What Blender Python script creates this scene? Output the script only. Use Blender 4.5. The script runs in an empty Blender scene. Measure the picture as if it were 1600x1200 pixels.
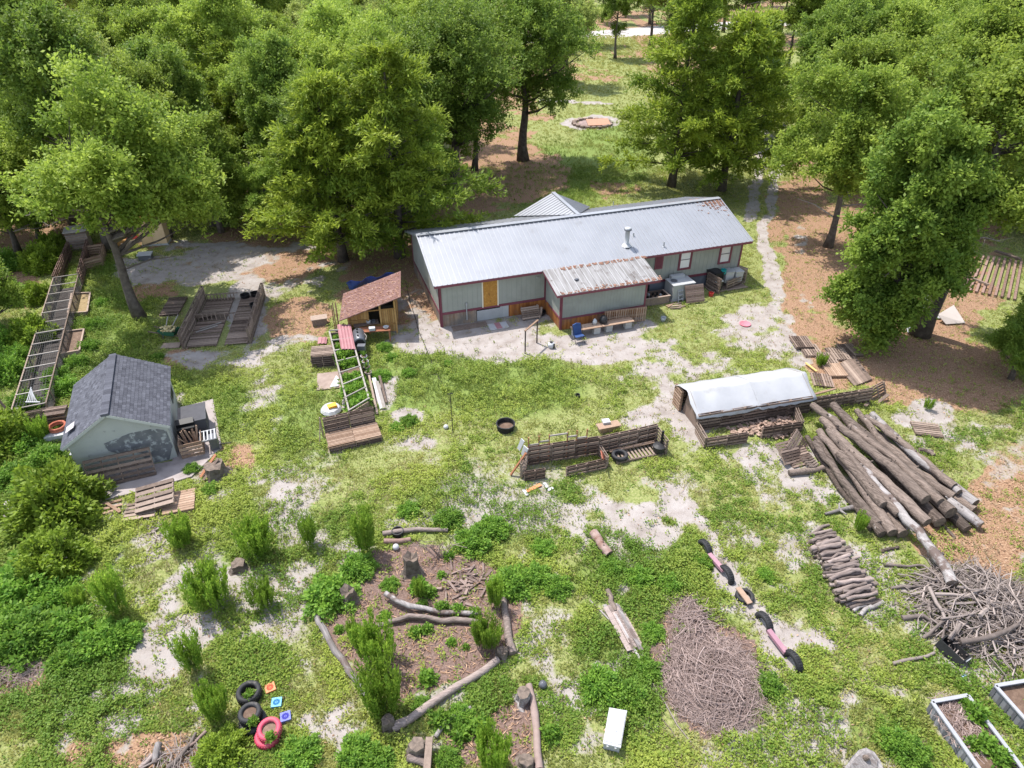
import bpy, math, random
import numpy as np
from mathutils import Vector, Matrix
R = math.radians
SC = bpy.context.scene
COL = SC.collection

# ------------------------------------------------------------------ camera, sky, sun, exposure
FPX, PITCH, CAMH = 1067.0, R(34.5), 20.0
cd = bpy.data.cameras.new('camera'); cam = bpy.data.objects.new('camera', cd); COL.objects.link(cam)
cd.sensor_width = 36.0; cd.lens = FPX * 36.0 / 1600.0; cd.clip_end = 3000.0; cd.clip_start = 0.5
cam.location = (0, 0, CAMH); cam.rotation_euler = (R(90) - PITCH, 0, 0)
SC.camera = cam
SH = Vector((0.38, -0.33, -1.0)).normalized()            # direction the sunlight travels
EL = math.asin(-SH.z); AZ = math.atan2(-SH.x, -SH.y)     # towards the sun, clockwise from +Y
w = bpy.data.worlds.new("World"); SC.world = w; w.use_nodes = True
nt = w.node_tree; sky = nt.nodes.new('ShaderNodeTexSky'); sky.sky_type = 'NISHITA'; sky.sun_disc = False
sky.sun_elevation = EL; sky.sun_rotation = AZ
hsv = nt.nodes.new('ShaderNodeHueSaturation'); hsv.inputs['Saturation'].default_value = 0.6; nt.links.new(sky.outputs[0], hsv.inputs['Color']); nt.links.new(hsv.outputs[0], nt.nodes['Background'].inputs[0]); nt.nodes['Background'].inputs[1].default_value = 0.15
sl = bpy.data.lights.new('sun', 'SUN'); sl.energy = 3.0; sl.angle = R(0.53); sl.color = (1.0, 0.95, 0.88)
so = bpy.data.objects.new('sun', sl); COL.objects.link(so); so.rotation_euler = SH.to_track_quat('-Z', 'Y').to_euler()
SC.view_settings.view_transform = 'Standard'; SC.view_settings.look = 'None'
SC.view_settings.exposure = 1.27; SC.view_settings.gamma = 1.0
SC.cycles.max_bounces = 5; SC.cycles.diffuse_bounces = 3; SC.cycles.glossy_bounces = 2; SC.cycles.transmission_bounces = 3
SC.cycles.caustics_reflective = False; SC.cycles.caustics_refractive = False

# ------------------------------------------------------------------ helpers
def G(px, py, z=0.0):
    """where the sight line through a point of the photo meets the level z"""
    u = (px - 800) / FPX; v = (600 - py) / FPX
    d = Vector((u, math.cos(PITCH) + v * math.sin(PITCH), -math.sin(PITCH) + v * math.cos(PITCH)))
    t = (z - CAMH) / d.z
    return Vector((d.x * t, d.y * t, z))
def proj(x, y, z=0.0):
    zz = z - CAMH
    cz = y * math.cos(PITCH) - zz * math.sin(PITCH); cy = y * math.sin(PITCH) + zz * math.cos(PITCH)
    return 800 + FPX * x / cz, 600 - FPX * cy / cz

MATS = {}
def mat(name, c0, c1=None, rough=0.85, nscale=4.0, mix=0.5, bump=0.0, bscale=None, metal=0.0, stretch=None, c2=None, c2at=0.62, c2w=0.08,
        c2scale=1.5, rand=0.0, transl=0.0, spec=0.3, rotz=0.0):
    """c0..c1 blended by the per-face tint and by noise; c2 = stains of their own shape; rand = per-object variation"""
    if name in MATS: return MATS[name]
    m = bpy.data.materials.new(name); m.use_nodes = True; t = m.node_tree; N = t.nodes; L = t.links
    b = N['Principled BSDF']; b.inputs['Roughness'].default_value = rough; b.inputs['Metallic'].default_value = metal
    b.inputs['Specular IOR Level'].default_value = spec
    c1 = c1 or tuple(min(1, x * 1.35) for x in c0)
    tc = N.new('ShaderNodeTexCoord'); vec = tc.outputs['Object']
    if stretch:
        mp = N.new('ShaderNodeMapping'); mp.inputs['Scale'].default_value = stretch; r0 = N.new('ShaderNodeMapping'); r0.inputs['Rotation'].default_value = (0, 0, -rotz); L.new(vec, r0.inputs[0]); L.new(r0.outputs[0], mp.inputs[0]); vec = mp.outputs[0]
    nz = N.new('ShaderNodeTexNoise'); nz.inputs['Scale'].default_value = nscale; nz.inputs['Detail'].default_value = 5; L.new(vec, nz.inputs['Vector'])
    at = N.new('ShaderNodeAttribute'); at.attribute_name = 'tint'
    ma = N.new('ShaderNodeMath'); ma.operation = 'MULTIPLY_ADD'; ma.inputs[1].default_value = 2.2 * mix; ma.inputs[2].default_value = -1.1 * mix
    L.new(nz.outputs['Fac'], ma.inputs[0])
    ad = N.new('ShaderNodeMath'); ad.operation = 'ADD'; ad.use_clamp = True; L.new(ma.outputs[0], ad.inputs[0]); L.new(at.outputs['Fac'], ad.inputs[1])
    mx = N.new('ShaderNodeMix'); mx.data_type = 'RGBA'; L.new(ad.outputs[0], mx.inputs['Factor'])
    mx.inputs[6].default_value = (*c0, 1); mx.inputs[7].default_value = (*c1, 1); out = mx.outputs[2]
    if c2:
        n2 = N.new('ShaderNodeTexNoise'); n2.inputs['Scale'].default_value = c2scale; n2.inputs['Detail'].default_value = 7; n2.inputs['Roughness'].default_value = 0.65
        L.new(tc.outputs['Object'], n2.inputs['Vector'])
        mr = N.new('ShaderNodeMapRange'); mr.inputs[1].default_value = c2at - c2w; mr.inputs[2].default_value = c2at + c2w; L.new(n2.outputs['Fac'], mr.inputs[0])
        m2 = N.new('ShaderNodeMix'); m2.data_type = 'RGBA'; L.new(mr.outputs[0], m2.inputs['Factor']); L.new(out, m2.inputs[6]); m2.inputs[7].default_value = (*c2, 1); out = m2.outputs[2]
    if rand:
        oi = N.new('ShaderNodeObjectInfo'); hs = N.new('ShaderNodeHueSaturation')
        mr = N.new('ShaderNodeMapRange'); mr.inputs[3].default_value = 1 - rand; mr.inputs[4].default_value = 1 + rand; L.new(oi.outputs['Random'], mr.inputs[0])
        L.new(mr.outputs[0], hs.inputs['Value']); L.new(out, hs.inputs['Color']); out = hs.outputs[0]
    L.new(out, b.inputs['Base Color'])
    if bump:
        nb = N.new('ShaderNodeTexNoise'); nb.inputs['Scale'].default_value = bscale or nscale * 4; nb.inputs['Detail'].default_value = 4; L.new(vec, nb.inputs['Vector'])
        bp = N.new('ShaderNodeBump'); bp.inputs['Strength'].default_value = bump; bp.inputs['Distance'].default_value = 0.03
        L.new(nb.outputs['Fac'], bp.inputs['Height']); L.new(bp.outputs[0], b.inputs['Normal'])
    if transl:
        tr = N.new('ShaderNodeBsdfTranslucent'); L.new(out, tr.inputs[0]); ms = N.new('ShaderNodeMixShader'); ms.inputs[0].default_value = transl
        L.new(b.outputs[0], ms.inputs[1]); L.new(tr.outputs[0], ms.inputs[2]); L.new(ms.outputs[0], N['Material Output'].inputs[0])
    MATS[name] = m
    return m

rng = random.Random(7)
class MB:
    """collects boxes, bars, tubes and sheets; build() links them as ONE mesh object"""
    def __init__(s): s.v = []; s.f = []; s.t = []
    def add(s, vs, fs, tint=None):
        n = len(s.v); s.v += [tuple(x) for x in vs]; t = rng.random() if tint is None else tint
        for f in fs: s.f.append(tuple(i + n for i in f)); s.t.append(t)
        return s
    def box(s, c, d, rot=None, tint=None):
        c = Vector(c); hx, hy, hz = d[0] / 2, d[1] / 2, d[2] / 2
        vs = [Vector((x, y, z)) for z in (-hz, hz) for x, y in ((-hx, -hy), (hx, -hy), (hx, hy), (-hx, hy))]
        if rot is not None:
            if not isinstance(rot, Matrix): rot = Matrix.Rotation(rot, 3, 'Z')
            vs = [rot @ v for v in vs]
        return s.add([c + v for v in vs], [(3, 2, 1, 0), (4, 5, 6, 7), (0, 1, 5, 4), (1, 2, 6, 5), (2, 3, 7, 6), (3, 0, 4, 7)], tint)
    def bar(s, a, b, wd, ht, tint=None, up=(0, 0, 1)):
        a = Vector(a); b = Vector(b); x = (b - a); ln = x.length; x.normalize(); y = Vector(up).cross(x)
        if y.length < 1e-4: y = Vector((0, 1, 0)).cross(x)
        y.normalize(); z = x.cross(y)
        return s.box((a + b) / 2, (ln, wd, ht), Matrix((x, y, z)).transposed(), tint)
    def tube(s, pts, rad, n=8, cap=True, tint=None, captint=None):
        pts = [Vector(p) for p in pts]; k = len(pts); rad = rad if isinstance(rad, (list, tuple)) else [rad] * k
        vs = []; ref = None
        for i, p in enumerate(pts):
            d = (pts[min(i + 1, k - 1)] - pts[max(i - 1, 0)]).normalized()
            if ref is None: ref = Vector((0, 0, 1)) if abs(d.z) < 0.9 else Vector((1, 0, 0))
            u = (ref - d * ref.dot(d)).normalized(); ref = u; q = d.cross(u)
            for j in range(n):
                a = 2 * math.pi * j / n; vs.append(p + (u * math.cos(a) + q * math.sin(a)) * rad[i])
        fs = [(i * n + j, i * n + (j + 1) % n, (i + 1) * n + (j + 1) % n, (i + 1) * n + j) for i in range(k - 1) for j in range(n)]
        t = rng.random() if tint is None else tint
        base = len(s.v); s.add(vs, fs, t)
        if cap:
            for f in (tuple(reversed(range(n))), tuple(range((k - 1) * n, k * n))): s.f.append(tuple(base + i for i in f)); s.t.append(t if captint is None else captint)
        return s
    def lathe(s, prof, c=(0, 0, 0), n=20, axis=None, tint=None):
        c = Vector(c); M = Matrix.Identity(3) if axis is None else Vector(axis).to_track_quat('Z', 'Y').to_matrix()
        vs = [c + M @ Vector((r * math.cos(2 * math.pi * j / n), r * math.sin(2 * math.pi * j / n), z)) for r, z in prof for j in range(n)]
        fs = [(i * n + j, i * n + (j + 1) % n, (i + 1) * n + (j + 1) % n, (i + 1) * n + j) for i in range(len(prof) - 1) for j in range(n)]
        return s.add(vs, fs, tint)
    def ext(s, poly, h, tint=None):
        """prism: polygon of 3d points pushed along the vector h"""
        p = [Vector(q) for q in poly]; h = Vector(h); n = len(p)
        return s.add(p + [q + h for q in p], [tuple(reversed(range(n))), tuple(range(n, 2 * n))] + [(i, (i + 1) % n, n + (i + 1) % n, n + i) for i in range(n)], tint)
    def xf(s, M):
        s.v = [tuple(M @ Vector(p)) for p in s.v]; return s
    def mesh(s, name, m, smooth=False):
        me = bpy.data.meshes.new(name); me.from_pydata(s.v, [], s.f); me.update()
        a = me.attributes.new('tint', 'FLOAT', 'FACE'); a.data.foreach_set('value', np.array(s.t, dtype=np.float32))
        for x in (m if isinstance(m, (list, tuple)) else [m]): me.materials.append(x)
        if smooth: me.polygons.foreach_set('use_smooth', [True] * len(me.polygons))
        return me
    def build(s, name, m, parent=None, smooth=False, world=False):
        """world=True: the verts are world coordinates, the parent stands unrotated"""
        if world and parent is not None:
            o = parent_origin(parent); s.v = [(x - o.x, y - o.y, z - o.z) for x, y, z in s.v]
        ob = bpy.data.objects.new(name, s.mesh(name, m, smooth)); COL.objects.link(ob)
        if parent is not None: ob.parent = parent
        return ob
def parent_origin(p):
    o = Vector((0, 0, 0))
    while p is not None: o += p.location; p = p.parent
    return o
def tag(o, label, cat, group=None, kind=None):
    if label: o['label'] = label
    if cat: o['category'] = cat
    if group: o['group'] = group
    if kind: o['kind'] = kind
    return o
def thing(name, label, cat, loc=(0, 0, 0), rz=0.0, group=None):
    o = bpy.data.objects.new(name, None); COL.objects.link(o); o.location = loc; o.rotation_euler = (0, 0, rz); o.empty_display_size = 0.2
    return tag(o, label, cat, group)
def solo(mb, name, m, label, cat, loc=None, group=None, smooth=False, kind=None):
    """a thing that is one mesh, its verts given in world coordinates"""
    if loc is None:
        a = np.array(mb.v); loc = (float(a[:, 0].mean()), float(a[:, 1].mean()), float(a[:, 2].min()))
    loc = Vector(loc); mb.v = [(x - loc.x, y - loc.y, z - loc.z) for x, y, z in mb.v]
    o = mb.build(name, m, None, smooth); o.location = loc
    return tag(o, label, cat, group, kind)
def kids(o): return [c for c in bpy.data.objects if c.parent == o]
KID = {}
def dup(o, loc, rz=0.0, sc=1.0, label=None, group=None):
    """a copy of a thing with copies of its parts (meshes shared)"""
    if o.name not in KID: KID[o.name] = [(c, kids(c)) for c in kids(o)]
    r = o.copy(); COL.objects.link(r); r.location = loc; r.rotation_euler = (0, 0, rz); r.scale = (sc, sc, sc) if not isinstance(sc, tuple) else sc
    if label: r['label'] = label
    if group: r['group'] = group
    for c, gs in KID[o.name]:
        d = c.copy(); COL.objects.link(d); d.parent = r
        for g in gs: e = g.copy(); COL.objects.link(e); e.parent = d
    return r
def jit(v, a): return Vector((v[0] + rng.uniform(-a, a), v[1] + rng.uniform(-a, a), v[2] + rng.uniform(-a, a)))
def raw_mesh(name, V, nper, tint, m, faces=None):
    """numpy mesh of many equal faces (nper verts each)"""
    n = len(V) // nper; me = bpy.data.meshes.new(name)
    me.vertices.add(len(V)); me.vertices.foreach_set('co', np.ascontiguousarray(V, dtype=np.float32).ravel())
    me.loops.add(len(V)); me.loops.foreach_set('vertex_index', np.arange(len(V), dtype=np.int32))
    me.polygons.add(n); me.polygons.foreach_set('loop_start', np.arange(0, len(V), nper, dtype=np.int32))
    me.update(calc_edges=True)
    a = me.attributes.new('tint', 'FLOAT', 'FACE'); a.data.foreach_set('value', np.ascontiguousarray(tint, dtype=np.float32))
    me.materials.append(m)
    return me
def leafset(P, D, L, W, up=None, rs=None):
    """diamond leaves: base P, direction D, length L, width W -> verts (4 per leaf)"""
    n = len(P); rs = rs or np.random.RandomState(1)
    D = D / (np.linalg.norm(D, axis=1, keepdims=True) + 1e-9)
    U = rs.normal(size=(n, 3)) * 0.6 + np.array([0, 0, 1.0]) if up is None else up
    S = np.cross(D, U); S /= (np.linalg.norm(S, axis=1, keepdims=True) + 1e-9)
    L = np.broadcast_to(np.asarray(L, float), (n,))[:, None]; W = np.broadcast_to(np.asarray(W, float), (n,))[:, None]
    V = np.stack([P, P + D * L * 0.45 + S * W / 2, P + D * L, P + D * L * 0.45 - S * W / 2], axis=1)
    return V.reshape(-1, 3)
def vnoise(x, y, cell, seed):
    """smooth value noise 0..1 sampled at arrays x, y"""
    g = np.random.RandomState(seed).rand(256, 256); X = x / cell + 1000; Y = y / cell + 1000
    i = np.floor(X).astype(int); j = np.floor(Y).astype(int); fx = X - i; fy = Y - j; fx = fx * fx * (3 - 2 * fx); fy = fy * fy * (3 - 2 * fy)
    a = g[i % 256, j % 256]; b = g[(i + 1) % 256, j % 256]; c = g[i % 256, (j + 1) % 256]; d = g[(i + 1) % 256, (j + 1) % 256]
    return (a * (1 - fx) + b * fx) * (1 - fy) + (c * (1 - fx) + d * fx) * fy
def fbm(x, y, cell, seed, o=4):
    r = 0; a = 0.5; s = 0
    for k in range(o): r = r + a * vnoise(x, y, cell / 2 ** k, seed + k); s += a; a *= 0.5
    return r / s

# ------------------------------------------------------------------ materials
GREYWOOD = mat('weathered_wood', (0.115, 0.083, 0.066), (0.32, 0.245, 0.20), nscale=9, mix=0.45, bump=0.4, rand=0.12)
DARKWOOD = mat('dark_weathered_wood', (0.075, 0.051, 0.041), (0.25, 0.185, 0.15), nscale=9, mix=0.45, bump=0.4, rand=0.12)
TANWOOD = mat('tan_wood', (0.22, 0.14, 0.095), (0.38, 0.27, 0.20), nscale=7, mix=0.4, bump=0.3, rand=0.12)
REDWOOD = mat('red_brown_wood', (0.20, 0.075, 0.04), (0.34, 0.15, 0.08), nscale=6, mix=0.5, bump=0.2)
HUTWOOD = mat('honey_wood', (0.28, 0.15, 0.05), (0.46, 0.28, 0.11), nscale=6, mix=0.5, bump=0.2)
CEDARSKIRT = mat('cedar_skirting', (0.22, 0.075, 0.022), (0.40, 0.16, 0.045), nscale=2.5, mix=0.7, stretch=(6, 6, 1), c2=(0.14, 0.12, 0.105), c2at=0.6, c2w=0.1, c2scale=0.9)
OLDSKIRT = mat('greyed_skirting', (0.20, 0.12, 0.07), (0.34, 0.26, 0.20), nscale=3, mix=0.7, stretch=(6, 6, 1), c2=(0.16, 0.14, 0.125), c2at=0.5, c2w=0.12, c2scale=1.4)
SIDING = mat('grey_green_siding', (0.27, 0.278, 0.248), (0.31, 0.318, 0.288), nscale=1.3, mix=0.9, rough=0.7, c2=(0.24, 0.25, 0.22), c2at=0.6, c2w=0.12, c2scale=0.7)
SIDING2 = mat('grey_siding_worn', (0.255, 0.27, 0.245), (0.30, 0.315, 0.285), nscale=1.3, mix=0.9, rough=0.7, c2=(0.22, 0.225, 0.21), c2at=0.58, c2w=0.12, c2scale=0.9)
MAROON = mat('maroon_trim', (0.135, 0.035, 0.052), (0.18, 0.055, 0.075), nscale=3, rough=0.6)
CREAM = mat('cream_paint', (0.62, 0.56, 0.44), (0.70, 0.64, 0.52), nscale=3, rough=0.6)
GALV = mat('galvanised_roofing', (0.27, 0.28, 0.305), (0.335, 0.345, 0.375), nscale=0.7, mix=0.6, rough=0.42, metal=0.35, spec=0.5, c2=(0.26, 0.265, 0.28), c2at=0.66, c2w=0.05, c2scale=0.8)
GALVOLD = mat('dirty_roofing', (0.20, 0.19, 0.185), (0.36, 0.355, 0.36), nscale=1.4, mix=1.0, rough=0.5, metal=0.2, stretch=(4, .5, .5), c2=(0.12, 0.10, 0.09), c2at=0.6, c2w=0.06, c2scale=1.4)
ROOFLITTER = mat('roof_leaf_litter', (0.16, 0.075, 0.05), (0.32, 0.19, 0.14), nscale=9, mix=0.8)
GLASS = mat('window_glass', (0.55, 0.55, 0.56), (0.68, 0.68, 0.68), nscale=5, rough=0.12, spec=0.6, stretch=(1, 1, 9))
OSB = mat('osb_board', (0.36, 0.17, 0.035), (0.60, 0.33, 0.08), nscale=11, mix=1.0, rough=0.8, c2=(0.18, 0.085, 0.02), c2at=0.63, c2w=0.02, c2scale=5)
WHITE = mat('white_plastic', (0.40, 0.405, 0.42), (0.47, 0.475, 0.49), nscale=3, rough=0.45, c2=(0.33, 0.32, 0.30), c2at=0.62, c2w=0.1, c2scale=3)
TARP = mat('white_tarp', (0.33, 0.335, 0.355), (0.39, 0.395, 0.415), nscale=1.2, mix=0.9, rough=0.6, bump=0.35, bscale=2.2, c2=(0.29, 0.285, 0.28), c2at=0.62, c2w=0.08, c2scale=0.9)
BLACK = mat('black_plastic', (0.012, 0.012, 0.013), (0.03, 0.03, 0.032), nscale=3, rough=0.5)
RUBBER = mat('tyre_rubber', (0.016, 0.016, 0.018), (0.035, 0.035, 0.038), nscale=6, rough=0.7, c2=(0.11, 0.10, 0.09), c2at=0.66, c2w=0.06, c2scale=3)
REDRUB = mat('red_painted_tyre', (0.42, 0.035, 0.075), (0.52, 0.075, 0.12), nscale=4, rough=0.6, c2=(0.25, 0.10, 0.10), c2at=0.62, c2scale=4)
PINK = mat('pink_paint', (0.255, 0.13, 0.17), (0.33, 0.185, 0.225), nscale=3, rough=0.6, c2=(0.42, 0.30, 0.25), c2at=0.66)
STEEL = mat('dark_steel', (0.10, 0.105, 0.12), (0.16, 0.165, 0.185), nscale=3, rough=0.4, metal=0.4)
GREYMET = mat('grey_metal', (0.33, 0.34, 0.355), (0.42, 0.43, 0.445), nscale=3, rough=0.5, metal=0.2)
BLUE = mat('blue_fabric', (0.012, 0.028, 0.10), (0.03, 0.07, 0.2), nscale=4, rough=0.7)
BLUETARP = mat('blue_tarp', (0.012, 0.06, 0.34), (0.03, 0.10, 0.46), nscale=3, rough=0.4)
TEAL = mat('teal_plastic', (0.02, 0.26, 0.26), (0.04, 0.36, 0.34), rough=0.4)
RED = mat('red_plastic', (0.46, 0.05, 0.045), (0.56, 0.09, 0.07), rough=0.5)
CORRED = mat('faded_red_sheet', (0.25, 0.105, 0.12), (0.36, 0.18, 0.195), nscale=3, rough=0.5)
ORANGE = mat('orange_paint', (0.50, 0.16, 0.06), (0.60, 0.24, 0.11), rough=0.6)
CYAN = mat('sky_blue_paint', (0.09, 0.32, 0.50), (0.15, 0.40, 0.57), rough=0.6)
INDIGO = mat('violet_blue_paint', (0.11, 0.13, 0.40), (0.17, 0.19, 0.48), rough=0.6)
YELLOW = mat('amber_plastic', (0.72, 0.34, 0.03), (0.8, 0.44, 0.06), rough=0.5)
SHINGLE = mat('grey_shingles', (0.045, 0.047, 0.06), (0.10, 0.104, 0.127), nscale=3, mix=0.25, rough=0.9, bump=0.15)
STUCCO = mat('peeling_white_wall', (0.36, 0.375, 0.355), (0.43, 0.445, 0.425), nscale=2, mix=0.6, rough=0.85, c2=(0.20, 0.205, 0.205), c2at=0.66, c2w=0.05, c2scale=2.2)
STUCCOBARE = mat('bare_wall_patch', (0.12, 0.125, 0.135), (0.19, 0.195, 0.205), nscale=3, mix=0.9, rough=0.9, c2=(0.34, 0.36, 0.36), c2at=0.55, c2w=0.04, c2scale=3.6)
CONCRETE = mat('concrete', (0.25, 0.215, 0.205), (0.33, 0.29, 0.28), nscale=1.5, mix=0.9, rough=0.9, bump=0.2, c2=(0.19, 0.16, 0.15), c2at=0.6, c2w=0.1, c2scale=0.9)
BARK = mat('grey_bark', (0.085, 0.066, 0.054), (0.21, 0.175, 0.15), nscale=5, mix=0.9, bump=0.9, bscale=14, rand=0.15)
TREEBARK = mat('tree_bark', (0.055, 0.043, 0.036), (0.15, 0.125, 0.105), nscale=4, mix=0.9, bump=0.9, bscale=12, rand=0.2)
LOGBARK = mat('log_bark', (0.05, 0.037, 0.030), (0.25, 0.195, 0.165), nscale=5, mix=0.85, bump=1.0, bscale=11, rand=0.14, stretch=(.55, 4, 4), rotz=R(-56), c2=(0.33, 0.29, 0.275), c2at=0.70, c2w=0.02, c2scale=1.3)
LOGPALE = mat('barkless_log', (0.14, 0.125, 0.12), (0.36, 0.335, 0.33), nscale=4, mix=0.9, bump=0.5, stretch=(.4, 4, 4), rotz=R(-56), c2=(0.12, 0.09, 0.08), c2at=0.56, c2w=0.04, c2scale=1.6)
LOGEND = mat('sawn_log_end', (0.07, 0.056, 0.048), (0.20, 0.155, 0.125), nscale=9, mix=0.9)
TWIG = mat('dry_twigs', (0.10, 0.08, 0.071), (0.34, 0.285, 0.262), nscale=5, mix=0.25)
TWIGPINK = mat('dry_brush', (0.16, 0.112, 0.098), (0.42, 0.325, 0.295), nscale=5, mix=0.25)
MULCH = mat('wood_mulch', (0.10, 0.068, 0.058), (0.27, 0.20, 0.175), nscale=8, mix=0.3)
SOIL = mat('bed_soil', (0.11, 0.07, 0.05), (0.22, 0.15, 0.11), nscale=6, mix=0.9, bump=0.6)
BRICKROOF = mat('brown_roof_felt', (0.155, 0.085, 0.075), (0.235, 0.145, 0.13), nscale=3, mix=0.8, rough=0.9, bump=0.3, c2=(0.33, 0.23, 0.20), c2at=0.63, c2w=0.05, c2scale=3)
TANPAINT = mat('tan_panel', (0.54, 0.37, 0.21), (0.64, 0.46, 0.28), nscale=2, mix=0.7)
MESHMAT = mat('wire_netting', (0.03, 0.03, 0.031), (0.06, 0.06, 0.06), nscale=5, rough=0.6)
PVC = mat('pale_pipe', (0.22, 0.195, 0.175), (0.36, 0.33, 0.305), nscale=5, rough=0.6)
CARTON = mat('chicken_brick', (0.20, 0.13, 0.10), (0.36, 0.26, 0.205), nscale=6, mix=0.6)
def leafmat(name, c0, c1, tr=0.35, rand=0.15): return mat(name, c0, c1, rough=0.55, nscale=0.35, mix=0.35, transl=tr, rand=rand, spec=0.25)
OAKLEAF = leafmat('oak_foliage', (0.16, 0.25, 0.034), (0.37, 0.46, 0.075), .5, .2)
OAKLEAF2 = leafmat('deep_oak_foliage', (0.125, 0.215, 0.034), (0.29, 0.39, 0.062), .5, .2)
CEDARLEAF = leafmat('cedar_foliage', (0.115, 0.185, 0.022), (0.32, 0.39, 0.044), .45, .18)
SHRUBLEAF = leafmat('shrub_foliage', (0.135, 0.21, 0.022), (0.3, 0.41, 0.045), .45)
WEEDLEAF = leafmat('weed_foliage', (0.1, 0.22, 0.028), (0.25, 0.41, 0.055), .5)
PLUMELEAF = leafmat('feathery_foliage', (.13, .26, .03), (.33, .46, .06), .5)
GRASSMAT = leafmat('grass_blades', (0.18, 0.25, 0.045), (0.45, 0.44, 0.15), .4, 0)
COVERMAT = leafmat('low_weeds', (0.135, 0.235, 0.032), (0.38, 0.44, 0.085), .45, 0)
LITTERMAT = mat('fallen_leaves', (0.18, 0.095, 0.055), (0.44, 0.29, 0.19), nscale=3, mix=0.2)
RUSTLEAF = leafmat('dead_orange_leaves', (0.36, 0.15, 0.03), (0.5, 0.25, 0.06))
LIGHTLEAF = leafmat('pale_oak_foliage', (0.175, 0.245, 0.055), (0.4, 0.45, 0.12), .5, .2)
DRYGRASS = leafmat('dry_grass', (.25, .20, .11), (.45, .38, .24), .3, 0)
RUSTWOOD = mat('reddish_weathered_wood', (.12, .07, .055), (.27, .175, .145), nscale=6, mix=.6, bump=.3)

# ------------------------------------------------------------------ ground: what grows or lies where (photo points of the flat yard)
SAND = [  # cx, cy, rx, ry, turn, strength
    (690, 525, 95, 26, -6, 1), (770, 508, 110, 22, -5, 1), (960, 512, 70, 22, -5, .9), (800, 540, 110, 26, -5, 1), (930, 548, 110, 24, 0, .88), (1035, 570, 62, 36, 20, .74), (1000, 600, 40, 20, 0, .6),
    (640, 500, 40, 40, 0, .8), (1100, 548, 70, 34, 0, .5), (1180, 510, 80, 42, 0, .82), (1235, 555, 45, 30, 0, .85), (1110, 590, 60, 30, 0, .58),
    (1060, 630, 45, 50, 0, .9), (1010, 650, 50, 18, -15, .6), (1110, 705, 85, 26, -5, .62), (1190, 715, 50, 24, 0, .85), (1075, 660, 40, 40, 0, .9),
    (1020, 825, 52, 44, 25, 1.1), (1010, 845, 75, 60, 25, .62), (1065, 790, 26, 40, -25, .95), (930, 845, 34, 40, 0, .62), (1130, 900, 20, 55, -32, .95), (1200, 985, 22, 60, -42, .95), (1260, 975, 42, 26, 20, .72),
    (255, 1015, 80, 50, -25, .98), (300, 990, 45, 30, 0, .95), (250, 950, 45, 60, 0, .62), (185, 1130, 55, 28, -10, .98), (450, 985, 90, 30, 0, .66), (440, 1040, 60, 32, 0, .7), (520, 1135, 80, 40, 0, .78), (390, 790, 70, 26, 0, .6), (300, 900, 60, 24, 0, .6),
    (640, 648, 22, 16, 0, .95), (612, 612, 22, 26, 0, .7), (655, 690, 50, 14, 0, .62), (300, 415, 130, 34, -5, .9), (390, 480, 36, 60, 0, .98), (345, 562, 70, 20, 0, .85), (470, 420, 90, 50, 0, .62), (440, 540, 90, 18, -6, .62), (265, 600, 26, 60, 0, .5),
    (430, 780, 40, 40, 0, .66), (460, 720, 40, 20, 0, .5), (410, 640, 40, 80, 0, .5), (1440, 648, 60, 22, 0, .85), (1500, 695, 95, 40, 10, .5), (1450, 720, 60, 30, 0, .45), (1260, 720, 60, 20, 0, .6),
    (1370, 1050, 140, 40, 0, .48), (1420, 1130, 140, 50, 0, .42), (1260, 1150, 60, 40, 0, .45), (930, 1095, 50, 60, 0, .66), (900, 1055, 40, 30, 0, .6), (1140, 790, 60, 30, 0, .5), (1240, 770, 60, 40, 0, .6), (1300, 790, 30, 20, 0, .5),
    (640, 1120, 40, 26, 0, .6), (920, 790, 50, 26, 0, .58), (1190, 745, 40, 50, 0, .5), (1010, 910, 34, 14, -15, .7), (700, 440, 80, 70, 0, .3),
    (925, 192, 52, 11, 0, 1), (895, 160, 60, 3, 2, 1), (380, 265, 40, 18, 0, .7), (1540, 690, 60, 40, 0, .5), (60, 850, 40, 20, 0, .5), (30, 1180, 60, 40, 0, .55), (95, 1060, 60, 30, 0, .45)]
TRACKS = [  # sandy wheel tracks: points and half width
    ([(1160, 190), (1200, 215), (1214, 250), (1212, 290), (1200, 330), (1187, 380)], 9, 1), ([(1178, 205), (1190, 250), (1180, 300), (1172, 340)], 9, 1),
    ([(1187, 380), (1205, 430), (1222, 470), (1205, 500)], 12, 1), ([(1255, 340), (1250, 400), (1262, 470), (1285, 520)], 10, .55), ([(1075, 780), (1110, 850), (1150, 925), (1200, 985), (1240, 1030)], 13, .95),
    ([(1200, 985), (1260, 985), (1300, 1005)], 12, .9), ([(905, 800), (925, 850), (955, 885)], 10, .8), ([(150, 1090), (260, 1030), (330, 980)], 16, .8), ([(400, 560), (430, 640), (460, 720)], 14, .55)]
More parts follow.
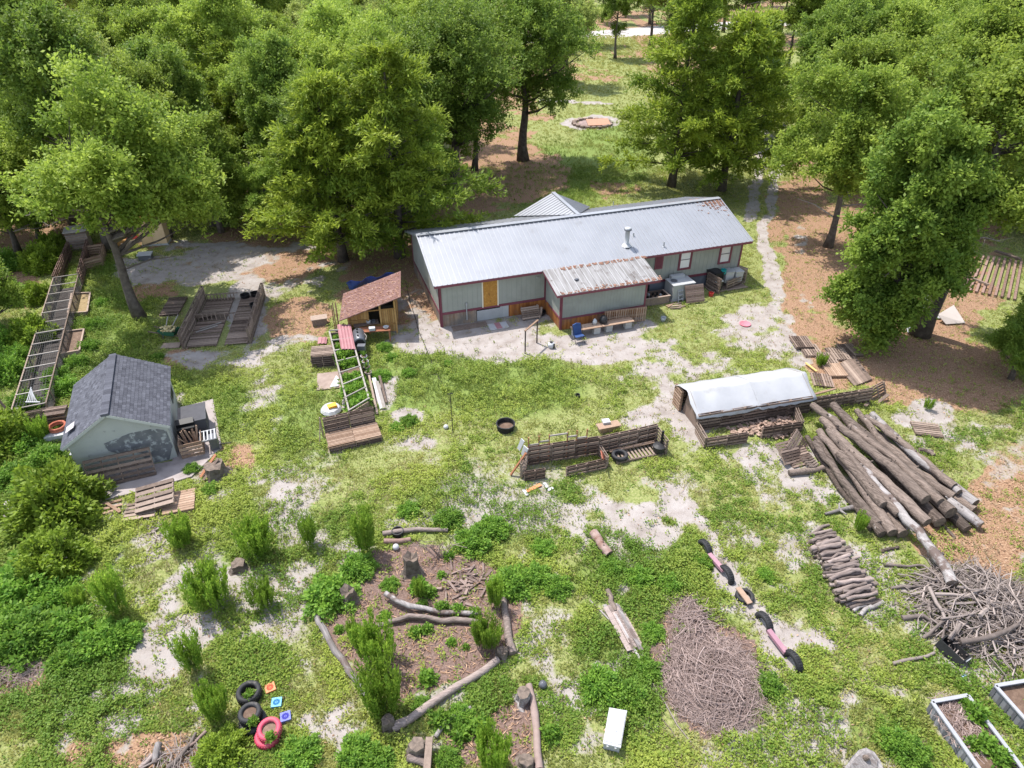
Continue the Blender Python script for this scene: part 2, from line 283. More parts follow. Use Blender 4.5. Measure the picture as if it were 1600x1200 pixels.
LITTER = [
    (1275, 430, 62, 110, 12, .95), (1330, 560, 90, 60, 0, .9), (1480, 590, 140, 70, 0, 1), (1560, 800, 60, 120, 0, .95), (1540, 720, 110, 60, 0, .62), (1470, 650, 70, 40, 0, .5), (1420, 480, 140, 90, 0, .95), (1500, 840, 90, 50, 0, .8),
    (400, 400, 150, 50, 0, .82), (470, 500, 60, 45, 0, .75), (620, 440, 110, 80, 0, .85), (430, 560, 60, 26, 0, .6), (300, 560, 50, 18, 0, .75), (770, 275, 115, 62, 0, 1), (960, 330, 60, 60, 0, .5), (1240, 330, 60, 90, 0, .6),
    (250, 470, 60, 40, 0, .5), (20, 350, 80, 130, 0, .9), (1585, 960, 50, 60, 0, .8), (15, 1050, 55, 36, 0, 1), (255, 1180, 110, 42, 0, .95), (100, 1180, 50, 40, 0, .6), (1300, 950, 30, 60, -20, .42), (1170, 490, 60, 40, 0, .35), (820, 290, 60, 60, 0, .6),
    (900, 120, 70, 20, 0, .55), (940, 85, 80, 10, 0, .5), (1360, 900, 60, 40, 0, .3), (540, 690, 40, 30, 0, .3), (350, 730, 50, 40, 0, .45), (60, 830, 50, 30, 0, .5)]
MULCHP = [[(478, 950), (540, 905), (590, 872), (650, 850), (740, 868), (800, 905), (812, 960), (792, 1025), (700, 1080), (620, 1118), (575, 1085), (520, 1020)], [(690, 1150), (830, 1080), (845, 1200), (690, 1200)], [(1050, 945), (1080, 930), (1110, 965), (1165, 990), (1198, 1040), (1195, 1100), (1150, 1145), (1110, 1150), (1060, 1110), (1030, 1060), (1032, 1000)]]
LUSH = [(760, 590, 170, 55, 5, 1), (660, 590, 90, 50, 0, 1), (870, 280, 90, 60, 0, .9), (950, 250, 70, 60, 0, .8), (60, 900, 130, 160, 0, 1), (250, 590, 60, 40, 0, 1), (170, 500, 80, 120, 0, 1), (90, 690, 90, 60, 0, 1), (330, 640, 90, 60, 0, .8),
        (620, 900, 170, 90, 0, .5), (740, 800, 120, 60, 0, .8), (1000, 900, 120, 60, 0, .8), (1100, 950, 60, 90, 0, .6), (980, 1050, 80, 80, 0, .9), (1200, 880, 80, 90, 0, .4), (480, 650, 70, 90, 0, .6), (1150, 440, 80, 40, 0, .3), (700, 1120, 120, 80, 0, .8), (1350, 1130, 90, 70, 0, .5), (100, 1060, 120, 90, 0, .8), (430, 840, 160, 80, 0, .7)]
def sstep(a, b, x): t = np.clip((x - a) / (b - a), 0, 1); return t * t * (3 - 2 * t)
def ell(L, px, py, soft=0.35):
    r = np.zeros_like(px)
    for cx, cy, rx, ry, tr, s in L:
        c, sn = math.cos(R(tr)), math.sin(R(tr)); dx = px - cx; dy = py - cy
        d = np.sqrt(((dx * c + dy * sn) / rx) ** 2 + ((-dx * sn + dy * c) / ry) ** 2)
        r = np.maximum(r, s * (1 - sstep(1 - soft, 1 + soft, d)))
    return r
def seg(pts, hw, px, py):
    d = np.full_like(px, 1e9)
    for (ax, ay), (bx, by) in zip(pts, pts[1:]):
        t = np.clip(((px - ax) * (bx - ax) + (py - ay) * (by - ay)) / ((bx - ax) ** 2 + (by - ay) ** 2), 0, 1)
        d = np.minimum(d, np.hypot(px - ax - t * (bx - ax), py - ay - t * (by - ay)))
    return 1 - sstep(0.55, 1.5, d / hw)
def inpoly(poly, px, py):
    r = np.zeros(px.shape, bool); n = len(poly)
    for i in range(n):
        x0, y0 = poly[i]; x1, y1 = poly[(i + 1) % n]
        if y0 == y1: continue
        r ^= ((y0 > py) != (y1 > py)) & (px < (x1 - x0) * (py - y0) / (y1 - y0) + x0)
    return r
def vproj(x, y, z=0.0):
    cz = y * math.cos(PITCH) - (z - CAMH) * math.sin(PITCH); cy = y * math.sin(PITCH) + (z - CAMH) * math.cos(PITCH)
    cz = np.where(cz < 1, 1, cz); return 800 + FPX * x / cz, 600 - FPX * cy / cz
def ground_fields(x, y):
    """sand, litter, mulch, lush (0..1) at ground points"""
    px, py = vproj(x, y)
    wob = (fbm(x, y, 3.0, 11) - 0.5); wob2 = (fbm(x, y, 3.0, 21) - 0.5)
    sc = np.clip(py / 900, .12, 1.2); px = px + wob * 60 * sc; py = py + wob2 * 40 * sc
    s = ell(SAND, px, py)
    for pts, hw, st in TRACKS: s = np.maximum(s, st * seg(pts, hw, px, py))
    l = ell(LITTER, px, py)
    wood = np.maximum(1 - sstep(385, 440, py + np.clip((px - 560) * 0.5, 0, 600)), (1 - sstep(420, 470, py)) * sstep(1290, 1340, px))   # under the trees
    clear = ell([(930, 170, 75, 110, 0, 1), (880, 280, 140, 60, 0, 1), (1230, 250, 40, 140, 0, 1), (1290, 205, 30, 20, 0, 1)], px, py)
    l = np.maximum(l, 0.60 * wood * (1 - clear))
    m = np.zeros_like(x)
    for P in MULCHP: m = np.maximum(m, inpoly(P, px, py).astype(float))
    n1 = fbm(x, y, 2.2, 31); n2 = fbm(x, y, 0.8, 41, 3); n3 = fbm(x, y, 5.0, 51)
    near = sstep(520, 640, py)
    n4 = fbm(x, y, 0.45, 47, 2)
    sf = sstep(0.32, 0.95, 0.97 * s + (n1 - 0.5) * 0.8 + (n2 - 0.5) * 0.6 + (n4 - 0.5) * 0.5)
    sf = np.maximum(sf, near * (0.30 + .35 * sstep(640, 800, py)) * sstep(.41, .60, n1 * .6 + n2 * .4 + (n4 - .5) * .3))
    lf = sstep(0.36, 0.70, 0.9 * l + (n3 - 0.5) * 1.0 + (n2 - 0.5) * 0.7) * (1 - 0.75 * sf)
    lu = np.clip(ell(LUSH, px, py, .5) + (n3 - .5) * 0.5, 0, 1)
    return sf * (1 - m), lf * (1 - m), m, lu
def lines(a, f0, f1, b, fine, coarse): return np.concatenate([np.arange(a, f0, coarse), np.arange(f0, f1, fine), np.arange(f1, b + coarse, coarse)])
gx = lines(-700, -44, 44, 700, 0.26, 8.0); gy = np.concatenate([np.arange(-60, 4, 8.0), np.arange(4, 62, 0.26), np.arange(62, 130, 0.9), np.arange(130, 1100, 10.0)])
X, Y = np.meshgrid(gx, gy); nx, ny = len(gx), len(gy); Xf, Yf = X.ravel(), Y.ravel()
gs, gl, gm, gu = ground_fields(Xf, Yf)
gme = bpy.data.meshes.new('ground'); gme.vertices.add(nx * ny); gme.vertices.foreach_set('co', np.stack([Xf, Yf, np.zeros_like(Xf)], 1).astype(np.float32).ravel())
I, J = np.meshgrid(np.arange(nx - 1), np.arange(ny - 1)); a = (J * nx + I).ravel(); q = np.stack([a, a + 1, a + nx + 1, a + nx], 1).astype(np.int32)
gme.loops.add(q.size); gme.loops.foreach_set('vertex_index', q.ravel()); gme.polygons.add(len(q)); gme.polygons.foreach_set('loop_start', np.arange(0, q.size, 4, dtype=np.int32)); gme.update(calc_edges=True)
for nm, ar in (('sand', gs), ('litter', gl), ('mulch', gm), ('lush', gu)):
    at_ = gme.attributes.new(nm, 'FLOAT', 'POINT'); at_.data.foreach_set('value', ar.astype(np.float32))
def ground_material():
    m = bpy.data.materials.new('yard_ground'); m.use_nodes = True; t = m.node_tree; N = t.nodes; L = t.links; b = N['Principled BSDF']; b.inputs['Roughness'].default_value = 0.95
    b.inputs['Specular IOR Level'].default_value = 0.15
    tc = N.new('ShaderNodeTexCoord')
    def noise(s, d=5, r=0.6):
        n = N.new('ShaderNodeTexNoise'); n.inputs['Scale'].default_value = s; n.inputs['Detail'].default_value = d; n.inputs['Roughness'].default_value = r; L.new(tc.outputs['Object'], n.inputs['Vector']); return n.outputs['Fac']
    def ramp(f, *st):
        r = N.new('ShaderNodeValToRGB'); e = r.color_ramp.elements
        while len(e) < len(st): e.new(0.5)
        for k, (p, c) in enumerate(st): e[k].position = p; e[k].color = (*c, 1)
        L.new(f, r.inputs[0]); return r.outputs[0]
    def attr(n): a = N.new('ShaderNodeAttribute'); a.attribute_name = n; return a.outputs['Fac']
    def brk(f, n, amt=0.8, lo=0.35, hi=0.65):
        a = N.new('ShaderNodeMath'); a.operation = 'MULTIPLY_ADD'; L.new(n, a.inputs[0]); a.inputs[1].default_value = amt; L.new(f, a.inputs[2])
        r = N.new('ShaderNodeMapRange'); r.inputs[1].default_value = lo + amt / 2; r.inputs[2].default_value = hi + amt / 2; L.new(a.outputs[0], r.inputs[0]); return r.outputs[0]
    def mix(f, a, c):
        x = N.new('ShaderNodeMix'); x.data_type = 'RGBA'; L.new(f, x.inputs['Factor']); L.new(a, x.inputs[6]); L.new(c, x.inputs[7]); return x.outputs[2]
    fine = noise(9, 6); mid = noise(1.3, 6); vf = noise(30, 3)
    green = ramp(fine, (0.25, (0.10, 0.115, 0.04)), (0.45, (0.175, 0.205, 0.065)), (0.6, (0.25, 0.26, 0.105)), (0.75, (0.34, 0.31, 0.20)))
    lush = ramp(fine, (0.3, (0.085, 0.125, 0.035)), (0.6, (0.18, 0.235, 0.06)), (0.75, (0.26, 0.28, 0.11)))
    sand = ramp(mid, (0.25, (0.19, 0.16, 0.142)), (0.45, (0.285, 0.253, 0.236)), (0.7, (0.345, 0.317, 0.304)))
    speck = ramp(vf, (0.60, (0, 0, 0)), (0.68, (1, 1, 1)))
    dirt = ramp(noise(17, 3), (0.3, (0.17, 0.12, 0.09)), (0.7, (0.36, 0.29, 0.24)))
    sx = N.new('ShaderNodeMix'); sx.data_type = 'RGBA'; mm = N.new('ShaderNodeMath'); mm.operation = 'MULTIPLY'; L.new(speck, mm.inputs[0]); mm.inputs[1].default_value = 0.7
    L.new(mm.outputs[0], sx.inputs['Factor']); L.new(sand, sx.inputs[6]); L.new(dirt, sx.inputs[7]); sand = sx.outputs[2]
    litter = ramp(noise(14, 5, 0.7), (0.26, (0.085, 0.048, 0.033)), (0.45, (0.225, 0.13, 0.082)), (0.6, (0.34, 0.225, 0.145)), (0.76, (0.43, 0.33, 0.26)))
    mulch = ramp(noise(16, 5, 0.75), (0.28, (0.06, 0.04, 0.034)), (0.5, (0.155, 0.103, 0.086)), (0.72, (0.28, 0.21, 0.182)))
    c = mix(brk(attr('lush'), fine, 0.6), green, lush)
    c = mix(brk(attr('litter'), fine, 0.9), c, litter); c = mix(brk(attr('sand'), fine, 0.8), c, sand); c = mix(brk(attr('mulch'), fine, 0.5), c, mulch)
    L.new(c, b.inputs['Base Color'])
    bp = N.new('ShaderNodeBump'); bp.inputs['Strength'].default_value = 0.7; bp.inputs['Distance'].default_value = 0.06; L.new(noise(6, 8, 0.7), bp.inputs['Height']); L.new(bp.outputs[0], b.inputs['Normal'])
    return m
gme.materials.append(ground_material())
ground = bpy.data.objects.new('ground', gme); COL.objects.link(ground); tag(ground, 'sandy yard and forest floor with patchy grass', None, None, 'structure')

# the pale dirt road beyond the trees, a low crowned strip
rd = MB(); rp = [G(-400, 128), G(0, 103), G(150, 97), G(500, 80), G(940, 54), G(1050, 45), G(1300, 30), G(1700, 5)]; RW = 5.0
for k, (p, q) in enumerate(zip(rp, rp[1:])):
    d = (q - p).normalized(); n0 = Vector((-d.y, d.x, 0)) * RW
    if k == 0: last = [p - n0, p - n0 * .3 + Vector((0, 0, .06)), p + n0 * .3 + Vector((0, 0, .06)), p + n0]
    cur = [q - n0, q - n0 * .3 + Vector((0, 0, .06)), q + n0 * .3 + Vector((0, 0, .06)), q + n0]
    for i in range(3): rd.add([v + Vector((0, 0, .005)) for v in (last[i], cur[i], cur[i + 1], last[i + 1])], [(3, 2, 1, 0)])
    last = cur
tag(rd.build('road', mat('pale_road', (0.36, 0.33, 0.32), (0.44, 0.41, 0.40), nscale=0.5, mix=0.9)), 'pale sandy road running beyond the trees', None, None, 'structure')

# ------------------------------------------------------------------ ground cover
HULLS = []
HOLES = []          # footprints with nothing growing: lists of photo points
def clear_of(x, y):
    px, py = vproj(x, y); ok = np.ones(x.shape, bool)
    for P in HOLES: ok &= ~inpoly(P, px, py)
    for P, bx in HULLS:
        k = np.nonzero((x > bx[0]) & (x < bx[1]) & (y > bx[2]) & (y < bx[3]))[0]
        if len(k): ok[k] &= ~inpoly(P, x[k], y[k])
    return ok
HOLES += [[(690, 512), (876, 482), (876, 519), (1012, 500), (1012, 470), (1160, 440), (1135, 365), (655, 440)], [(276, 727), (118, 760), (105, 640), (200, 600), (268, 660)],
          [(278, 640), (335, 625), (345, 705), (300, 745), (165, 778), (150, 740)], [(282, 545), (375, 540), (378, 445), (290, 450)], [(1085, 672), (1255, 640), (1240, 590), (1045, 628)], [(547, 524), (622, 519), (612, 470), (530, 480)],
          [(1455, 1125), (1520, 1105), (1600, 1220), (1530, 1230)]]
rs = np.random.RandomState(5)
def scatter(n, seed):
    """ground points spread evenly over the part of the yard the photo shows"""
    r = np.random.RandomState(seed); y = 8 + (66 - 8) * r.rand(n) ** 1.35; x = (r.rand(n) * 2 - 1) * (y * 0.66 + 9.0); return x, y
def build_grass():
    x, y = scatter(230000, 3); r2 = np.random.RandomState(4); yf = 62 + 90 * r2.rand(60000) ** 1.2; xf = 2 + (r2.rand(60000) - .35) * 60; pf, qf_ = vproj(xf, yf); kf_ = ((pf > 720) & (pf < 1320)); x, y = np.concatenate([x, xf[kf_]]), np.concatenate([y, yf[kf_]]); s, l, m, u = ground_fields(x, y); n1 = fbm(x, y, 1.1, 61); r = rs.rand(len(x))
    dens = np.clip(1.05 - 1.05 * s - 0.85 * l - 1.03 * m, 0.0, 1) * np.clip(1.7 * n1 - .22 + (fbm(x, y, .45, 67, 2) - .5), 0.03, 1) + 0.02
    k = (r < dens) & clear_of(x, y); x, y, u, n1 = x[k], y[k], u[k], n1[k]; n = len(x); B = 5
    ang = rs.rand(n, B) * 6.283; lean = 0.35 + 0.75 * rs.rand(n, B); h = (0.06 + 0.06 * rs.rand(n, B)) * (0.8 + 0.9 * u[:, None]) * np.maximum(1, y / 50)[:, None]
    D = np.stack([np.cos(ang) * lean, np.sin(ang) * lean, np.ones_like(ang)], 2).reshape(-1, 3)
    P = np.stack([x[:, None] + 0.05 * np.cos(ang), y[:, None] + 0.05 * np.sin(ang), np.zeros_like(ang)], 2).reshape(-1, 3)
    V = leafset(P, D, (h * 1.35).ravel(), ((0.026 + 0.02 * rs.rand(n, B)) * np.maximum(1, y / 45)[:, None]).ravel(), rs=rs)
    t = np.clip(0.85 - 0.75 * u + (fbm(x, y, 1.7, 71) - .5) * 1.2 + (rs.rand(n) - .5) * .5, 0, 1)
    me = raw_mesh('grass', V, 4, np.repeat(t, B), GRASSMAT); o = bpy.data.objects.new('grass', me); COL.objects.link(o); tag(o, 'patchy yellow-green grass growing over the sandy yard', None, None, 'stuff')
def build_weeds():
    x, y = scatter(190000, 13); s, l, m, u = ground_fields(x, y); n1 = fbm(x, y, 1.3, 81); n2 = fbm(x, y, 4.0, 91); r = rs.rand(len(x)); px, py = vproj(x, y)
    near = sstep(480, 760, py)
    lawn = ell([(770, 600, 230, 75, 5, 1), (640, 760, 160, 60, 0, .8), (920, 760, 140, 40, 0, .8), (1170, 450, 120, 40, 0, 1), (420, 650, 90, 90, 0, .7)], px, py)
    dens = np.clip(1.05 - 1.05 * s - 0.9 * l - 1.0 * m, 0.012, 1) * sstep(0.47, 0.60, n1 + (fbm(x, y, .5, 97, 2) - .5) * .35 + 0.16 * u + 0.05 * near - 0.10 * lawn) * (0.25 + 0.75 * np.maximum(near, u)) + 0.012 * (1 - l)
    k = (r < dens) & clear_of(x, y); x, y, u, n1, n2 = x[k], y[k], u[k], n1[k], n2[k]; n = len(x); B = 10
    ang = rs.rand(n, B) * 6.283; hh = (0.025 + 0.17 * rs.rand(n, B) ** 1.4) * (0.35 + 1.0 * u[:, None] + 0.8 * sstep(.5, .75, n1)[:, None]); rad = 0.11 * rs.rand(n, B)
    P = np.stack([x[:, None] + rad * np.cos(ang), y[:, None] + rad * np.sin(ang), hh], 2).reshape(-1, 3)
    D = np.stack([np.cos(ang), np.sin(ang), rs.rand(n, B) * 0.9 - 0.15], 2).reshape(-1, 3)
    V = leafset(P, D, 0.06 + 0.06 * rs.rand(n * B), 0.035 + 0.03 * rs.rand(n * B), rs=rs)
    t = np.clip(0.55 - 0.35 * u + (n2 - .5) * 1.7 + (rs.rand(n) - .5) * .7, 0, 1)
    me = raw_mesh('weeds', V, 4, np.repeat(t, B), COVERMAT); o = bpy.data.objects.new('weeds', me); COL.objects.link(o); tag(o, 'low leafy weeds spreading in clumps over the yard', None, None, 'stuff')
def build_dry():
    x, y = scatter(60000, 33); s, l, m, u = ground_fields(x, y); n1 = fbm(x, y, 1.6, 161); r = rs.rand(len(x)); k = (r < sstep(.45, .7, n1) * (1 - .7 * s) * (1 - .8 * m) * (1 - .4 * u) * .8) & clear_of(x, y); x, y = x[k], y[k]; n = len(x); B = 5
    ang = rs.rand(n, B) * 6.283; lean = 0.5 + 1.2 * rs.rand(n, B); D = np.stack([np.cos(ang) * lean, np.sin(ang) * lean, np.ones_like(ang)], 2).reshape(-1, 3); P = np.stack([x[:, None] + 0 * ang, y[:, None] + 0 * ang, 0 * ang], 2).reshape(-1, 3)
    me = raw_mesh('dry_grass', leafset(P, D, (.10 + .14 * rs.rand(n * B)), .012 + .012 * rs.rand(n * B), rs=rs), 4, rs.rand(n * B), DRYGRASS); o = bpy.data.objects.new('dry_grass', me); COL.objects.link(o); tag(o, 'dry straw-coloured grass tufts among the green', None, None, 'stuff')
def build_litter():
    x, y = scatter(90000, 23); s, l, m, u = ground_fields(x, y); r = rs.rand(len(x)); dens = np.clip(0.9 * l + 0.9 * m + 0.10 * s, 0.02, 1); k = (r < dens) & clear_of(x, y)
    x, y, m = x[k], y[k], m[k]; n = len(x); ang = rs.rand(n) * 6.283
    D = np.stack([np.cos(ang), np.sin(ang), rs.rand(n) * 0.5 - 0.1], 1); P = np.stack([x, y, 0.012 + 0.03 * rs.rand(n)], 1)
    V = leafset(P, D, np.where(m > .5, 0.10 + 0.22 * rs.rand(n), 0.06 + 0.08 * rs.rand(n)), np.where(m > .5, 0.03, 0.05), rs=rs)
    me = raw_mesh('leaf_litter', V, 4, rs.rand(n), LITTERMAT); o = bpy.data.objects.new('leaf_litter', me); COL.objects.link(o); tag(o, 'brown fallen leaves and chips on bare ground', None, None, 'stuff')

def hull2(p):
    p = sorted(set((round(a, 3), round(c, 3)) for a, c in p))
    if len(p) < 3: return p
    def half(q):
        h = []
        for a in q:
            while len(h) > 1 and (h[-1][0] - h[-2][0]) * (a[1] - h[-2][1]) - (h[-1][1] - h[-2][1]) * (a[0] - h[-2][0]) <= 0: h.pop()
            h.append(a)
        return h[:-1]
    return half(p) + half(p[::-1])
def collect_footprints():
    """nothing grows where things lie: the ground outline of every low piece"""
    bpy.context.view_layer.update(); skip = ('crown', 'foliage', 'trunk', 'stem', 'ground', 'road', 'garden_hose', 'hose', 'dead_branches', 'brush_pile', 'wood_chunks', 'roof', 'tarp', 'red_coil', 'twig_mound', 'corner_brush', 'bed_mulch', 'dry_stalks', 'stick_litter')
    for o in list(bpy.data.objects):
        if o.type != 'MESH' or o.name.split('.')[0] in skip or len(o.data.vertices) > 60000: continue
        n = len(o.data.vertices); a = np.empty(n * 3, np.float32); o.data.vertices.foreach_get('co', a); M = np.array(o.matrix_world); W = a.reshape(-1, 3) @ M[:3, :3].T + M[:3, 3]
        W = W[W[:, 2] < .55]
        if len(W) < 3 or W[:, 1].max() > 66: continue
        P = hull2(W[:, :2].tolist())
        if len(P) < 3: continue
        c = np.mean(P, 0); P = [tuple(c + (np.array(q) - c) * 1.0 + (np.array(q) - c) / (np.linalg.norm(np.array(q) - c) + 1e-6) * .03) for q in P]; Q = np.array(P); bx = (Q[:, 0].min(), Q[:, 0].max(), Q[:, 1].min(), Q[:, 1].max())
        HULLS.append((P, bx))

# ------------------------------------------------------------------ house
HA = R(18.2); HO = Vector((-4.15, 35.0, 0))
def HP(s, p, z=0.0): return Vector((HO.x + s * math.cos(HA) - p * math.sin(HA), HO.y + s * math.sin(HA) + p * math.cos(HA), z))
def split_build(m, name, mt, par):
    for k in range(len(m.v) // 8):
        s = MB(); s.add(m.v[8 * k:8 * k + 8], [(3, 2, 1, 0), (4, 5, 6, 7), (0, 1, 5, 4), (1, 2, 6, 5), (2, 3, 7, 6), (3, 0, 4, 7)]); s.build(name, mt, par)
house = thing('house', 'long single-storey grey-green house with a pale metal roof and maroon trim', 'house', HO, HA)
HL, HD, EAV, RZ, RP = 20.0, 7.9, 2.92, 4.18, 3.95
m = MB()
m.ext([(0, 0, .82), (0, HD, .82), (0, HD, EAV), (0, RP, RZ - .08), (0, 0, EAV)], (HL, 0, 0), tint=.5)
wall = m.build('wall', SIDING, house)
m = MB()
for k in range(67): m.box((0.15 + k * .3, -.004, 1.87), (.018, .012, 2.05), tint=.0) if not (2.5 < .15 + k * .3 < 3.5 or 6.4 < .15 + k * .3 < 12) else None
m.build('siding_battens', SIDING2, wall)
m = MB()
for k in range(26): m.box((4.2 + k * .09, -.0 + .03, .40), (.088, .05, .80))
for k in range(3): m.box((6.47, -.4 - k * .09, 0.4), (.05, .088, .8))
m.build('wood_skirting', CEDARSKIRT, house)
m = MB()
for k in range(18): m.box((.06 + k * .12, .03, .40), (.116, .05, .80))
for k in range(60): m.box((.03, .12 + k * .13, .40), (.05, .126, .80))
m.build('greyed_skirting', OLDSKIRT, house)
m = MB(); m.box((3.0, .015, .36), (1.62, .03, .68)); m.box((3.9, .02, .40), (.55, .02, .78), tint=.9); m.build('metal_panel', GREYMET, house)
m = MB(); m.box((16.2, .06, .36), (7.5, .05, .72)); m.box((19.97, 4, .4), (.05, 7.8, .8)); m.box((10, HD - .03, .4), (20, .05, .8))
m.build('dark_skirting', mat('slate_skirting', (.12, .13, .16), (.18, .19, .225), nscale=3), house)
m = MB(); m.box((13.35, .03, .42), (.42, .08, .5)); m.build('crawl_opening', BLACK, house)
m = MB()
m.box((3.26, -.018, .86), (6.5, .03, .15)); m.box((16.0, -.018, .84), (7.9, .03, .16)); m.box((-.018, 4, .86), (.03, 7.9, .15))
for s, p in ((.05, -.022), (6.46, -.022), (19.95, -.022)): m.box((s, p, 1.86), (.11, .04, 2.1))
m.box((.05, -.022, .4), (.11, .04, .8)); m.box((-.022, .08, 1.46), (.04, .12, 2.9)); m.box((-.022, HD - .08, 1.86), (.04, .12, 2.1)); m.box((20.02, .08, 1.86), (.04, .12, 2.1))
m.box((1.3, -.02, 2.83), (2.6, .035, .12)); m.box((16.0, -.02, 2.83), (7.9, .035, .12))
split_build(m, 'trim', MAROON, house)
m = MB(); m.box((3.02, -.02, 1.82), (.86, .04, 1.8)); d = m.build('boarded_door', OSB, house); d['label'] = 'doorway boarded up with an osb sheet'
m = MB(); m.box((2.55, -.022, 1.82), (.07, .045, 1.86)); m.box((3.49, -.022, 1.82), (.07, .045, 1.86)); m.build('door_casing', CREAM, d)
m = MB(); m.box((4.85, -.12, 2.78), (2.6, .22, .09)); m.build('soffit_board', CREAM, house)
m = MB(); m.box((5.9, -.03, 2.34), (.07, .06, .1)); m.box((6.03, -.03, 2.34), (.07, .06, .1)); m.build('outdoor_socket', GREYMET, house)
m = MB(); m.box((1.55, -.06, .75), (.05, .06, 1.0)); m.box((1.55, -.06, 1.3), (.1, .08, .14)); m.build('riser_pipe', GREYMET, house)
def window(s0, s1, z0, z1, blind):
    m = MB(); b = .13
    m.box(((s0 + s1) / 2, -.03, z0 - b / 2), (s1 - s0 + 2 * b, .06, b)); m.box(((s0 + s1) / 2, -.03, z1 + b / 2), (s1 - s0 + 2 * b, .06, b))
    m.box((s0 - b / 2, -.03, (z0 + z1) / 2), (b, .06, z1 - z0)); m.box((s1 + b / 2, -.03, (z0 + z1) / 2), (b, .06, z1 - z0))
    fr = m.build('window', MAROON, house)
    m = MB(); m.box(((s0 + s1) / 2, -.012, (z0 + z1) / 2), (s1 - s0, .02, z1 - z0)); m.build('pane', blind, fr)
    m = MB(); m.box(((s0 + s1) / 2, -.03, (z0 + z1) / 2), (s1 - s0, .03, .05)); m.build('sash_rail', STEEL, fr)
m = MB(); m.box((14.0, -.03, 2.22), (.56, .05, 1.04)); m.box((14.0, -.06, 2.22), (.36, .02, .84), tint=0); s = m.build('shuttered_window', MAROON, house); s['label'] = 'small window closed by a maroon shutter'
window(15.53, 16.2, 1.52, 2.64, GLASS); window(18.44, 19.1, 1.52, 2.64, GLASS)
# roof: front and back slopes with standing ribs, cross gable, ridge cap
OV = .34
def slope(fn, u0, u1, v0, v1, mt, name, par, pitch=.30, th=.035, rib=.04, ribw=.045):
    """fn(u,v)->point on the plane; ribs run along v, spaced along u"""
    m = MB(); a, b, c, d = (Vector(fn(*q)) for q in ((u0, v0), (u1, v0), (u1, v1), (u0, v1))); n = (b - a).cross(d - a).normalized(); n = n if n.z > 0 else -n
    m.ext([a, b, c, d], n * th, tint=.3); k = 0; u = u0 + pitch / 2
    while u < u1:
        p, q = Vector(fn(u, v0)), Vector(fn(u, v1)); m.bar(p + n * (th + rib / 2), q + n * (th + rib / 2), ribw, rib, tint=.95, up=n); u += pitch
    return m.build(name, mt, par), n
kf = (RZ - EAV) / RP; ez = EAV - OV * kf
roof, nf = slope(lambda u, v: (u, -OV + v * (RP + OV), ez + v * (RZ - ez)), -.33, 20.42, 0, 1, GALV, 'roof', house)
kb = (RZ - 2.92) / (HD - RP)
slope(lambda u, v: (u, HD + OV - v * (HD + OV - RP), 2.92 - OV * kb + v * (RZ - 2.92 + OV * kb)), -.33, 20.42, 0, 1, GALV, 'back_slope', roof)
W0, W1, WR = 7.3, 13.0, 10.15
for sgn, e in ((-1, W0), (1, W1)):
    m = MB(); pk = 8.5; k = abs(e - WR)
    a = Vector((WR, RP + .15, RZ + .02)); b = Vector((WR, pk, RZ + .02)); c = Vector((e, pk, 2.86)); n = Vector((sgn * (RZ - 2.86), 0, k)).normalized()
    m.ext([a, b, c] if sgn > 0 else [c, b, a], n * .035, tint=.4)
    for q in range(1, 14):
        y = RP + .15 + q * .32
        if y < pk: f = (y - RP - .15) / (pk - RP - .15); m.bar(a.lerp(b, f) + n * .05, a.lerp(b, f).lerp(a.lerp(c, f), 1) + n * .05, .05, .028, tint=.5, up=n)
    m.build('cross_gable', GALV, roof)
m = MB(); m.ext([(W0 + .2, 8.3, 2.8), (WR, 8.3, RZ - .05), (W1 - .2, 8.3, 2.8)], (0, .05, 0)); m.build('gable_wall', SIDING, house)
m = MB(); m.bar((-.35, RP, RZ + .075), (20.44, RP, RZ + .075), .36, .02, tint=.6); m.bar((WR, RP, RZ + .09), (WR, 8.52, RZ + .075), .26, .02, tint=.6)
for s in (-.34, 20.43):
    m.bar((s, -OV, ez + .02), (s, RP, RZ + .03), .06, .12, tint=.75); m.bar((s, HD + OV, ez + .02), (s, RP, RZ + .03), .06, .12, tint=.75)
m.build('ridge_cap', GALV, roof)
m = MB(); m.bar((-.33, -OV - .012, ez - .05), (6.1, -OV - .012, ez - .05), .03, .14); m.bar((12.4, -OV - .012, ez - .05), (20.42, -OV - .012, ez - .05), .03, .14)
m.bar((-.31, -OV, ez - .06), (-.31, RP, RZ - .05), .03, .13); m.bar((20.4, -OV, ez - .06), (20.4, RP, RZ - .05), .03, .13); split_build(m, 'fascia', MAROON, house)
rz = lambda p: EAV + kf * p
m = MB(); p = .8; m.lathe([(.34, 0), (.26, .05), (.17, .14), (.145, .15), (.145, .95), (.17, .96), (.17, 1.0), (.20, 1.0), (.20, 1.14), (.14, 1.16), (.05, 1.18), (0, 1.18)], (12.05, p, rz(p) + .02), 18); vp = m.build('vent_pipe', GREYMET, house, True)
m = MB(); m.lathe([(.16, 0), (.235, .02), (.235, .10), (.16, .12)], (12.05, p, rz(p) + 1.0), 18); m.build('rain_cap', STEEL, vp, True)
for s, p, h in ((14.35, .25, .32), (12.85, 1.5, .22)):
    m = MB(); m.lathe([(.09, 0), (.045, .05), (.045, h), (0, h)], (s, p, rz(p) + .03), 10); m.build('vent_stub', GREYMET, house)
m = MB(); m.lathe([(.05, 0), (.03, .04), (.03, .45), (0, .45)], (14.0, 6.9, 3.25), 8); m.build('vent_stub', GREYMET, house)
m = MB()
for k in range(230): s = 20.4 - abs(rng.gauss(0, .75)); p = RP - abs(rng.gauss(0, .5)); m.box((s, p, rz(p) + .055), (rng.uniform(.05, .16), rng.uniform(.04, .1), .02), rng.uniform(0, 3))
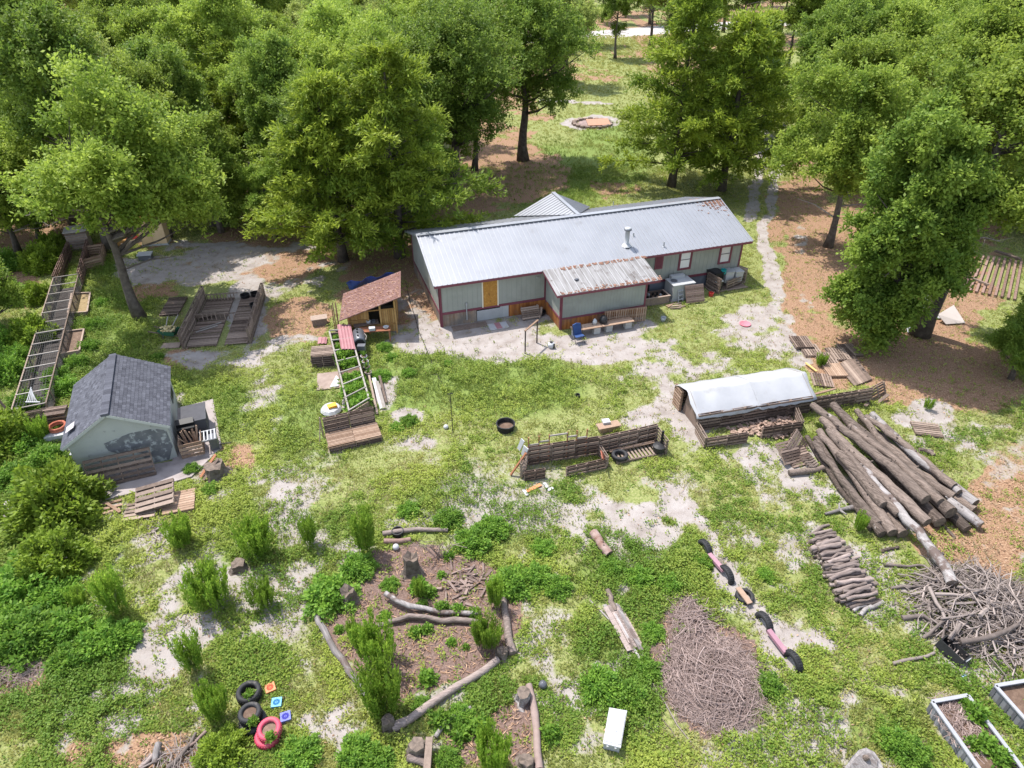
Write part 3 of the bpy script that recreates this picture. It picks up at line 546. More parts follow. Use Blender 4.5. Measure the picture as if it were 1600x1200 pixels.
for k in range(120): s = 20.2 - abs(rng.gauss(0, 1.6)); p = RP + .2 + abs(rng.gauss(0, .5)); m.box((s, p, RZ - kb * (p - RP) + .055), (rng.uniform(.05, .2), rng.uniform(.04, .1), .02), rng.uniform(0, 3))
tag(m.build('roof_leaves', ROOFLITTER, house), None, None, None, 'stuff')
# lean-to addition
A0, A1, AD, AH = 6.5, 11.9, 2.5, 2.28
m = MB(); m.ext([(A0, -AD, .70), (A0, -.03, .70), (A0, -.03, 2.72), (A0, -AD, AH)], (A1 - A0, 0, 0), tint=.4); ad = m.build('addition_wall', SIDING2, house)
m = MB()
for k in range(27): m.box((A0 + .1 + k * .2, -AD - .005, 1.5), (.022, .014, 1.55), tint=0)
m.build('siding_battens', SIDING, ad)
m = MB()
for k in range(46): m.box((A0 + .06 + k * .117, -AD + .02, .34), (.113, .05, .68))
for k in range(21): m.box((A0 + .02, -AD + .09 + k * .117, .34), (.05, .113, .68)); m.box((A1 - .02, -AD + .09 + k * .117, .34), (.05, .113, .68))
m.build('addition_skirting', CEDARSKIRT, house)
m = MB(); m.box(((A0 + A1) / 2, -AD - .02, .73), (A1 - A0 + .06, .03, .11)); m.box((A0 - .02, -AD / 2 - .03, .73), (.03, AD - .06, .11)); m.box((A1 + .02, -AD / 2 - .03, .73), (.03, AD - .06, .11))
for s in (A0 + .03, A1 - .03): m.box((s, -AD - .023, 1.12), (.1, .045, 2.2))
m.box((A0 - .022, -AD + .05, 1.12), (.04, .1, 2.2)); m.box((A1 + .022, -AD + .05, 1.12), (.04, .1, 2.2))
RS0, RS1, RPF, RZF, RPB, RZB = 6.15, 12.62, -2.72, 2.36, -.30, 2.86
m.bar((RS0, RPF - .012, RZF - .05), (RS1, RPF - .012, RZF - .05), .03, .13); m.bar((RS0 + .01, RPF, RZF - .05), (RS0 + .01, RPB, RZB - .05), .03, .13); m.bar((RS1 - .01, RPF, RZF - .05), (RS1 - .01, RPB, RZB - .05), .03, .13)
m.build('addition_trim', MAROON, house)
rfn = lambda u, v: (u, RPF + v * (RPB - RPF), RZF + v * (RZB - RZF))
ar, na = slope(rfn, RS0, RS1, 0, 1, GALVOLD, 'addition_roof', house, pitch=.405, rib=.04, ribw=.055)
m = MB()
for k in range(16):
    u0 = RS0 + .2 + k * .405
    for j in range(16):
        for v in ((rng.uniform(.89, .99)) if k > 1 and rng.random() < .8 else None, abs(rng.gauss(0, .055)) + .01 if rng.random() < (.35 + .04 * k) else None):
            if v is None: continue
            p = Vector(rfn(u0 + rng.uniform(.06, .34), min(v, .99))) + na * .045; m.box(p, (rng.uniform(.06, .13), rng.uniform(.05, .1), .02), rng.uniform(0, 3))
tag(m.build('roof_leaves', ROOFLITTER, ar), None, None, None, 'stuff')
m = MB(); m.box(Vector(rfn(7.75, .45)) + na * .08, (.22, .14, .08), .3, tint=.1); m.build('roof_patch', STEEL, ar)

# ------------------------------------------------------------------ pallets
def pallet_parts(wd=1.2, ln=1.0, n=7, th=.125, bottom=3, gap=1.0):
    a = MB(); bw = ln / n * .72 * gap
    for k in range(n): a.box((rng.uniform(-.008, .008), -ln / 2 + bw / 2 + k * (ln - bw) / (n - 1), th - .011), (wd, bw, .022))
    ss = []
    for x in (-wd / 2 + .02, 0, wd / 2 - .02): s = MB(); s.box((x, 0, th / 2), (.04, ln, th - .046)); ss.append(s)
    c = MB()
    for k in range(bottom): c.box((0, -ln / 2 + bw / 2 + k * (ln - bw) / (bottom - 1), .011), (wd, bw, .022))
    return a, ss, c
PAL = {}
REDBROWNPAL = mat('brown_pallet', (.13, .085, .07), (.27, .19, .16), nscale=8, bump=.3)
def pallet(label, loc, rz=0.0, group=None, kind='grey', tilt=None, name='pallet'):
    rz = rz or 0.0
    """a loose pallet; the first of each kind is built, the others are copies"""
    if kind not in PAL:
        spec = {'grey': (1.2, 1.0, 7, GREYWOOD), 'dark': (1.2, 1.0, 8, DARKWOOD), 'tan': (1.2, 1.0, 9, TANWOOD), 'wide': (1.2, 1.05, 9, GREYWOOD), 'open': (1.2, 1.0, 5, GREYWOOD), 'gap': (1.3, 1.25, 6, DARKWOOD), 'plank': (1.1, 2.3, 12, DARKWOOD), 'close': (1.2, 1.1, 10, REDBROWNPAL)}[kind]
        a, ss, c = pallet_parts(spec[0], spec[1], spec[2], gap=1.22 if kind in ('close', 'tan') else .8 if kind == 'gap' else 1)
        o = thing(name, label, 'pallet', loc, rz, group); a.build('deck_boards', spec[3], o)
        for s in ss: s.build('stringer', spec[3], o)
        c.build('bottom_boards', spec[3], o); PAL[kind] = o
    else: o = dup(PAL[kind], loc, rz, label=label); o.name = name
    if group: o['group'] = group
    elif 'group' in o: del o['group']
    if tilt is not None: o.rotation_euler = tilt
    return o
def panel(par, p0, p1, h, z0=0.0, mt=DARKWOOD, nb=5, name='pallet_panel', th=.11, lean=0.0):
    """a pallet stood on edge between two ground points: slats both sides, stringers inside as a sub-part"""
    p0 = Vector((p0[0], p0[1], 0)); p1 = Vector((p1[0], p1[1], 0)); x = (p1 - p0); ln = x.length; x.normalize(); n = Vector((-x.y, x.x, 0))
    m = MB(); bw = h / nb * .62
    for sd in (-1, 1):
        for k in range(nb):
            z = z0 + bw / 2 + k * (h - bw) / (nb - 1); c = (p0 + p1) / 2 + n * (sd * th / 2 + lean * z) + Vector((0, 0, z)); j = rng.uniform(-.012, .012)
            m.bar(c - x * (ln / 2 - .01), c + x * (ln / 2 - .01) + Vector((0, 0, j)), .022, bw)
    o = m.build(name, mt, par, world=True)
    for f in (.03, .5, .97):
        s = MB(); q = p0 + x * (ln * f); s.bar(q + Vector((0, 0, z0 + .01)), q + n * lean * h + Vector((0, 0, z0 + h - .01)), .04, th - .03, up=tuple(n)); s.build('stringer', mt, o, world=True)
    return o
def panels(par, p0, p1, h, n, z0=0.0, mt=DARKWOOD, nb=5, lean=0.0):
    p0 = Vector(p0); p1 = Vector(p1)
    for k in range(n): panel(par, p0.lerp(p1, k / n), p0.lerp(p1, (k + 1) / n), h, z0, mt, nb, lean=lean)

# ------------------------------------------------------------------ small plants used in beds and yard (one mesh per kind, then copies)
def np_leaves(name, P, D, L, W, tint, m, seed=1): return raw_mesh(name, leafset(np.asarray(P, float), np.asarray(D, float), L, W, rs=np.random.RandomState(seed)), 4, tint, m)
def bushy_mesh(name, n, r, h, leaf, m, seed, wd=.5):
    q = np.random.RandomState(seed); d = q.normal(size=(n, 3)); d /= np.linalg.norm(d, axis=1, keepdims=True); d[:, 2] = np.abs(d[:, 2]) * .95
    lump = 1 + .28 * np.sin(d[:, 0] * 7 + seed) * np.sin(d[:, 1] * 6 + 2 * seed) ; rad = (q.rand(n) ** .45) * lump
    P = d * rad[:, None] * np.array([r, r, h]); D = d + q.normal(size=(n, 3)) * .7 + [0, 0, .25]
    return np_leaves(name, P, D, leaf * (.7 + .6 * q.rand(n)), leaf * wd * (.7 + .6 * q.rand(n)), np.clip(.5 + .28 * q.normal(size=n) + .25 * np.sin(5 * P[:, 0] / r) * np.sin(4 * P[:, 1] / r), 0, 1), m, seed)
def stems_mb(k, r, h, seed, th=.012):
    q = random.Random(seed); m = MB()
    for i in range(k):
        a = q.uniform(0, 6.28); e = Vector((math.cos(a) * r * q.uniform(.3, .9), math.sin(a) * r * q.uniform(.3, .9), h * q.uniform(.6, .9))); m.tube([(0, 0, -.02), e * .5 + Vector((0, 0, h * .12)), e], [th * 1.4, th, th * .5], 5)
    return m
def plume_mesh(name, k, r, h, seed, m):
    """upright feathery stems clothed in fine leaflets"""
    q = np.random.RandomState(seed); P = []; D = []; T = []
    for i in range(k):
        a = q.rand() * 6.283; ln = h * (.55 + .45 * q.rand() ** .6); b = np.array([math.cos(a), math.sin(a), 0]) * r * .62 * q.rand() ** .6; top = b * 1.2 + np.array([math.cos(a), math.sin(a), 0]) * r * .28 * q.rand() + [0, 0, ln]
        n = int(105 * ln / h); f = q.rand(n) ** .8; f = .12 + .88 * f; aa = q.rand(n) * 6.283; p = b + (top - b) * f[:, None] + np.stack([np.cos(aa), np.sin(aa), 0 * aa], 1) * .02
        P.append(p); D.append(np.stack([np.cos(aa) * .5, np.sin(aa) * .5, .9 + .5 * q.rand(n)], 1)); T.append(np.clip(.35 + .5 * f * q.rand() + .2 * q.normal(size=n), 0, 1))
    P = np.concatenate(P); D = np.concatenate(D); T = np.concatenate(T); n = len(P)
    return np_leaves(name, P, D, .09 + .07 * q.rand(n), .022 + .014 * q.rand(n), T, m, seed)
PROTO = {}
def plant(kind, label, loc, sc=1.0, group=None, name='weed_clump', cat='plant', rz=None, squash=1.0):
    if kind not in PROTO:
        o = thing(name, label, cat, loc)
        if kind.startswith('plume'):
            sd = int(kind[5:] or 0) + 40; me = plume_mesh('foliage', [58, 40, 70, 34, 48][sd - 40], [.52, .42, .6, .5, .38][sd - 40], [1.5, 1.65, 1.35, 1.2, 1.75][sd - 40], sd, PLUMELEAF); st = stems_mb(9, .35, 1.2, sd)
        elif kind.startswith('bush'):
            sd = int(kind[4:] or 0) + 60; me = bushy_mesh('foliage', 3600, .75, .85, .13, WEEDLEAF, sd); st = stems_mb(7, .6, .7, sd)
        elif kind.startswith('shrub'):
            sd = int(kind[5:] or 0) + 70; me = bushy_mesh('foliage', 9000, 1.0, 1.25, .15, SHRUBLEAF, sd); st = stems_mb(9, .9, 1.1, sd, .03)
        else:
            sd = 80; me = bushy_mesh('foliage', 420, .34, .42, .16, WEEDLEAF, sd, .62); st = stems_mb(4, .25, .35, sd)
        f = bpy.data.objects.new('foliage', me); COL.objects.link(f); f.parent = o; st.build('stem', BARK if 'shrub' in kind else mat('green_stem', (.12, .17, .05), (.2, .24, .09)), o); PROTO[kind] = o
    else: o = dup(PROTO[kind], loc, 0, label=label); o.name = name; o['category'] = cat
    if group: o['group'] = group
    elif 'group' in o: del o['group']
    o.location = loc; o.rotation_euler = (0, 0, rng.uniform(0, 6.28) if rz is None else rz); o.scale = (sc, sc, sc * squash)
    return o

# ------------------------------------------------------------------ things along the house
def hthing(name, label, cat, s, p, z=0.0, rz=0.0, group=None): return thing(name, label, cat, HP(s, p, z), HA + rz, group)
t = hthing('air_conditioner', 'big grey metal air conditioning unit standing against the house wall', 'air conditioner', 15.2, -.86)
m = MB(); m.box((0, 0, .55), (1.5, 1.05, 1.02)); m.build('casing', GREYMET, t)
m = MB(); m.box((0, 0, 1.08), (1.56, 1.1, .05), tint=1); m.build('top_panel', GREYMET, t)
m = MB(); m.lathe([(.0, 0), (.22, .0), (.22, .03), (.05, .05)], (-.4, .1, 1.105), 18); m.build('fan_grille', STEEL, t)
m = MB(); m.box((0, .45, 1.2), (.95, .3, .2)); m.build('duct_box', GREYMET, t)
m = MB(); m.box((0, 0, .02), (1.7, 1.2, .06)); m.build('pad', CONCRETE, t)
pallet('close-boarded brown pallet leaning against the air conditioner', HP(15.75, -1.75, .55), group=None, kind='close', tilt=(R(62), 0, HA + R(-4)))
t = hthing('step_ladder', 'small pale folding step leaning behind the brown pallet', 'step ladder', 14.95, -1.62)
m = MB()
for x in (-.16, .16): m.bar((x, 0, 0), (x, .22, .8), .04, .04)
m.build('rails', WHITE, t); m = MB()
for k in range(3): m.box((0, .05 + k * .07, .2 + k * .25), (.32, .08, .03))
m.build('treads', WHITE, t)
t = hthing('planter_box', 'weathered timber planter box full of dark junk beside the addition', 'planter', 13.25, -1.0)
m = MB(); m.box((0, -.45, .25), (1.9, .05, .5)); m.box((0, .45, .25), (1.9, .05, .5)); m.box((.93, 0, .25), (.05, .86, .5)); m.box((-.93, 0, .25), (.05, .86, .5)); m.box((0, -.45, .52), (2.0, .12, .03), tint=.9); m.box((.94, 0, .52), (.12, .78, .03), tint=.9); m.build('box', GREYWOOD, t)
m = MB(); m.box((0, 0, .22), (1.8, .84, .3)); m.build('soil', SOIL, t)
for k in range(12): m = MB(); m.lathe([(.07, 0), (.08, .16), (.06, .16), (.05, .05)], (-.75 + .3 * (k % 6) + rng.uniform(-.05, .05), -.15 + .3 * (k // 6), .37), 9); m.build('pot', BLACK if k % 4 else WHITE, t)
for k, (s, p, rz, ln) in enumerate([(14.1, -1.75, .2, .6), (14.35, -2.0, -.1, .8), (14.5, -2.25, .1, .9), (14.2, -2.3, -.3, .7), (14.0, -1.95, .5, .5), (14.6, -1.85, .05, .5)]):
    m = MB(); q = HP(s, p); dx = Vector((math.cos(HA + rz), math.sin(HA + rz), 0)); m.bar(q - dx * ln / 2 + Vector((0, 0, .03 + .012 * k)), q + dx * ln / 2 + Vector((0, 0, .04 + .012 * k)), .1, .03)
    solo(m, 'board_offcut', TANWOOD if k in (0, 4) else GREYWOOD, 'short pale board offcut in the loose heap before the air conditioner', 'board', group='board offcuts by the air conditioner')
# pallet storage crate with its bins
t = hthing('pallet_crate', 'three-sided storage crate of grey pallets under the end window', 'crate', 18.75, -.5)
w_ = lambda s, p: HP(s, p)
panel(t, w_(17.5, -1.15), w_(17.7, .1), 1.05, .04, GREYWOOD, 6); panel(t, w_(20.15, -1.1), w_(20.0, .0), 1.05, .04, GREYWOOD, 6)
panel(t, w_(18.35, -1.0), w_(19.75, -1.0), .62, .04, GREYWOOD, 4)
m = MB(); m.box((0, -.68, .06), (2.7, .1, .07)); m.box((0, -.1, .05), (2.6, 1.0, .05)); m.build('base', GREYWOOD, t)
def bin_thing(label, s, p, z, d, mt, lidm, rz=0):
    t = hthing('storage_bin', label, 'bin', s, p, z, rz); m = MB(); a, b, h = d
    m.add([(x * f, y * f, zz) for zz, f in ((0, .88), (h, 1)) for x, y in ((-a / 2, -b / 2), (a / 2, -b / 2), (a / 2, b / 2), (-a / 2, b / 2))], [(3, 2, 1, 0), (0, 1, 5, 4), (1, 2, 6, 5), (2, 3, 7, 6), (3, 0, 4, 7)]); m.build('body', mt, t)
    m = MB(); m.box((0, 0, h + .015), (a * 1.06, b * 1.06, .05)); m.box((0, 0, h + .05), (a * .8, b * .8, .025)); m.build('lid', lidm, t)
bin_thing('black wheeled rubbish bin with its lid shut inside the pallet crate', 18.05, -.35, .1, (.72, .85, 1.0), BLACK, BLACK, .2)
bin_thing('black bin at the open front corner of the pallet crate', 17.95, -.98, .1, (.5, .34, .62), BLACK, WHITE)
bin_thing('grey-lidded white storage bin beside the teal bucket in the crate', 18.95, -.4, .3, (.62, .6, .72), WHITE, GREYMET)
bin_thing('white storage bin at the outer end of the pallet crate', 19.65, -.45, .3, (.55, .62, .68), WHITE, WHITE)
m = MB(); c = HP(18.5, -.55, .95); m.lathe([(0, 0), (.15, 0), (.19, .3), (.17, .3), (.13, .05)], c, 18); solo(m, 'bucket', TEAL, 'round teal bucket wedged between bins in the pallet crate', 'bucket', c)
# benches, pallet screen, chair under the addition
bg = None
for s0, s1, lb in ((6.85, 8.62, 'plank bench along the addition, the one by the blue chair'), (8.66, 10.65, 'plank bench along the addition holding a black bag')):
    t = hthing('plank_bench', lb, 'bench', (s0 + s1) / 2, -3.42)
    m = MB()
    for k in range(3): m.box((0, -.2 + k * .2, .5), (s1 - s0, .19, .045))
    m.build('seat', TANWOOD, t)
    for x in ((s1 - s0) * .36, -(s1 - s0) * .36 + (.2 if s0 > 8 else 1.0 * 0)):
        m = MB()
        for z in (.1, .3):
            m.box((x, .15, z), (.4, .03, .19)); m.box((x, -.15, z), (.4, .03, .19))
            for q in (-.185, 0, .185): m.box((x + q, 0, z), (.03, .27, .19))
        m.build('block_leg', mat('cinder_block', (.36, .35, .34), (.45, .44, .43), nscale=6), t)
t = hthing('pallet_screen', 'tan pallet screen standing against the addition behind the benches', 'screen', 10.4, -2.75)
m = MB()
for k in range(19): m.box((-1.25 + k * .139, -.16 - .012 * k, .52), (.085, .022, .94))
for z in (.1, .52, .95): m.bar((-1.3, -.13, z), (1.3, -.36, z), .05, .09)
m.build('slats', TANWOOD, t)
t = hthing('folding_chair', 'blue canvas folding chair standing at the bench end', 'chair', 6.98, -4.1, 0, R(6))
m = MB(); m.ext([(-.27, .18, .42), (.27, .18, .42), (.27, -.22, .46), (-.27, -.22, .46)], (0, 0, .03)); m.build('seat', BLUE, t)
m = MB(); m.ext([(-.28, .2, .42), (.28, .2, .42), (.25, .34, 1.02), (0, .36, 1.08), (-.25, .34, 1.02)], (0, -.05, 0)); m.build('backrest', BLUE, t)
for x in (-.28, .28):
    m = MB(); m.tube([(x, -.25, 0), (x, .3, .95)], .016, 6); m.build('leg', BLACK, t); m = MB(); m.tube([(x, .32, 0), (x, -.24, .46)], .016, 6); m.build('leg', BLACK, t)
t = hthing('backpack', 'black backpack slumped on the plank bench', 'bag', 8.85, -3.3, .525)
m = MB(); m.lathe([(0, 0), (.2, .0), (.25, .12), (.22, .3), (.12, .42), (0, .45)], (0, 0, 0), 14); m.build('body', BLACK, t, True); m = MB(); m.tube([(-.06, 0, .42), (0, 0, .52), (.06, 0, .42)], .014, 6); m.build('handle', BLACK, t); m = MB(); m.box((.0, -.22, .15), (.22, .08, .18)); m.build('pocket', BLACK, t)
t = hthing('jug', 'white jug with a dark handle set on the plank bench', 'jug', 8.3, -3.3, .525)
m = MB(); m.lathe([(0, 0), (.13, 0), (.14, .2), (.07, .3), (.04, .34), (0, .34)], (0, 0, 0), 14); m.build('body', WHITE, t, True); m = MB(); m.tube([(-.12, 0, .08), (-.2, 0, .15), (-.1, 0, .28)], .02, 6); m.build('handle', BLACK, t)
t = hthing('bucket', 'lone grey bucket with a dark rim on the grass by the pallet screen', 'bucket', 12.75, -3.4)
m = MB(); m.lathe([(0, 0), (.14, 0), (.17, .26), (.15, .26), (.12, .04)], (0, 0, 0), 14); m.build('body', GREYMET, t, True); m = MB(); m.tube([(-.17, 0, .25), (-.1, .1, .36), (.1, .1, .36), (.17, 0, .25)], .01, 5); m.build('handle', STEEL, t)
# leaned and laid boards along the front wall
t = hthing('grey_crate', 'grey slatted crate leaning by the skirting beside the addition', 'crate', 5.35, -.55)
m = MB()
for k in range(6): m.box((0, -.22 + k * .075, .12 + k * .1), (1.15, .09, .1), Matrix.Rotation(R(-38), 3, 'X'))
m.build('slats', GREYWOOD, t)
for x in (-.5, .5): m = MB(); m.bar((x, -.28, .0), (x, .25, .7), .05, .05); m.build('rail', GREYWOOD, t)
m = MB(); m.bar((.62, -.1, .1), (.75, .1, .55), .12, .1); m.build('arm', GREYWOOD, t)
m = MB(); c = HP(6.1, -.35); m.lathe([(0, 0), (.24, 0), (.3, .22), (.27, .22), (.22, .03)], c, 18); solo(m, 'black_pan', BLACK, 'black plastic pan in the corner of house and addition', 'pan', c)
m = MB(); m.box(HP(3.2, -.95, .03), (1.15, .7, .04), HA); o = solo(m, 'white_board', WHITE, 'white board lying flat on sand, a red stripe across it', 'board')
m = MB(); m.box((0, 0, .045), (.34, .72, .008), HA); m.build('red_stripe', CORRED, o)
t = hthing('grey_mat', 'long grey board lying in the shade along the skirting', 'board', 1.6, -.45); m = MB(); m.box((0, 0, .025), (2.1, .55, .04)); m.build('panel', GREYWOOD, t)
t = hthing('grab_rail', 'dark metal handrail on two posts standing alone in the sand', 'handrail', 0, 0); t.location = G(830, 545); t.rotation_euler = (0, 0, 0)
a, b = G(820.5, 552), G(838.8, 535.8)
for q in (a, b): m = MB(); m.bar(q, q + Vector((0, 0, 1.42)), .075, .075, tint=.2); m.build('post', mat('rusty_dark_steel', (.05, .035, .035), (.11, .075, .07), nscale=6), t, world=True)
m = MB(); m.bar(a + Vector((0, 0, 1.45)) - (b - a).normalized() * .06, b + Vector((0, 0, 1.45)) + (b - a).normalized() * .06, .1, .05); m.build('rail', TANWOOD, t, world=True)
c = G(861, 543); t = thing('helmet_bucket', 'small white tub with a black lid lying on the sand', 'tub', c, .4)
m = MB(); m.lathe([(0, 0), (.17, 0), (.2, .2), (.17, .3), (0, .32)], (0, 0, 0), 16); m.build('body', WHITE, t, True); m = MB(); m.box((.08, -.13, .17), (.1, .14, .26), .3); m.build('strap', BLACK, t); m = MB(); m.lathe([(.08, 0), (.09, .06), (0, .09)], (0, .02, .3), 12); m.build('lid', BLACK, t)
m = MB(); c = G(1164, 507); m.lathe([(0, .0), (.30, 0), (.34, .07), (.31, .07), (.28, .025), (0, .02)], c, 22); solo(m, 'feed_dish', mat('pink_dish', (.52, .13, .17), (.6, .2, .24)), 'shallow pinkish-red dish lying on the sand patch', 'dish', c, smooth=True)
m = MB(); c = G(1172, 497)
for k in range(1): m.lathe([(0, 0), (.14, 0), (.17, .24), (.15, .24), (.12, .03)], HP(17.2, -1.45), 12)
solo(m, 'red_pot', RED, 'red pot on the grass between air conditioner and pallet crate', 'pot')

# ------------------------------------------------------------------ hut, blue tarp, hose
fl, fr = G(547, 524), G(622, 519); hx = (fr - fl).normalized(); hy = Vector((-hx.y, hx.x, 0)); HW = (fr - fl).length; HDp = 2.7
hut = thing('kitchen_hut', 'small open-fronted timber hut with a brown sloping roof under the cedar', 'hut', fl)
Q = lambda x, y, z: fl + hx * x + hy * y + Vector((0, 0, z)); hz = lambda x: 1.32 + .98 * x / HW
m = MB()
for k in range(6):
    x = (k + .5) * HW * .40 / 6; m.bar(Q(x, .0, .55), Q(x, .0, hz(x) - .1), HW * .4 / 6 - .012, .03, up=tuple(hy))
for k in range(7):
    x = HW * .70 + (k + .5) * HW * .3 / 7; m.bar(Q(x, .0, .1), Q(x, .0, 1.55), HW * .3 / 7 - .012, .03, up=tuple(hy))
for k in range(16):
    x = (k + .5) * HW / 16; m.bar(Q(x, HDp, .05), Q(x, HDp, hz(x) - .08), HW / 16 - .01, .03, up=tuple(hy))
for k in range(16):
    y = .1 + (k + .5) * (HDp - .2) / 16
    m.bar(Q(0, y, .05), Q(0, y, hz(0) - .06), .15, .03, up=tuple(hx)); m.bar(Q(HW, y, .05), Q(HW, y, hz(HW) - .08), .15, .03, up=tuple(hx)) if y > .9 else None
m.build('wall', HUTWOOD, hut, world=True)
for x, y in ((.04, -.03), (HW - .04, -.03), (HW * .42, -.03), (HW * .68, -.03), (.04, HDp), (HW - .04, HDp)): m = MB(); m.bar(Q(x, y, 0), Q(x, y, hz(x) - .02), .09, .09); m.build('post', HUTWOOD, hut, world=True)
m = MB(); m.bar(Q(0, -.05, .55), Q(HW, -.05, .62), .05, .07); m.bar(Q(0, -.05, .95), Q(HW * .42, -.05, .98), .04, .05); m.bar(Q(HW * .42, -.05, 1.52), Q(HW, -.05, 1.6), .05, .06); m.build('rail', HUTWOOD, hut, world=True)
m = MB(); m.ext([Q(-.42, -.42, hz(-.42)), Q(HW + .38, -.42, hz(HW + .38)), Q(HW + .38, HDp + .25, hz(HW + .38)), Q(-.42, HDp + .25, hz(-.42))], (0, 0, .05)); rf = m.build('roof', BRICKROOF, hut, world=True)
m = MB()
for k in range(420): x, y = rng.uniform(-.35, HW + .3), min(HDp + .2, rng.uniform(-.4, HDp + .2)); m.box(Q(x, y, hz(x) + .062), (rng.uniform(.05, .14), rng.uniform(.04, .09), .015), rng.uniform(0, 3))
tag(m.build('roof_leaves', ROOFLITTER, rf, world=True), None, None, None, 'stuff')
m = MB(); m.bar(Q(.3, -.16, .72), Q(HW * .62, .0, .80), .5, .03); m.build('counter', DARKWOOD, hut, world=True)
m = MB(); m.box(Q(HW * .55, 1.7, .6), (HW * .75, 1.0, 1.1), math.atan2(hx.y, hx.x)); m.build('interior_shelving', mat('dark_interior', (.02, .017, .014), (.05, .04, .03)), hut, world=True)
for k, (x, mt, lb) in enumerate(((HW * .47, WHITE, 'white pot on the counter inside the hut'), (HW * .55, STEEL, 'dark pan on the counter inside the hut'))):
    m = MB(); c = Q(HW * .42 + k * .28, -.12, .83); m.lathe([(0, 0), (.11, 0), (.12, .13), (.1, .13), (.09, .02)], c, 14); solo(m, 'cooking_pot', mt, lb, 'pot', c)
t = thing('red_table', 'red-brown table set before the timber hut', 'table', Q(HW * .55, -.75, 0), math.atan2(hx.y, hx.x))
m = MB()
for k in range(4): m.box((0, -.22 + k * .145, .72), (1.75, .135, .04))
m.build('tabletop', REDWOOD, t)
for x in (-.8, .8):
    for y in (-.2, .2): m = MB(); m.box((x, y, .35), (.07, .07, .70)); m.build('leg', REDWOOD, t)
m = MB(); c = Q(HW * .5, -.85, .745); m.box(c + Vector((0, 0, .08)), (.34, .26, .16), .2); solo(m, 'white_box', WHITE, 'white box on the red table before the hut', 'box')
m = MB(); c = Q(HW * .78, -.75, .745); m.lathe([(0, 0), (.1, 0), (.17, .1), (.15, .1), (.08, .02)], c, 14); solo(m, 'white_bowl', WHITE, 'white bowl at the end of the red table', 'bowl', c)
m = MB()
n1 = 10
pts = [[Q(-.2 + i * (HW + .3) / n1, HDp + .55 + j * .38, 1.75 - .33 * j + .12 * math.sin(i * 1.7 + j) + .55 * i / n1) for j in range(4)] for i in range(n1 + 1)]
for i in range(n1):
    for j in range(3): m.ext([pts[i][j], pts[i + 1][j], pts[i + 1][j + 1], pts[i][j + 1]], (0, 0, .012))
solo(m, 'blue_tarp', BLUETARP, 'bright blue tarp stretched behind the hut under the cedar boughs', 'tarp')
for k, (x, y) in enumerate(((-.75, .3), (-.62, .55), (-.88, .6), (-.7, .95))):
    m = MB(); m.bar(Q(x, y, .02), Q(x - .12, y + .9, 1.55 - .15 * k), .14, .035, up=tuple(hx)); solo(m, 'leaning_plank', mat('dark_red_plank', (.12, .045, .04), (.2, .09, .08), nscale=5), 'dark reddish plank leaning at the low side of the hut', 'plank', group='planks leaning at the hut')
t = thing('log_pot', 'dark pot of dried plants at the low corner of the hut', 'pot', Q(-.45, -.3, 0)); m = MB(); m.lathe([(0, 0), (.26, 0), (.32, .42), (.28, .42), (.25, .34), (0, .34)], (0, 0, 0), 16); m.build('body', BLACK, t); m = MB()
for k in range(40): a = rng.uniform(0, 6.28); m.bar((0, 0, .35), (math.cos(a) * .4, math.sin(a) * .4, rng.uniform(.4, .75)), .015, .015)
m.build('dry_stalks', TWIG, t)
m = MB(); c = G(500, 506); m.box(c + Vector((0, 0, .2)), (.85, .5, .4), .3); m.box(c + Vector((0, 0, .43)), (.95, .58, .05), .3, tint=.9); solo(m, 'wooden_trough', GREYWOOD, 'grey wooden trough on bare dirt beside the hut', 'trough')
m = MB(); m.tube([G(*q) + Vector((0, 0, .02)) for q in ((634, 440), (640, 470), (650, 500), (655, 520), (664, 540), (672, 560), (680, 580), (700, 615), (706, 640))], .022, 6); solo(m, 'garden_hose', BLACK, 'thin black hose snaking past the house corner over the sand', 'hose')

# ------------------------------------------------------------------ long raised planter with hoops, and things round it
p0, p1, p2, p3 = G(515, 520, .75), G(546, 645, .75), G(577, 626, .75), G(547, 518, .75)
pl = thing('raised_planter', 'long raised vegetable planter ruled off by pale crossbars', 'planter', ((p0 + p2) / 2).xy.to_3d())
dz = lambda p, z: Vector((p.x, p.y, z))
m = MB()
for a, b in ((p0, p1), (p1, p2), (p2, p3), (p3, p0)):
    for z in (.13, .4, .62): m.bar(dz(a, z), dz(b, z), .05, .24)
m.build('side_boards', DARKWOOD, pl, world=True)
m = MB(); m.ext([dz(p0, .1), dz(p1, .1), dz(p2, .1), dz(p3, .1)], (0, 0, .45)); m.build('soil', SOIL, pl, world=True)
for a, b in ((p0, p1), (p3, p2)): m = MB(); m.bar(dz(a, .84), dz(b, .84), .08, .07); m.build('rail', PVC, pl, world=True)
for k in range(8): f = k / 7; m = MB(); m.bar(dz(p0.lerp(p1, f), .9), dz(p3.lerp(p2, f), .9), .06, .05); m.build('crossbar', PVC, pl, world=True)
for k, f in enumerate((.07, .2, .32, .44, .50, .62, .70, .78, .86, .94)):
    for sd in (.28, .72):
        if (k < 2 and sd > .5) or k == 4: continue
        plant('leafy', 'leafy green vegetable growing in the long raised planter', dz(p0.lerp(p1, f).lerp(p3.lerp(p2, f), sd + rng.uniform(-.06, .06)), .48), rng.uniform(.8, 1.15), 'vegetables in the raised planter', 'vegetable_plant')
t = thing('red_sheet', 'faded red corrugated sheet laid along the raised planter by the hut', 'roofing sheet', dz(p3, .0)); m = MB(); q0, q1 = p3 + Vector((-.05, .5, .0)), p3.lerp(p2, .33)
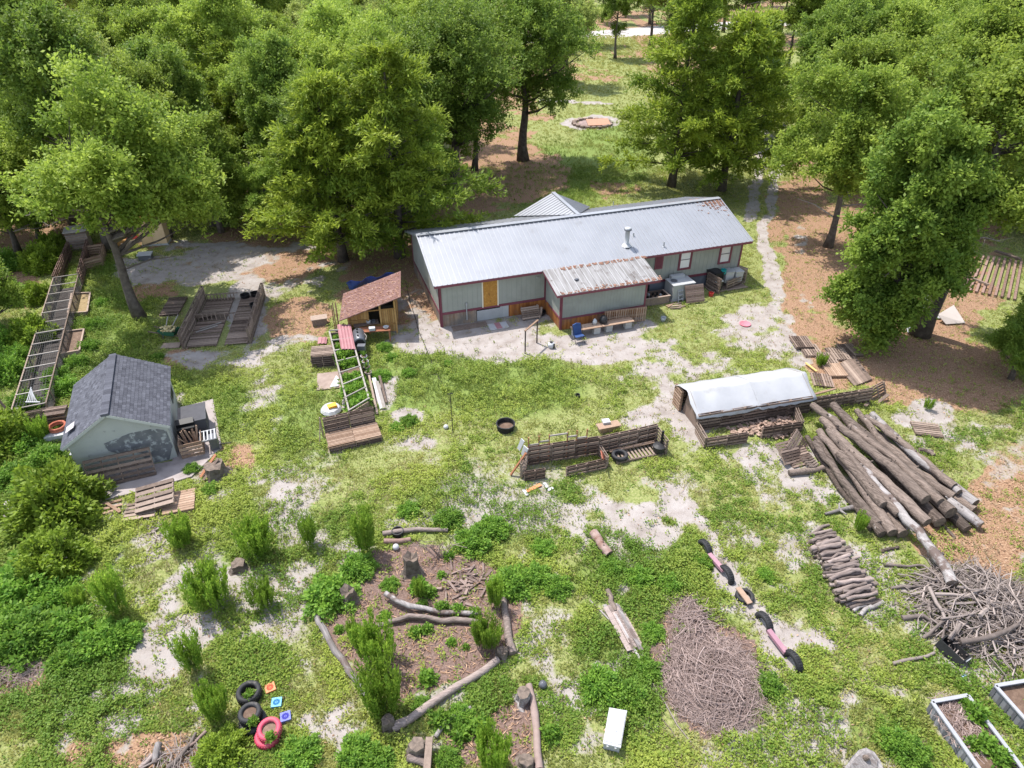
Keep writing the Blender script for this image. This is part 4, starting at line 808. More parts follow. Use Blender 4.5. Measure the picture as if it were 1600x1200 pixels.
for k in range(9):
    o_ = Vector((-.72 + k * .085, 0, 0)); m.bar(dz(q0, .9 + (.03 if k % 2 else 0)) + o_, dz(q1, .92 + (.03 if k % 2 else 0)) + o_, .09, .02, tint=.2 + .6 * (k % 2))
m.build('corrugated_sheet', CORRED, t, world=True)
m = MB(); q = G(497, 535)
for k in range(5): m.bar(q + Vector((k * .1, .4, .1 + .03 * (k % 2))), q + Vector((.12 + k * .1, -.35, .12 + .03 * (k % 2))), .1, .02)
solo(m, 'red_sheet_offcut', CORRED, 'short red corrugated offcut lying at the end of the planter', 'roofing sheet')
# smoker
c = G(566, 548); t = thing('barrel_smoker', 'dark grey barrel smoker standing by the raised planter', 'smoker', c, 0); ax = Vector((-.25, .95, 0)).normalized(); e0 = Vector((.05, -.45, .75)); e1 = e0 + ax * 1.15
m = MB(); m.lathe([(0, 0), (.30, 0), (.33, .02), (.33, 1.13), (.30, 1.15), (0, 1.15)], e0, 24, ax); m.build('drum', STEEL, t, True)
m = MB(); m.lathe([(0, 0), (.26, 0), (.26, .02), (0, .02)], e0 - ax * .022, 20, ax); m.build('drum_end', BLACK, t)
for f in (.12, .88):
    for sd in (-1, 1): m = MB(); q = e0.lerp(e1, f); m.bar((q.x, q.y, q.z - .2), (q.x + sd * .25, q.y, 0), .05, .05); m.build('leg', STEEL, t)
m = MB()
for f in (.2, .55, .85): q = e0.lerp(e1, f); m.lathe([(.05, 0), (.05, .1), (0, .1)], q + Vector((-.05, 0, .31)), 10)
m.build('vent', BLACK, t); m = MB(); m.box(e0 + Vector((.12, -.25, -.1)), (.42, .3, .3)); m.build('fire_box', STEEL, t); m = MB(); m.tube([e0.lerp(e1, .2) + Vector((.34, 0, .1)), e0.lerp(e1, .5) + Vector((.42, 0, .12)), e0.lerp(e1, .8) + Vector((.34, 0, .1))], .02, 6); m.build('handle', PVC, t)
for k in range(5):
    c = G(567 + 2.4 * k, 556 + 8.5 * k); t = thing('potted_seedling', 'potted seedling in the row beside the raised planter', 'pot', c, 0, 'pots beside the planter'); m = MB(); m.lathe([(0, 0), (.15, 0), (.19, .36), (.16, .36), (.14, .30), (0, .30)], (0, 0, 0), 14); m.build('body', (BLACK, GREYMET, WHITE, STEEL, PVC)[k], t); m = MB(); m.lathe([(.155, .33), (.08, .35), (0, .345)], (0, 0, 0), 12); m.build('soil', SOIL, t); m = MB(); [m.bar((0, 0, .33), (rng.uniform(-.2, .2), rng.uniform(-.2, .2), rng.uniform(.45, .62)), .05, .012) for _ in range(9)]; m.build('leaves', WEEDLEAF, t)
for k, (a, b, wd) in enumerate((((585, 598), (597, 640), .2), ((590, 604), (601, 640), .16), ((594, 596), (604, 632), .12), ((578, 596), (590, 650), .1))):
    m = MB(); m.bar(G(*a) + Vector((0, 0, .3 + .03 * k)), G(*b) + Vector((0, 0, .06 + .03 * k)), wd, .03); solo(m, 'white_board', [WHITE, PVC, GREYWOOD, GREYWOOD][k], ['widest white board in the bundle dropped beside the planter', 'pale grey board next to the widest white one by the planter', 'thin grey lath on the outer side of the dropped boards', 'dark weathered lath tight along the planter side'][k], 'board')
# left side of the planter: stack of pallets, plywood, white bag
for k in range(6): pallet('grey pallet in the tall neat stack beside the planter' if k < 5 else 'slatted grey pallet topping the tall stack beside the planter', G(507, 566, .0) + Vector((rng.uniform(-.03, .03), rng.uniform(-.03, .03), .01 + .128 * k)), R(10), 'pallets in the tall stack' if k < 5 else None, 'grey')
m = MB(); c = G(515, 596); m.box(c + Vector((0, 0, .05)), (1.25, 1.55, .05), R(12)); solo(m, 'plywood_sheet', mat('pale_plywood', (.22, .165, .14), (.33, .26, .225), nscale=3, mix=.9), 'pale plywood sheet lying flat next to the planter', 'plywood')
m = MB(); c = G(521, 597, .08); m.add([c + Vector(v) for v in ((-.08, -.5, 0), (.36, -.42, .02), (.2, .35, .01), (.02, .6, 0), (-.08, -.5, .03), (.36, -.42, .05), (.2, .35, .04), (.02, .6, .03))], [(3, 2, 1, 0), (4, 5, 6, 7), (0, 1, 5, 4), (1, 2, 6, 5), (2, 3, 7, 6), (3, 0, 4, 7)]); solo(m, 'white_sheet', WHITE, 'tapering white panel lying on the plywood sheet', 'panel')
c = G(518, 643); t = thing('white_sack', 'crumpled white sack with an amber tub on it near the pallet seat', 'sack', c, .2); m = MB(); m.lathe([(0, 0), (.45, 0), (.52, .12), (.42, .26), (.2, .33), (0, .34)], (0, 0, 0), 11); m.build('bag', WHITE, t)
m = MB(); m.box((.08, -.05, .36), (.42, .3, .14), .3); m.build('amber_tub', YELLOW, t)
m = MB(); c = G(537, 640); m.bar(c + Vector((0, 0, .1)), c + Vector((-.12, .7, .25)), .12, .03); solo(m, 'pale_lath', PVC, 'pale lath lying between white sack and planter', 'board')
# pallet seat at the end of the planter
st = thing('pallet_couch', 'long seat of grey pallets with an upright pallet back closing the planter', 'pallet seat', G(549, 685))
a, b = G(509, 683), G(588, 665); ux = (b - a).normalized(); un = Vector((-ux.y, ux.x, 0))
panels(st, a + un * .02, b + un * .02, 1.05, 2, .02, DARKWOOD, 5)
for k in range(2):
    for lay in range(3):
        pa, ss, pb = pallet_parts(1.2, 1.05, 12 if lay == 2 else 7); c = a + ux * ((b - a).length * (.25 + .5 * k)) - un * (.75) + Vector((0, 0, .01 + lay * .128)); M4 = Matrix.Translation(c) @ Matrix.Rotation(math.atan2(ux.y, ux.x), 4, 'Z'); mm = MB()
        for s in [pa, pb] + ss:
            s.xf(M4); mm.v, n0 = mm.v + s.v, len(mm.v); mm.f += [tuple(i + n0 for i in f) for f in s.f]; mm.t += s.t
        mm.build('seat_pallet', [DARKWOOD, DARKWOOD, TANWOOD][lay], st, world=True)
m = MB(); m.bar(a - ux * .1 + un * .1, a - ux * .1 + un * .1 + Vector((0, 0, 1.1)), .05, .05); m.bar(a - ux * .35 - un * .5, a - ux * .1 + un * .05 + Vector((0, 0, 1.0)), .04, .04); m.build('prop', GREYWOOD, st, world=True)
# thin pole and stone in the lawn, rubber tub
m = MB(); c = G(708, 678); m.tube([c, c + Vector((-.02, 0, 2.35))], [.02, .014], 6); m.box(c + Vector((0, 0, 2.3)), (.22, .03, .03), .4); solo(m, 'thin_pole', BLACK, 'thin black metal pole stuck upright in the lawn', 'pole', c)
m = MB(); c = G(697, 669); m.lathe([(0, 0), (.11, .01), (.13, .09), (.08, .17), (0, .19)], c, 10); solo(m, 'white_stone', WHITE, 'round white stone near the foot of the thin pole', 'stone', c, smooth=True)
m = MB(); c = G(790, 670); m.lathe([(0, 0), (.40, 0), (.43, .30), (.455, .31), (.455, .34), (.40, .34), (.385, .1), (0, .09)], c, 28); o = solo(m, 'rubber_tub', RUBBER, 'round black rubber feed tub standing alone in the lawn', 'tub', c, smooth=False)
m = MB(); m.lathe([(.385, .11), (0, .115)], (0, 0, 0), 24); m.build('dirt_fill', SOIL, o)
m = MB(); c = G(902, 620); m.lathe([(0, 0), (.12, 0), (.14, .14), (.12, .14), (.1, .03)], c, 14); solo(m, 'black_pot', BLACK, 'small black pot sitting in the grass behind the pallet pen', 'pot', c)

# ------------------------------------------------------------------ shed
SA = R(22.2); SO = Vector((-14.83, 23.2, 0)); SW, SL, SE, SR = 4.1, 5.0, 1.95, 3.12
shed = thing('shed', 'small white peeling gable shed with a grey shingled roof', 'shed', SO, SA)
m = MB(); x0, x1 = -SW + .28, -.05; xm = -SW / 2 - .0
m.ext([(x0, .1, 0), (x1, .1, 0), (x1, .1, SE), (xm, .1, SR - .08), (x0, .1, SE)], (0, SL - .35, 0)); m.build('wall', STUCCO, shed)
m = MB()
poly = [(-2.55, 1.6), (-1.5, 1.84), (-.6, 1.82), (-.12, 1.6), (-.10, .7), (-.4, .02), (-1.2, .05), (-1.5, .9), (-2.2, .95), (-2.5, 1.2)]
m.ext([(a, .098, b) for a, b in poly], (0, -.012, 0), tint=.3); m.build('bare_patch', STUCCOBARE, shed)
m = MB(); m.box((-.045, 3.7, 1.35), (.03, .9, .8)); wn = m.build('window', BLACK, shed); m = MB()
for a, b, c, d in ((3.25, 1.35, .06, .92), (4.15, 1.35, .06, .92), (3.7, .92, .84, .06), (3.7, 1.78, .84, .06), (3.7, 1.35, .84, .04), (3.7, 1.35, .04, .8)): m.box((-.028, a, b), (.04, c, d))
m.build('window_frame', STEEL, wn)
roofS = None
for sd in (-1, 1):
    m = MB(); e = x1 + .16 if sd > 0 else x0 - .22; a = Vector((e, 0, SE - .06)); r_ = Vector((xm, 0, SR)); dv = r_ - a; ln = dv.length; dv.normalize(); n = Vector((-dv.z, 0, dv.x)); n = n if n.z > 0 else -n
    if roofS is None:
        b = MB(); b.ext([a + Vector((0, -.08, 0)), r_ + Vector((0, -.08, 0)), r_ + Vector((0, SL - .05, 0)), a + Vector((0, SL - .05, 0))], n * -.05); roofS = b.build('roof', STEEL, shed)
    else: b = MB(); b.ext([a + Vector((0, -.08, 0)), r_ + Vector((0, -.08, 0)), r_ + Vector((0, SL - .05, 0)), a + Vector((0, SL - .05, 0))], n * -.05); b.build('roof_deck', STEEL, roofS)
    rows, tabs = 17, 26; rl = ln / rows; tw = (SL + .05) / tabs
    for i in range(rows):
        for j in range(-1, tabs + 1):
            y0 = -.1 + (j + .5 * (i % 2)) * tw; y1 = y0 + tw * .965; y0 = max(y0, -.1); y1 = min(y1, SL - .03)
            if y1 - y0 < .02: continue
            p = a + dv * (i * rl); q = a + dv * min((i + 1) * rl + .05, ln); m.ext([p + n * .022 + Vector((0, y0, 0)), p + n * .022 + Vector((0, y1, 0)), q + n * .005 + Vector((0, y1, 0)), q + n * .005 + Vector((0, y0, 0))], n * .014, tint=min(1, max(0, rng.gauss(.45, .22))))
    m.build('shingles', SHINGLE, roofS)
m = MB()
for j in range(26): m.box((xm, -.05 + j * .195, SR + .035), (.3, .19, .02), tint=rng.gauss(.5, .2))
m.box((xm, -.1, SR - .0), (.3, .06, .12), tint=1); m.build('ridge_shingles', SHINGLE, roofS)
m = MB(); c = Vector((-3.75, .75, 0)); c.z = SE - .06 + (SR - SE) * (.95 / 2.2) * .45 + .06; m.box(Vector((-3.65, .75, 2.32)), (.42, .45, .02), Matrix.Rotation(R(-30), 3, 'Y'), tint=.9); m.build('pale_patch', mat('pale_board', (.36, .32, .33), (.44, .40, .41)), roofS)
m = MB(); m.bar((x1 + .14, -.1, SE - .1), (xm, -.1, SR - .05), .03, .12); m.bar((x0 - .2, -.1, SE - .1), (xm, -.1, SR - .05), .03, .12); m.build('barge_board', STUCCO, shed)
sp = [G(276, 640), G(333, 625), G(347, 700), G(300, 746), G(232, 766), G(165, 782), G(146, 742), G(270, 722)]
m = MB(); m.ext([(p.x, p.y, 0.0) for p in sp], (0, 0, .07)); tag(solo(m, 'concrete_slab', CONCRETE, None, None), 'stained concrete slab around the shed', None, None, 'structure')
S_ = lambda x, y, z=.07: SO + Matrix.Rotation(SA, 3, 'Z') @ Vector((x, y, z))
PW = lambda lb, x, y, rz, tl, kind='dark', z=.08: pallet(lb, S_(x, y, z), None, None, kind, tilt=(R(tl), 0, SA + R(rz)))
PW('slatted dark pallet leaning at the shed front, the one nearer the slab corner', -1.55, -.5, 0, 66, 'gap', .62); PW('slatted dark pallet leaning at the shed front beside the big shrub', -2.8, -.5, 0, 64, 'gap', .62)
# crates and chairs stacked on the slab side
t = thing('slatted_crate', 'brown slatted crate full of wood offcuts on the slab by the shed corner', 'crate', S_(.62, .25), SA)
m = MB()
for z in (.1, .3, .5, .7): m.box((0, -.42, z), (.95, .03, .14)); m.box((-.46, 0, z), (.03, .8, .14)); m.box((.46, 0, z), (.03, .8, .14))
m.build('slats', TANWOOD, t); m = MB()
for k in range(9): m.bar((rng.uniform(-.3, .3), rng.uniform(-.3, .3), .2), (rng.uniform(-.4, .4), rng.uniform(-.3, .4), rng.uniform(.95, 1.3)), .08, .03)
m.build('offcuts', TANWOOD, t)
t = thing('black_grill', 'black kettle-like grill box behind the brown slatted crate', 'grill', S_(.5, 1.05), SA); m = MB(); m.box((0, 0, .75), (.75, .5, .3)); m.build('fire_box', BLACK, t); m = MB(); m.box((0, .12, 1.0), (.75, .3, .2), Matrix.Rotation(R(20), 3, 'X')); m.build('lid', BLACK, t)
for x in (-.3, .3): m = MB(); m.box((x, 0, .3), (.05, .4, .6)); m.build('leg', BLACK, t)
m = MB(); m.box(S_(.85, 1.85, .55), (1.0, 1.3, .9), SA); m.box(S_(.85, 1.85, 1.03), (1.1, 1.4, .05), SA); solo(m, 'black_cupboard', mat('charcoal_board', (.05, .05, .058), (.085, .085, .095), nscale=4), 'low black cupboard with a flat top on the slab', 'cupboard')
t = thing('white_rack', 'small white slatted rack standing at the slab side of the crate', 'rack', S_(1.35, .35), SA)
m = MB()
for k in range(5): m.box((-.3 + k * .15, 0, .62), (.05, .75, .03))
m.box((0, -.36, .6), (.7, .04, .05)); m.box((0, .36, .6), (.7, .04, .05)); m.build('slats', WHITE, t)
for x in (-.3, .3):
    for y in (-.33, .33): m = MB(); m.box((x, y, .3), (.05, .05, .58)); m.build('leg', WHITE, t)
m = MB(); m.box(S_(1.55, .15, .4), (.35, .45, .6), SA); solo(m, 'dark_box', STEEL, 'dark metal box at the outer edge of the slab', 'box')
m = MB(); a = S_(1.75, .25, .12); m.bar(a, a + Vector((.5, .05, .05)), .04, .04); solo(m, 'metal_rod', BLACK, 'short dark rod lying across the slab', 'rod')
# pallets and timber before the shed
o = pallet('reddish slatted pallet tilted over others before the shed', G(243, 776, .42), None, None, 'open', tilt=(R(16), R(-7), R(17))); o.scale = (1.25, 1.2, 1); o = pallet('grey slatted pallet under the reddish tilted one before the shed', G(281, 786, .05), R(18), None, 'tan'); o.scale = (1.0, 1.25, 1); pallet('small grey pallet at the front of the loose heap before the shed', G(221, 800, .03), R(14), None, 'open'); pallet('brown slatted pallet lying lowest in the loose heap before the shed', G(246, 786, .02), R(24), None, 'tan')
for k, (a, b) in enumerate((((152, 790), (190, 781)), ((155, 797), (192, 788)), ((158, 803), (188, 795)), ((165, 785), (188, 800)))):
    m = MB(); m.bar(G(*a, .05 + .03 * k), G(*b, .06 + .03 * k), .12, .04); solo(m, 'loose_plank', TANWOOD, 'brown plank in the loose heap beside the big shrub', 'plank', group='planks by the shrub')
m = MB()
for k in range(60): c = G(246 + rng.gauss(0, 8), 826 + rng.gauss(0, 10)); a = rng.uniform(0, 6.28); m.bar(c + Vector((0, 0, .02)), c + Vector((math.cos(a) * .3, math.sin(a) * .3, rng.uniform(.03, .12))), .03, .02)
solo(m, 'stick_litter', TWIG, 'little heap of grey sticks in the grass before the shed', 'stick heap')
# stump with leaning planks
def stump(label, c, r, h, mt=BARK, hollow=False, lean=(0, 0)):
    t = thing('tree_stump', label, 'stump', c); m = MB(); q = random.Random(int(c.x * 100)); n = 12; V = []
    for z, f in ((0, 1.45), (.12 * h, 1.15), (.5 * h, .98), (h, .92)):
        for j in range(n): a = 6.283 * j / n; rr = r * f * (1 + .22 * math.sin(3 * a + c.x) * (1.2 - z / h) + .1 * math.sin(5 * a + c.y) + q.uniform(-.09, .09)); V.append((rr * math.cos(a) + lean[0] * z, rr * math.sin(a) + lean[1] * z, z + (q.uniform(-.3, .35) * r * (1.6 if hollow else .6) if z == h else 0)))
    m.add(V, [(i * n + j, i * n + (j + 1) % n, (i + 1) * n + (j + 1) % n, (i + 1) * n + j) for i in range(3) for j in range(n)], .4); m.build('bark', mt, t)
    m = MB(); top = [Vector(V[3 * n + j]) * 1 for j in range(n)]; cz = sum((p for p in top), Vector()) / n; m.add(top + [cz - Vector((0, 0, .25 * h if hollow else .01))], [(j, (j + 1) % n, n) for j in range(n)], .6); m.build('cut_top', LOGEND, t)
    return t
stump('broad dark stump with planks leaning on it near the concrete slab', G(338, 742), .42, .55)
for k, (a, b) in enumerate((((313, 746), (337, 710)), ((318, 750), (341, 716)))): m = MB(); m.bar(G(*a, .05), G(*b, .75), .14, .03); solo(m, 'rusty_plank', REDWOOD if k == 0 else DARKWOOD, ['rusty red plank leaning against the broad stump', 'dark plank leaning against the broad stump'][k], 'plank')
# behind the shed: slatted boxes, red coils, white jars
t = thing('slatted_box', 'dark slatted box on edge behind the shed corner', 'box', G(96, 662), .3); m = MB()
for k in range(5): m.box((0, 0, .1 + k * .16), (.9, .7, .1))
m.box((0, 0, .86), (1.0, .06, .05), tint=1); m.build('slats', DARKWOOD, t)
m = MB()
for k in range(2): m.tube([G(96, 680) + Vector((.35 * math.cos(a / 10 * 6.28), .35 * math.sin(a / 10 * 6.28), .45 + .1 * k)) for a in range(11)], .06, 8, cap=False)
solo(m, 'red_coil', mat('orange_red_hose', (.36, .10, .06), (.46, .17, .11)), 'coil of orange-red hose on a white board beside the shed', 'hose'); m = MB(); m.box(G(93, 687) + Vector((0, 0, .3)), (.95, .5, .2), .35); m.box(G(93, 687) + Vector((0, 0, .1)), (.7, .4, .2), .35); solo(m, 'white_board_stack', WHITE, 'white box-like board stack under the red coil', 'board')
for k, q in enumerate(((106, 706), (117, 708), (118, 716))): m = MB(); c = G(*q); m.lathe([(0, 0), (.14, 0), (.15, .3), (.08, .36), (0, .37)], c, 12); solo(m, 'white_jug', WHITE, 'white plastic jug half hidden between shrub and shed', 'jug', c, group='jugs behind the shrub')
for k, q in enumerate(((22, 783), (31, 789))): m = MB(); c = G(*q); m.box(c + Vector((0, 0, .06)), (.7, .22, .1), .9); solo(m, 'concrete_block', PVC, ['pale slim block lying in weeds beyond the big shrub, the farther of two', 'pale slim block lying in weeds beyond the big shrub, the closer of two'][k], 'block')
m = MB(); c = G(22, 653); m.tube([c, c + Vector((-.55, .25, 1.0))], .06, 7); m.lathe([(0, 0), (.07, 0), (.07, .05), (0, .06)], c + Vector((-.55, .25, 1.0)), 8); solo(m, 'leaning_post', GREYWOOD, 'rough post leaning at the near end of the chicken run', 'post', c)

# ------------------------------------------------------------------ chicken run
RA = Vector((-23.5, 25.7, 0)); RD = Vector((-.383, .924, 0)); RNn = Vector((.924, .383, 0)); RWd, RLn, RH = 1.42, 15.3, .82
run = thing('chicken_run', 'long low chicken run roofed with netting along the edge of the woods', 'chicken run', RA)
q_ = lambda u, v, z: RA + RD * u + RNn * v + Vector((0, 0, z))
for v in (0, RWd): m = MB(); m.bar(q_(0, v, RH), q_(RLn, v, RH), .06, .05); m.bar(q_(0, v, .06), q_(RLn, v, .06), .06, .1); m.build('rail', GREYWOOD, run, world=True)
for k in range(13): m = MB(); m.bar(q_(k * RLn / 12, 0, RH + .05), q_(k * RLn / 12, RWd, RH + .05), .055, .04); m.build('crossbar', PVC, run, world=True)
for k in range(13):
    for v in (0, RWd): m = MB(); m.bar(q_(k * RLn / 12, v, 0), q_(k * RLn / 12, v, RH), .06, .06); m.build('post', GREYWOOD, run, world=True)
m = MB()
for k in range(10): m.bar(q_(0, .03 + k * .14, RH + .02), q_(RLn, .03 + k * .047, RH + .02), .012, .008)
for k in range(60): m.bar(q_(.05 + k * .25, 0, RH + .028), q_(.05 + k * .25, RWd, RH + .028), .01, .008, up=(0, 0, 1))
m.build('roof_netting', MESHMAT, run, world=True)
m = MB()
for v in (0, RWd):
    for k in range(14): m.bar(q_(0, v, .08 + k * .055), q_(RLn, v, .08 + k * .055), .008, .012)
    for k in range(150): m.bar(q_(.05 + k * .1, v, .05), q_(.05 + k * .1, v, RH), .01, .01)
m.build('side_netting', MESHMAT, run, world=True)
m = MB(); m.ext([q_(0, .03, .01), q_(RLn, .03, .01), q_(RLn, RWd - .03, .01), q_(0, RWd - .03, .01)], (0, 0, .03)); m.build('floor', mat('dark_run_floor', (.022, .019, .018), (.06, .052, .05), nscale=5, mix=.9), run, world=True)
t = thing('pallet_alley', 'narrow alley of reddish pallets continuing the chicken run into the woods', 'pallet fence', q_(19, .7, 0))
panels(t, q_(RLn + .1, 0, 0), q_(RLn + 6, .25, 0), .95, 5, .02, RUSTWOOD, 6); panels(t, q_(RLn + .1, RWd, 0), q_(RLn + 6, 1.45, 0), .95, 5, .02, RUSTWOOD, 6)
t = thing('wooden_gate_steps', 'pale box with slatted front at the far end of the pallet alley', 'box', q_(RLn + 7, .8, 0), R(22)); m = MB()
for k in range(7): m.box((0, -.6, .1 + k * .2), (1.35, .05, .15))
m.build('slats', GREYWOOD, t); m = MB(); m.box((0, 0, .72), (1.35, 1.15, 1.4)); m.box((0, 0, 1.45), (1.5, 1.35, .05), tint=1); m.build('box', PVC, t)
t = thing('white_rack', 'white triangular rack lying on the near end of the chicken run', 'rack', q_(.55, 1.0, RH + .08)); m = MB()
for k in range(6): m.bar((-.3 + .1 * k, -.3, 0), (-.3 + .06 * k, .35 - .09 * k, .4 - .04 * k), .035, .03)
m.bar((-.35, -.32, 0), (.35, -.32, 0), .05, .04); m.build('slats', WHITE, t)
t = thing('end_pallet', 'grey slatted panel closing the near end of the chicken run', 'pallet', q_(-.1, .6, 0)); panel(t, q_(-.12, -.1, 0), q_(-.12, 1.7, 0), .62, .02, GREYWOOD, 4)
# raised garden squares by the run
def bed(label, corners, h, soil=SOIL, wood=GREYWOOD, name='garden_bed'):
    c = [G(*q, h) for q in corners]; t = thing(name, label, 'garden bed', (sum(c, Vector()) / len(c)).xy.to_3d()); m = MB()
    for a, b in zip(c, c[1:] + c[:1]): m.bar(Vector((a.x, a.y, h / 2)), Vector((b.x, b.y, h / 2)), .05, h); m.bar(Vector((a.x, a.y, h + .012)), Vector((b.x, b.y, h + .012)), .09, .025, tint=.9)
    m.build('frame', wood, t, world=True); m = MB(); m.ext([(p.x, p.y, .02) for p in c], (0, 0, h * .65)); m.build('soil', soil, t, world=True); return t
bed('square board bed of tan soil beside the run, the farther one', ((112, 458), (141, 457), (136, 487), (106, 489)), .3, mat('tan_soil', (.22, .16, .08), (.36, .27, .15), nscale=5, mix=.9)); bed('square board bed of brown soil beside the run, the closer one', ((100, 518), (131, 514), (124, 547), (92, 553)), .3)
# far pens, tan shed
t = thing('pallet_pen', 'little square pen of brown pallets beside the pallet alley', 'pen', G(146, 410)); a, b, c, d = G(134, 424), G(162, 416), G(166, 398), G(138, 402)
panel(t, a, b, .8, .02, TANWOOD, 5); panel(t, b, c, .8, .02, TANWOOD, 5); panel(t, c, d, .8, .02, TANWOOD, 5); panel(t, d, a, .8, .02, TANWOOD, 5)
t = thing('fence', 'weathered rail fence with a red board between the pen and tan cabinet', 'fence', G(190, 378)); m = MB(); m.bar(G(172, 368, .9), G(222, 360, .95), .1, .12); m.bar(G(190, 384, .5), G(222, 374, .55), .05, .3); m.build('rail', GREYWOOD, t, world=True)
for q in ((174, 378), (190, 374), (208, 370)): m = MB(); c = G(*q); m.bar(c, c + Vector((0, 0, 1.5)), .09, .09); m.build('post', GREYWOOD, t, world=True)
m = MB(); m.bar(G(196, 373, .7), G(222, 368, .75), .04, .25); m.build('red_board', RED, t, world=True)
m = MB(); c = G(192, 388); m.box(c + Vector((0, 0, .35)), (1.0, .6, .7), .2); solo(m, 'wooden_chest', HUTWOOD, 'honey-brown wooden chest beside the tree trunk near the fence', 'chest')
t = thing('tan_cabinet', 'tan two-door outdoor cabinet with a rusty roof edge under the trees', 'cabinet', G(243, 384), R(10)); m = MB(); m.box((0, .5, 1.05), (1.75, 1.0, 1.9)); m.build('body', TANPAINT, t); m = MB(); m.box((0, .5, 2.05), (2.0, 1.3, .07)); m.box((0, -.16, 2.0), (2.0, .04, .1)); m.build('roof', mat('rusty_edge', (.36, .10, .04), (.46, .16, .08)), t)
for x in (-.435, .435): m = MB(); m.box((x, -.015, 1.1), (.84, .03, 1.75)); dd = m.build('door', TANPAINT, t); m = MB(); m.box((x * .2, -.045, 1.3), (.05, .03, .3)); m.build('handle', BLACK, dd)
m = MB(); m.box((0, .5, .07), (1.8, 1.05, .14)); m.build('plinth', GREYMET, t)
t = thing('white_chest', 'white flat-lidded chest standing on the sandy clearing', 'chest', G(229, 405), .2); m = MB(); m.box((0, 0, .2), (.85, .55, .36)); m.build('body', STEEL, t); m = MB(); m.box((0, 0, .42), (.95, .65, .07)); m.build('lid', WHITE, t)

# ------------------------------------------------------------------ pallet shed bays
by = thing('pallet_bay', 'open bay between two pallet walls with plank floors on the sandy clearing', 'pallet bay', G(330, 500)); U = Vector((-.16, .987, 0)); V_ = Vector((.987, .16, 0)); B0 = G(287, 546); P_ = lambda u, v, z=0: B0 + U * u + V_ * v + Vector((0, 0, z))
for k in range(4):
    panel(by, P_(k * 1.5, 0), P_(k * 1.5 + 1.45, .02), 1.0, .03, GREYWOOD, 7, th=.14); panel(by, P_(k * 1.5, 3.6), P_(k * 1.5 + 1.45, 3.6), .95, .03, GREYWOOD, 7, th=.14)
for v0, v1, n in ((.15, 1.75, 5), (2.2, 3.45, 5)):
    for k in range(4):
        m = MB(); nb = 9
        for j in range(nb): m.bar(P_(k * 1.5 + .08 + j * .16, v0, .1 + rng.uniform(-.01, .01)), P_(k * 1.5 + .08 + j * .16, v1, .1), .125, .03)
        m.bar(P_(k * 1.5, v0 + .03, .045), P_(k * 1.5 + 1.42, v0 + .03, .045), .06, .08); m.bar(P_(k * 1.5, v1 - .03, .045), P_(k * 1.5 + 1.42, v1 - .03, .045), .06, .08); m.build('floor_pallet', DARKWOOD if k % 2 else GREYWOOD, by, world=True)
m = MB()
for k in range(9): m.bar(P_(3.0, .25 + k * .25, .12), P_(3.0, .25 + k * .25, .55), .05, .03); m.bar(P_(5.6, .25 + k * .2, .12), P_(5.6, .25 + k * .2, .6), .05, .03)
m.bar(P_(3.0, .1, .5), P_(3.0, 2.4, .5), .04, .05); m.bar(P_(5.6, .1, .55), P_(5.6, 2.1, .55), .04, .05); m.build('slatted_divider', GREYWOOD, by, world=True)
m = MB(); m.box(P_(3.3, .45, .35), (.75, .35, .14), .5); m.box(P_(3.5, .9, .3), (.6, .3, .12), .2); m.build('pale_blocks', GREYWOOD, by, world=True)
for k, (a, b) in enumerate(((1.6, .35), (1.95, .5))): m = MB(); m.bar(P_(a, b, .16), P_(a + .6, b + 1.1, .17), .09, .03); solo(m, 'loose_lath', PVC, ['pale lath lying aslant on the bay floor, the closer one', 'pale lath lying aslant on the bay floor, the farther one'][k], 'board')
m = MB(); c = P_(4.2, 3.25, .12); m.lathe([(0, 0), (.22, 0), (.27, .3), (.23, .3), (.2, .05)], c, 16); solo(m, 'black_bucket', BLACK, 'black bucket standing inside the pallet bay by its wall', 'bucket', c)
for k, q in enumerate(((384, 467), (400, 464))): m = MB(); c = G(*q); m.lathe([(0, 0), (.24, 0), (.30, .32), (.26, .32), (.22, .05)], c, 16); solo(m, 'black_tub', BLACK, ['black tub touching the outer side of the bay wall', 'black tub a step away from the bay wall on sand'][k], 'tub', c)
m = MB(); m.box(G(268, 541) + Vector((0, 0, .05)), (1.0, .55, .05), .12); solo(m, 'grey_board', GREYWOOD, 'short grey board laid before the wheelbarrow', 'board')
pallet('dark plank pallet lying along the outer side of the bay wall', G(272, 480), R(8), None, 'plank')
t = thing('wheelbarrow', 'green wheelbarrow loaded with pale wood pieces beside the pallet bay', 'wheelbarrow', G(268, 528), R(-8)); m = MB(); m.add([(x * f - .0, y * f, z) for z, f in ((.25, .65), (.58, 1)) for x, y in ((-.55, -.33), (.5, -.33), (.5, .33), (-.55, .33))], [(3, 2, 1, 0), (0, 1, 5, 4), (1, 2, 6, 5), (2, 3, 7, 6), (3, 0, 4, 7)]); m.build('tray', mat('green_steel', (.02, .09, .055), (.04, .14, .08)), t)
for y in (-.3, .3): m = MB(); m.bar((.55, y * .5, .25), (-1.1, y, .5), .05, .05); m.build('handle', GREYWOOD, t); m = MB(); m.bar((-.25, y, .35), (-.3, y, 0), .04, .04); m.build('leg', STEEL, t)
m = MB(); m.lathe([(.05, -.05), (.19, -.05), (.19, .05), (.05, .05)], (.7, 0, .19), 16, (0, 1, 0)); m.build('wheel', BLACK, t)
m = MB()
for k in range(26): c = Vector((rng.uniform(-.45, .4), rng.uniform(-.28, .28), rng.uniform(.5, .68))); m.box(c, (rng.uniform(.1, .25), .09, .07), Matrix.Rotation(rng.uniform(0, 3), 3, 'Z') @ Matrix.Rotation(rng.uniform(-.5, .5), 3, 'Y'))
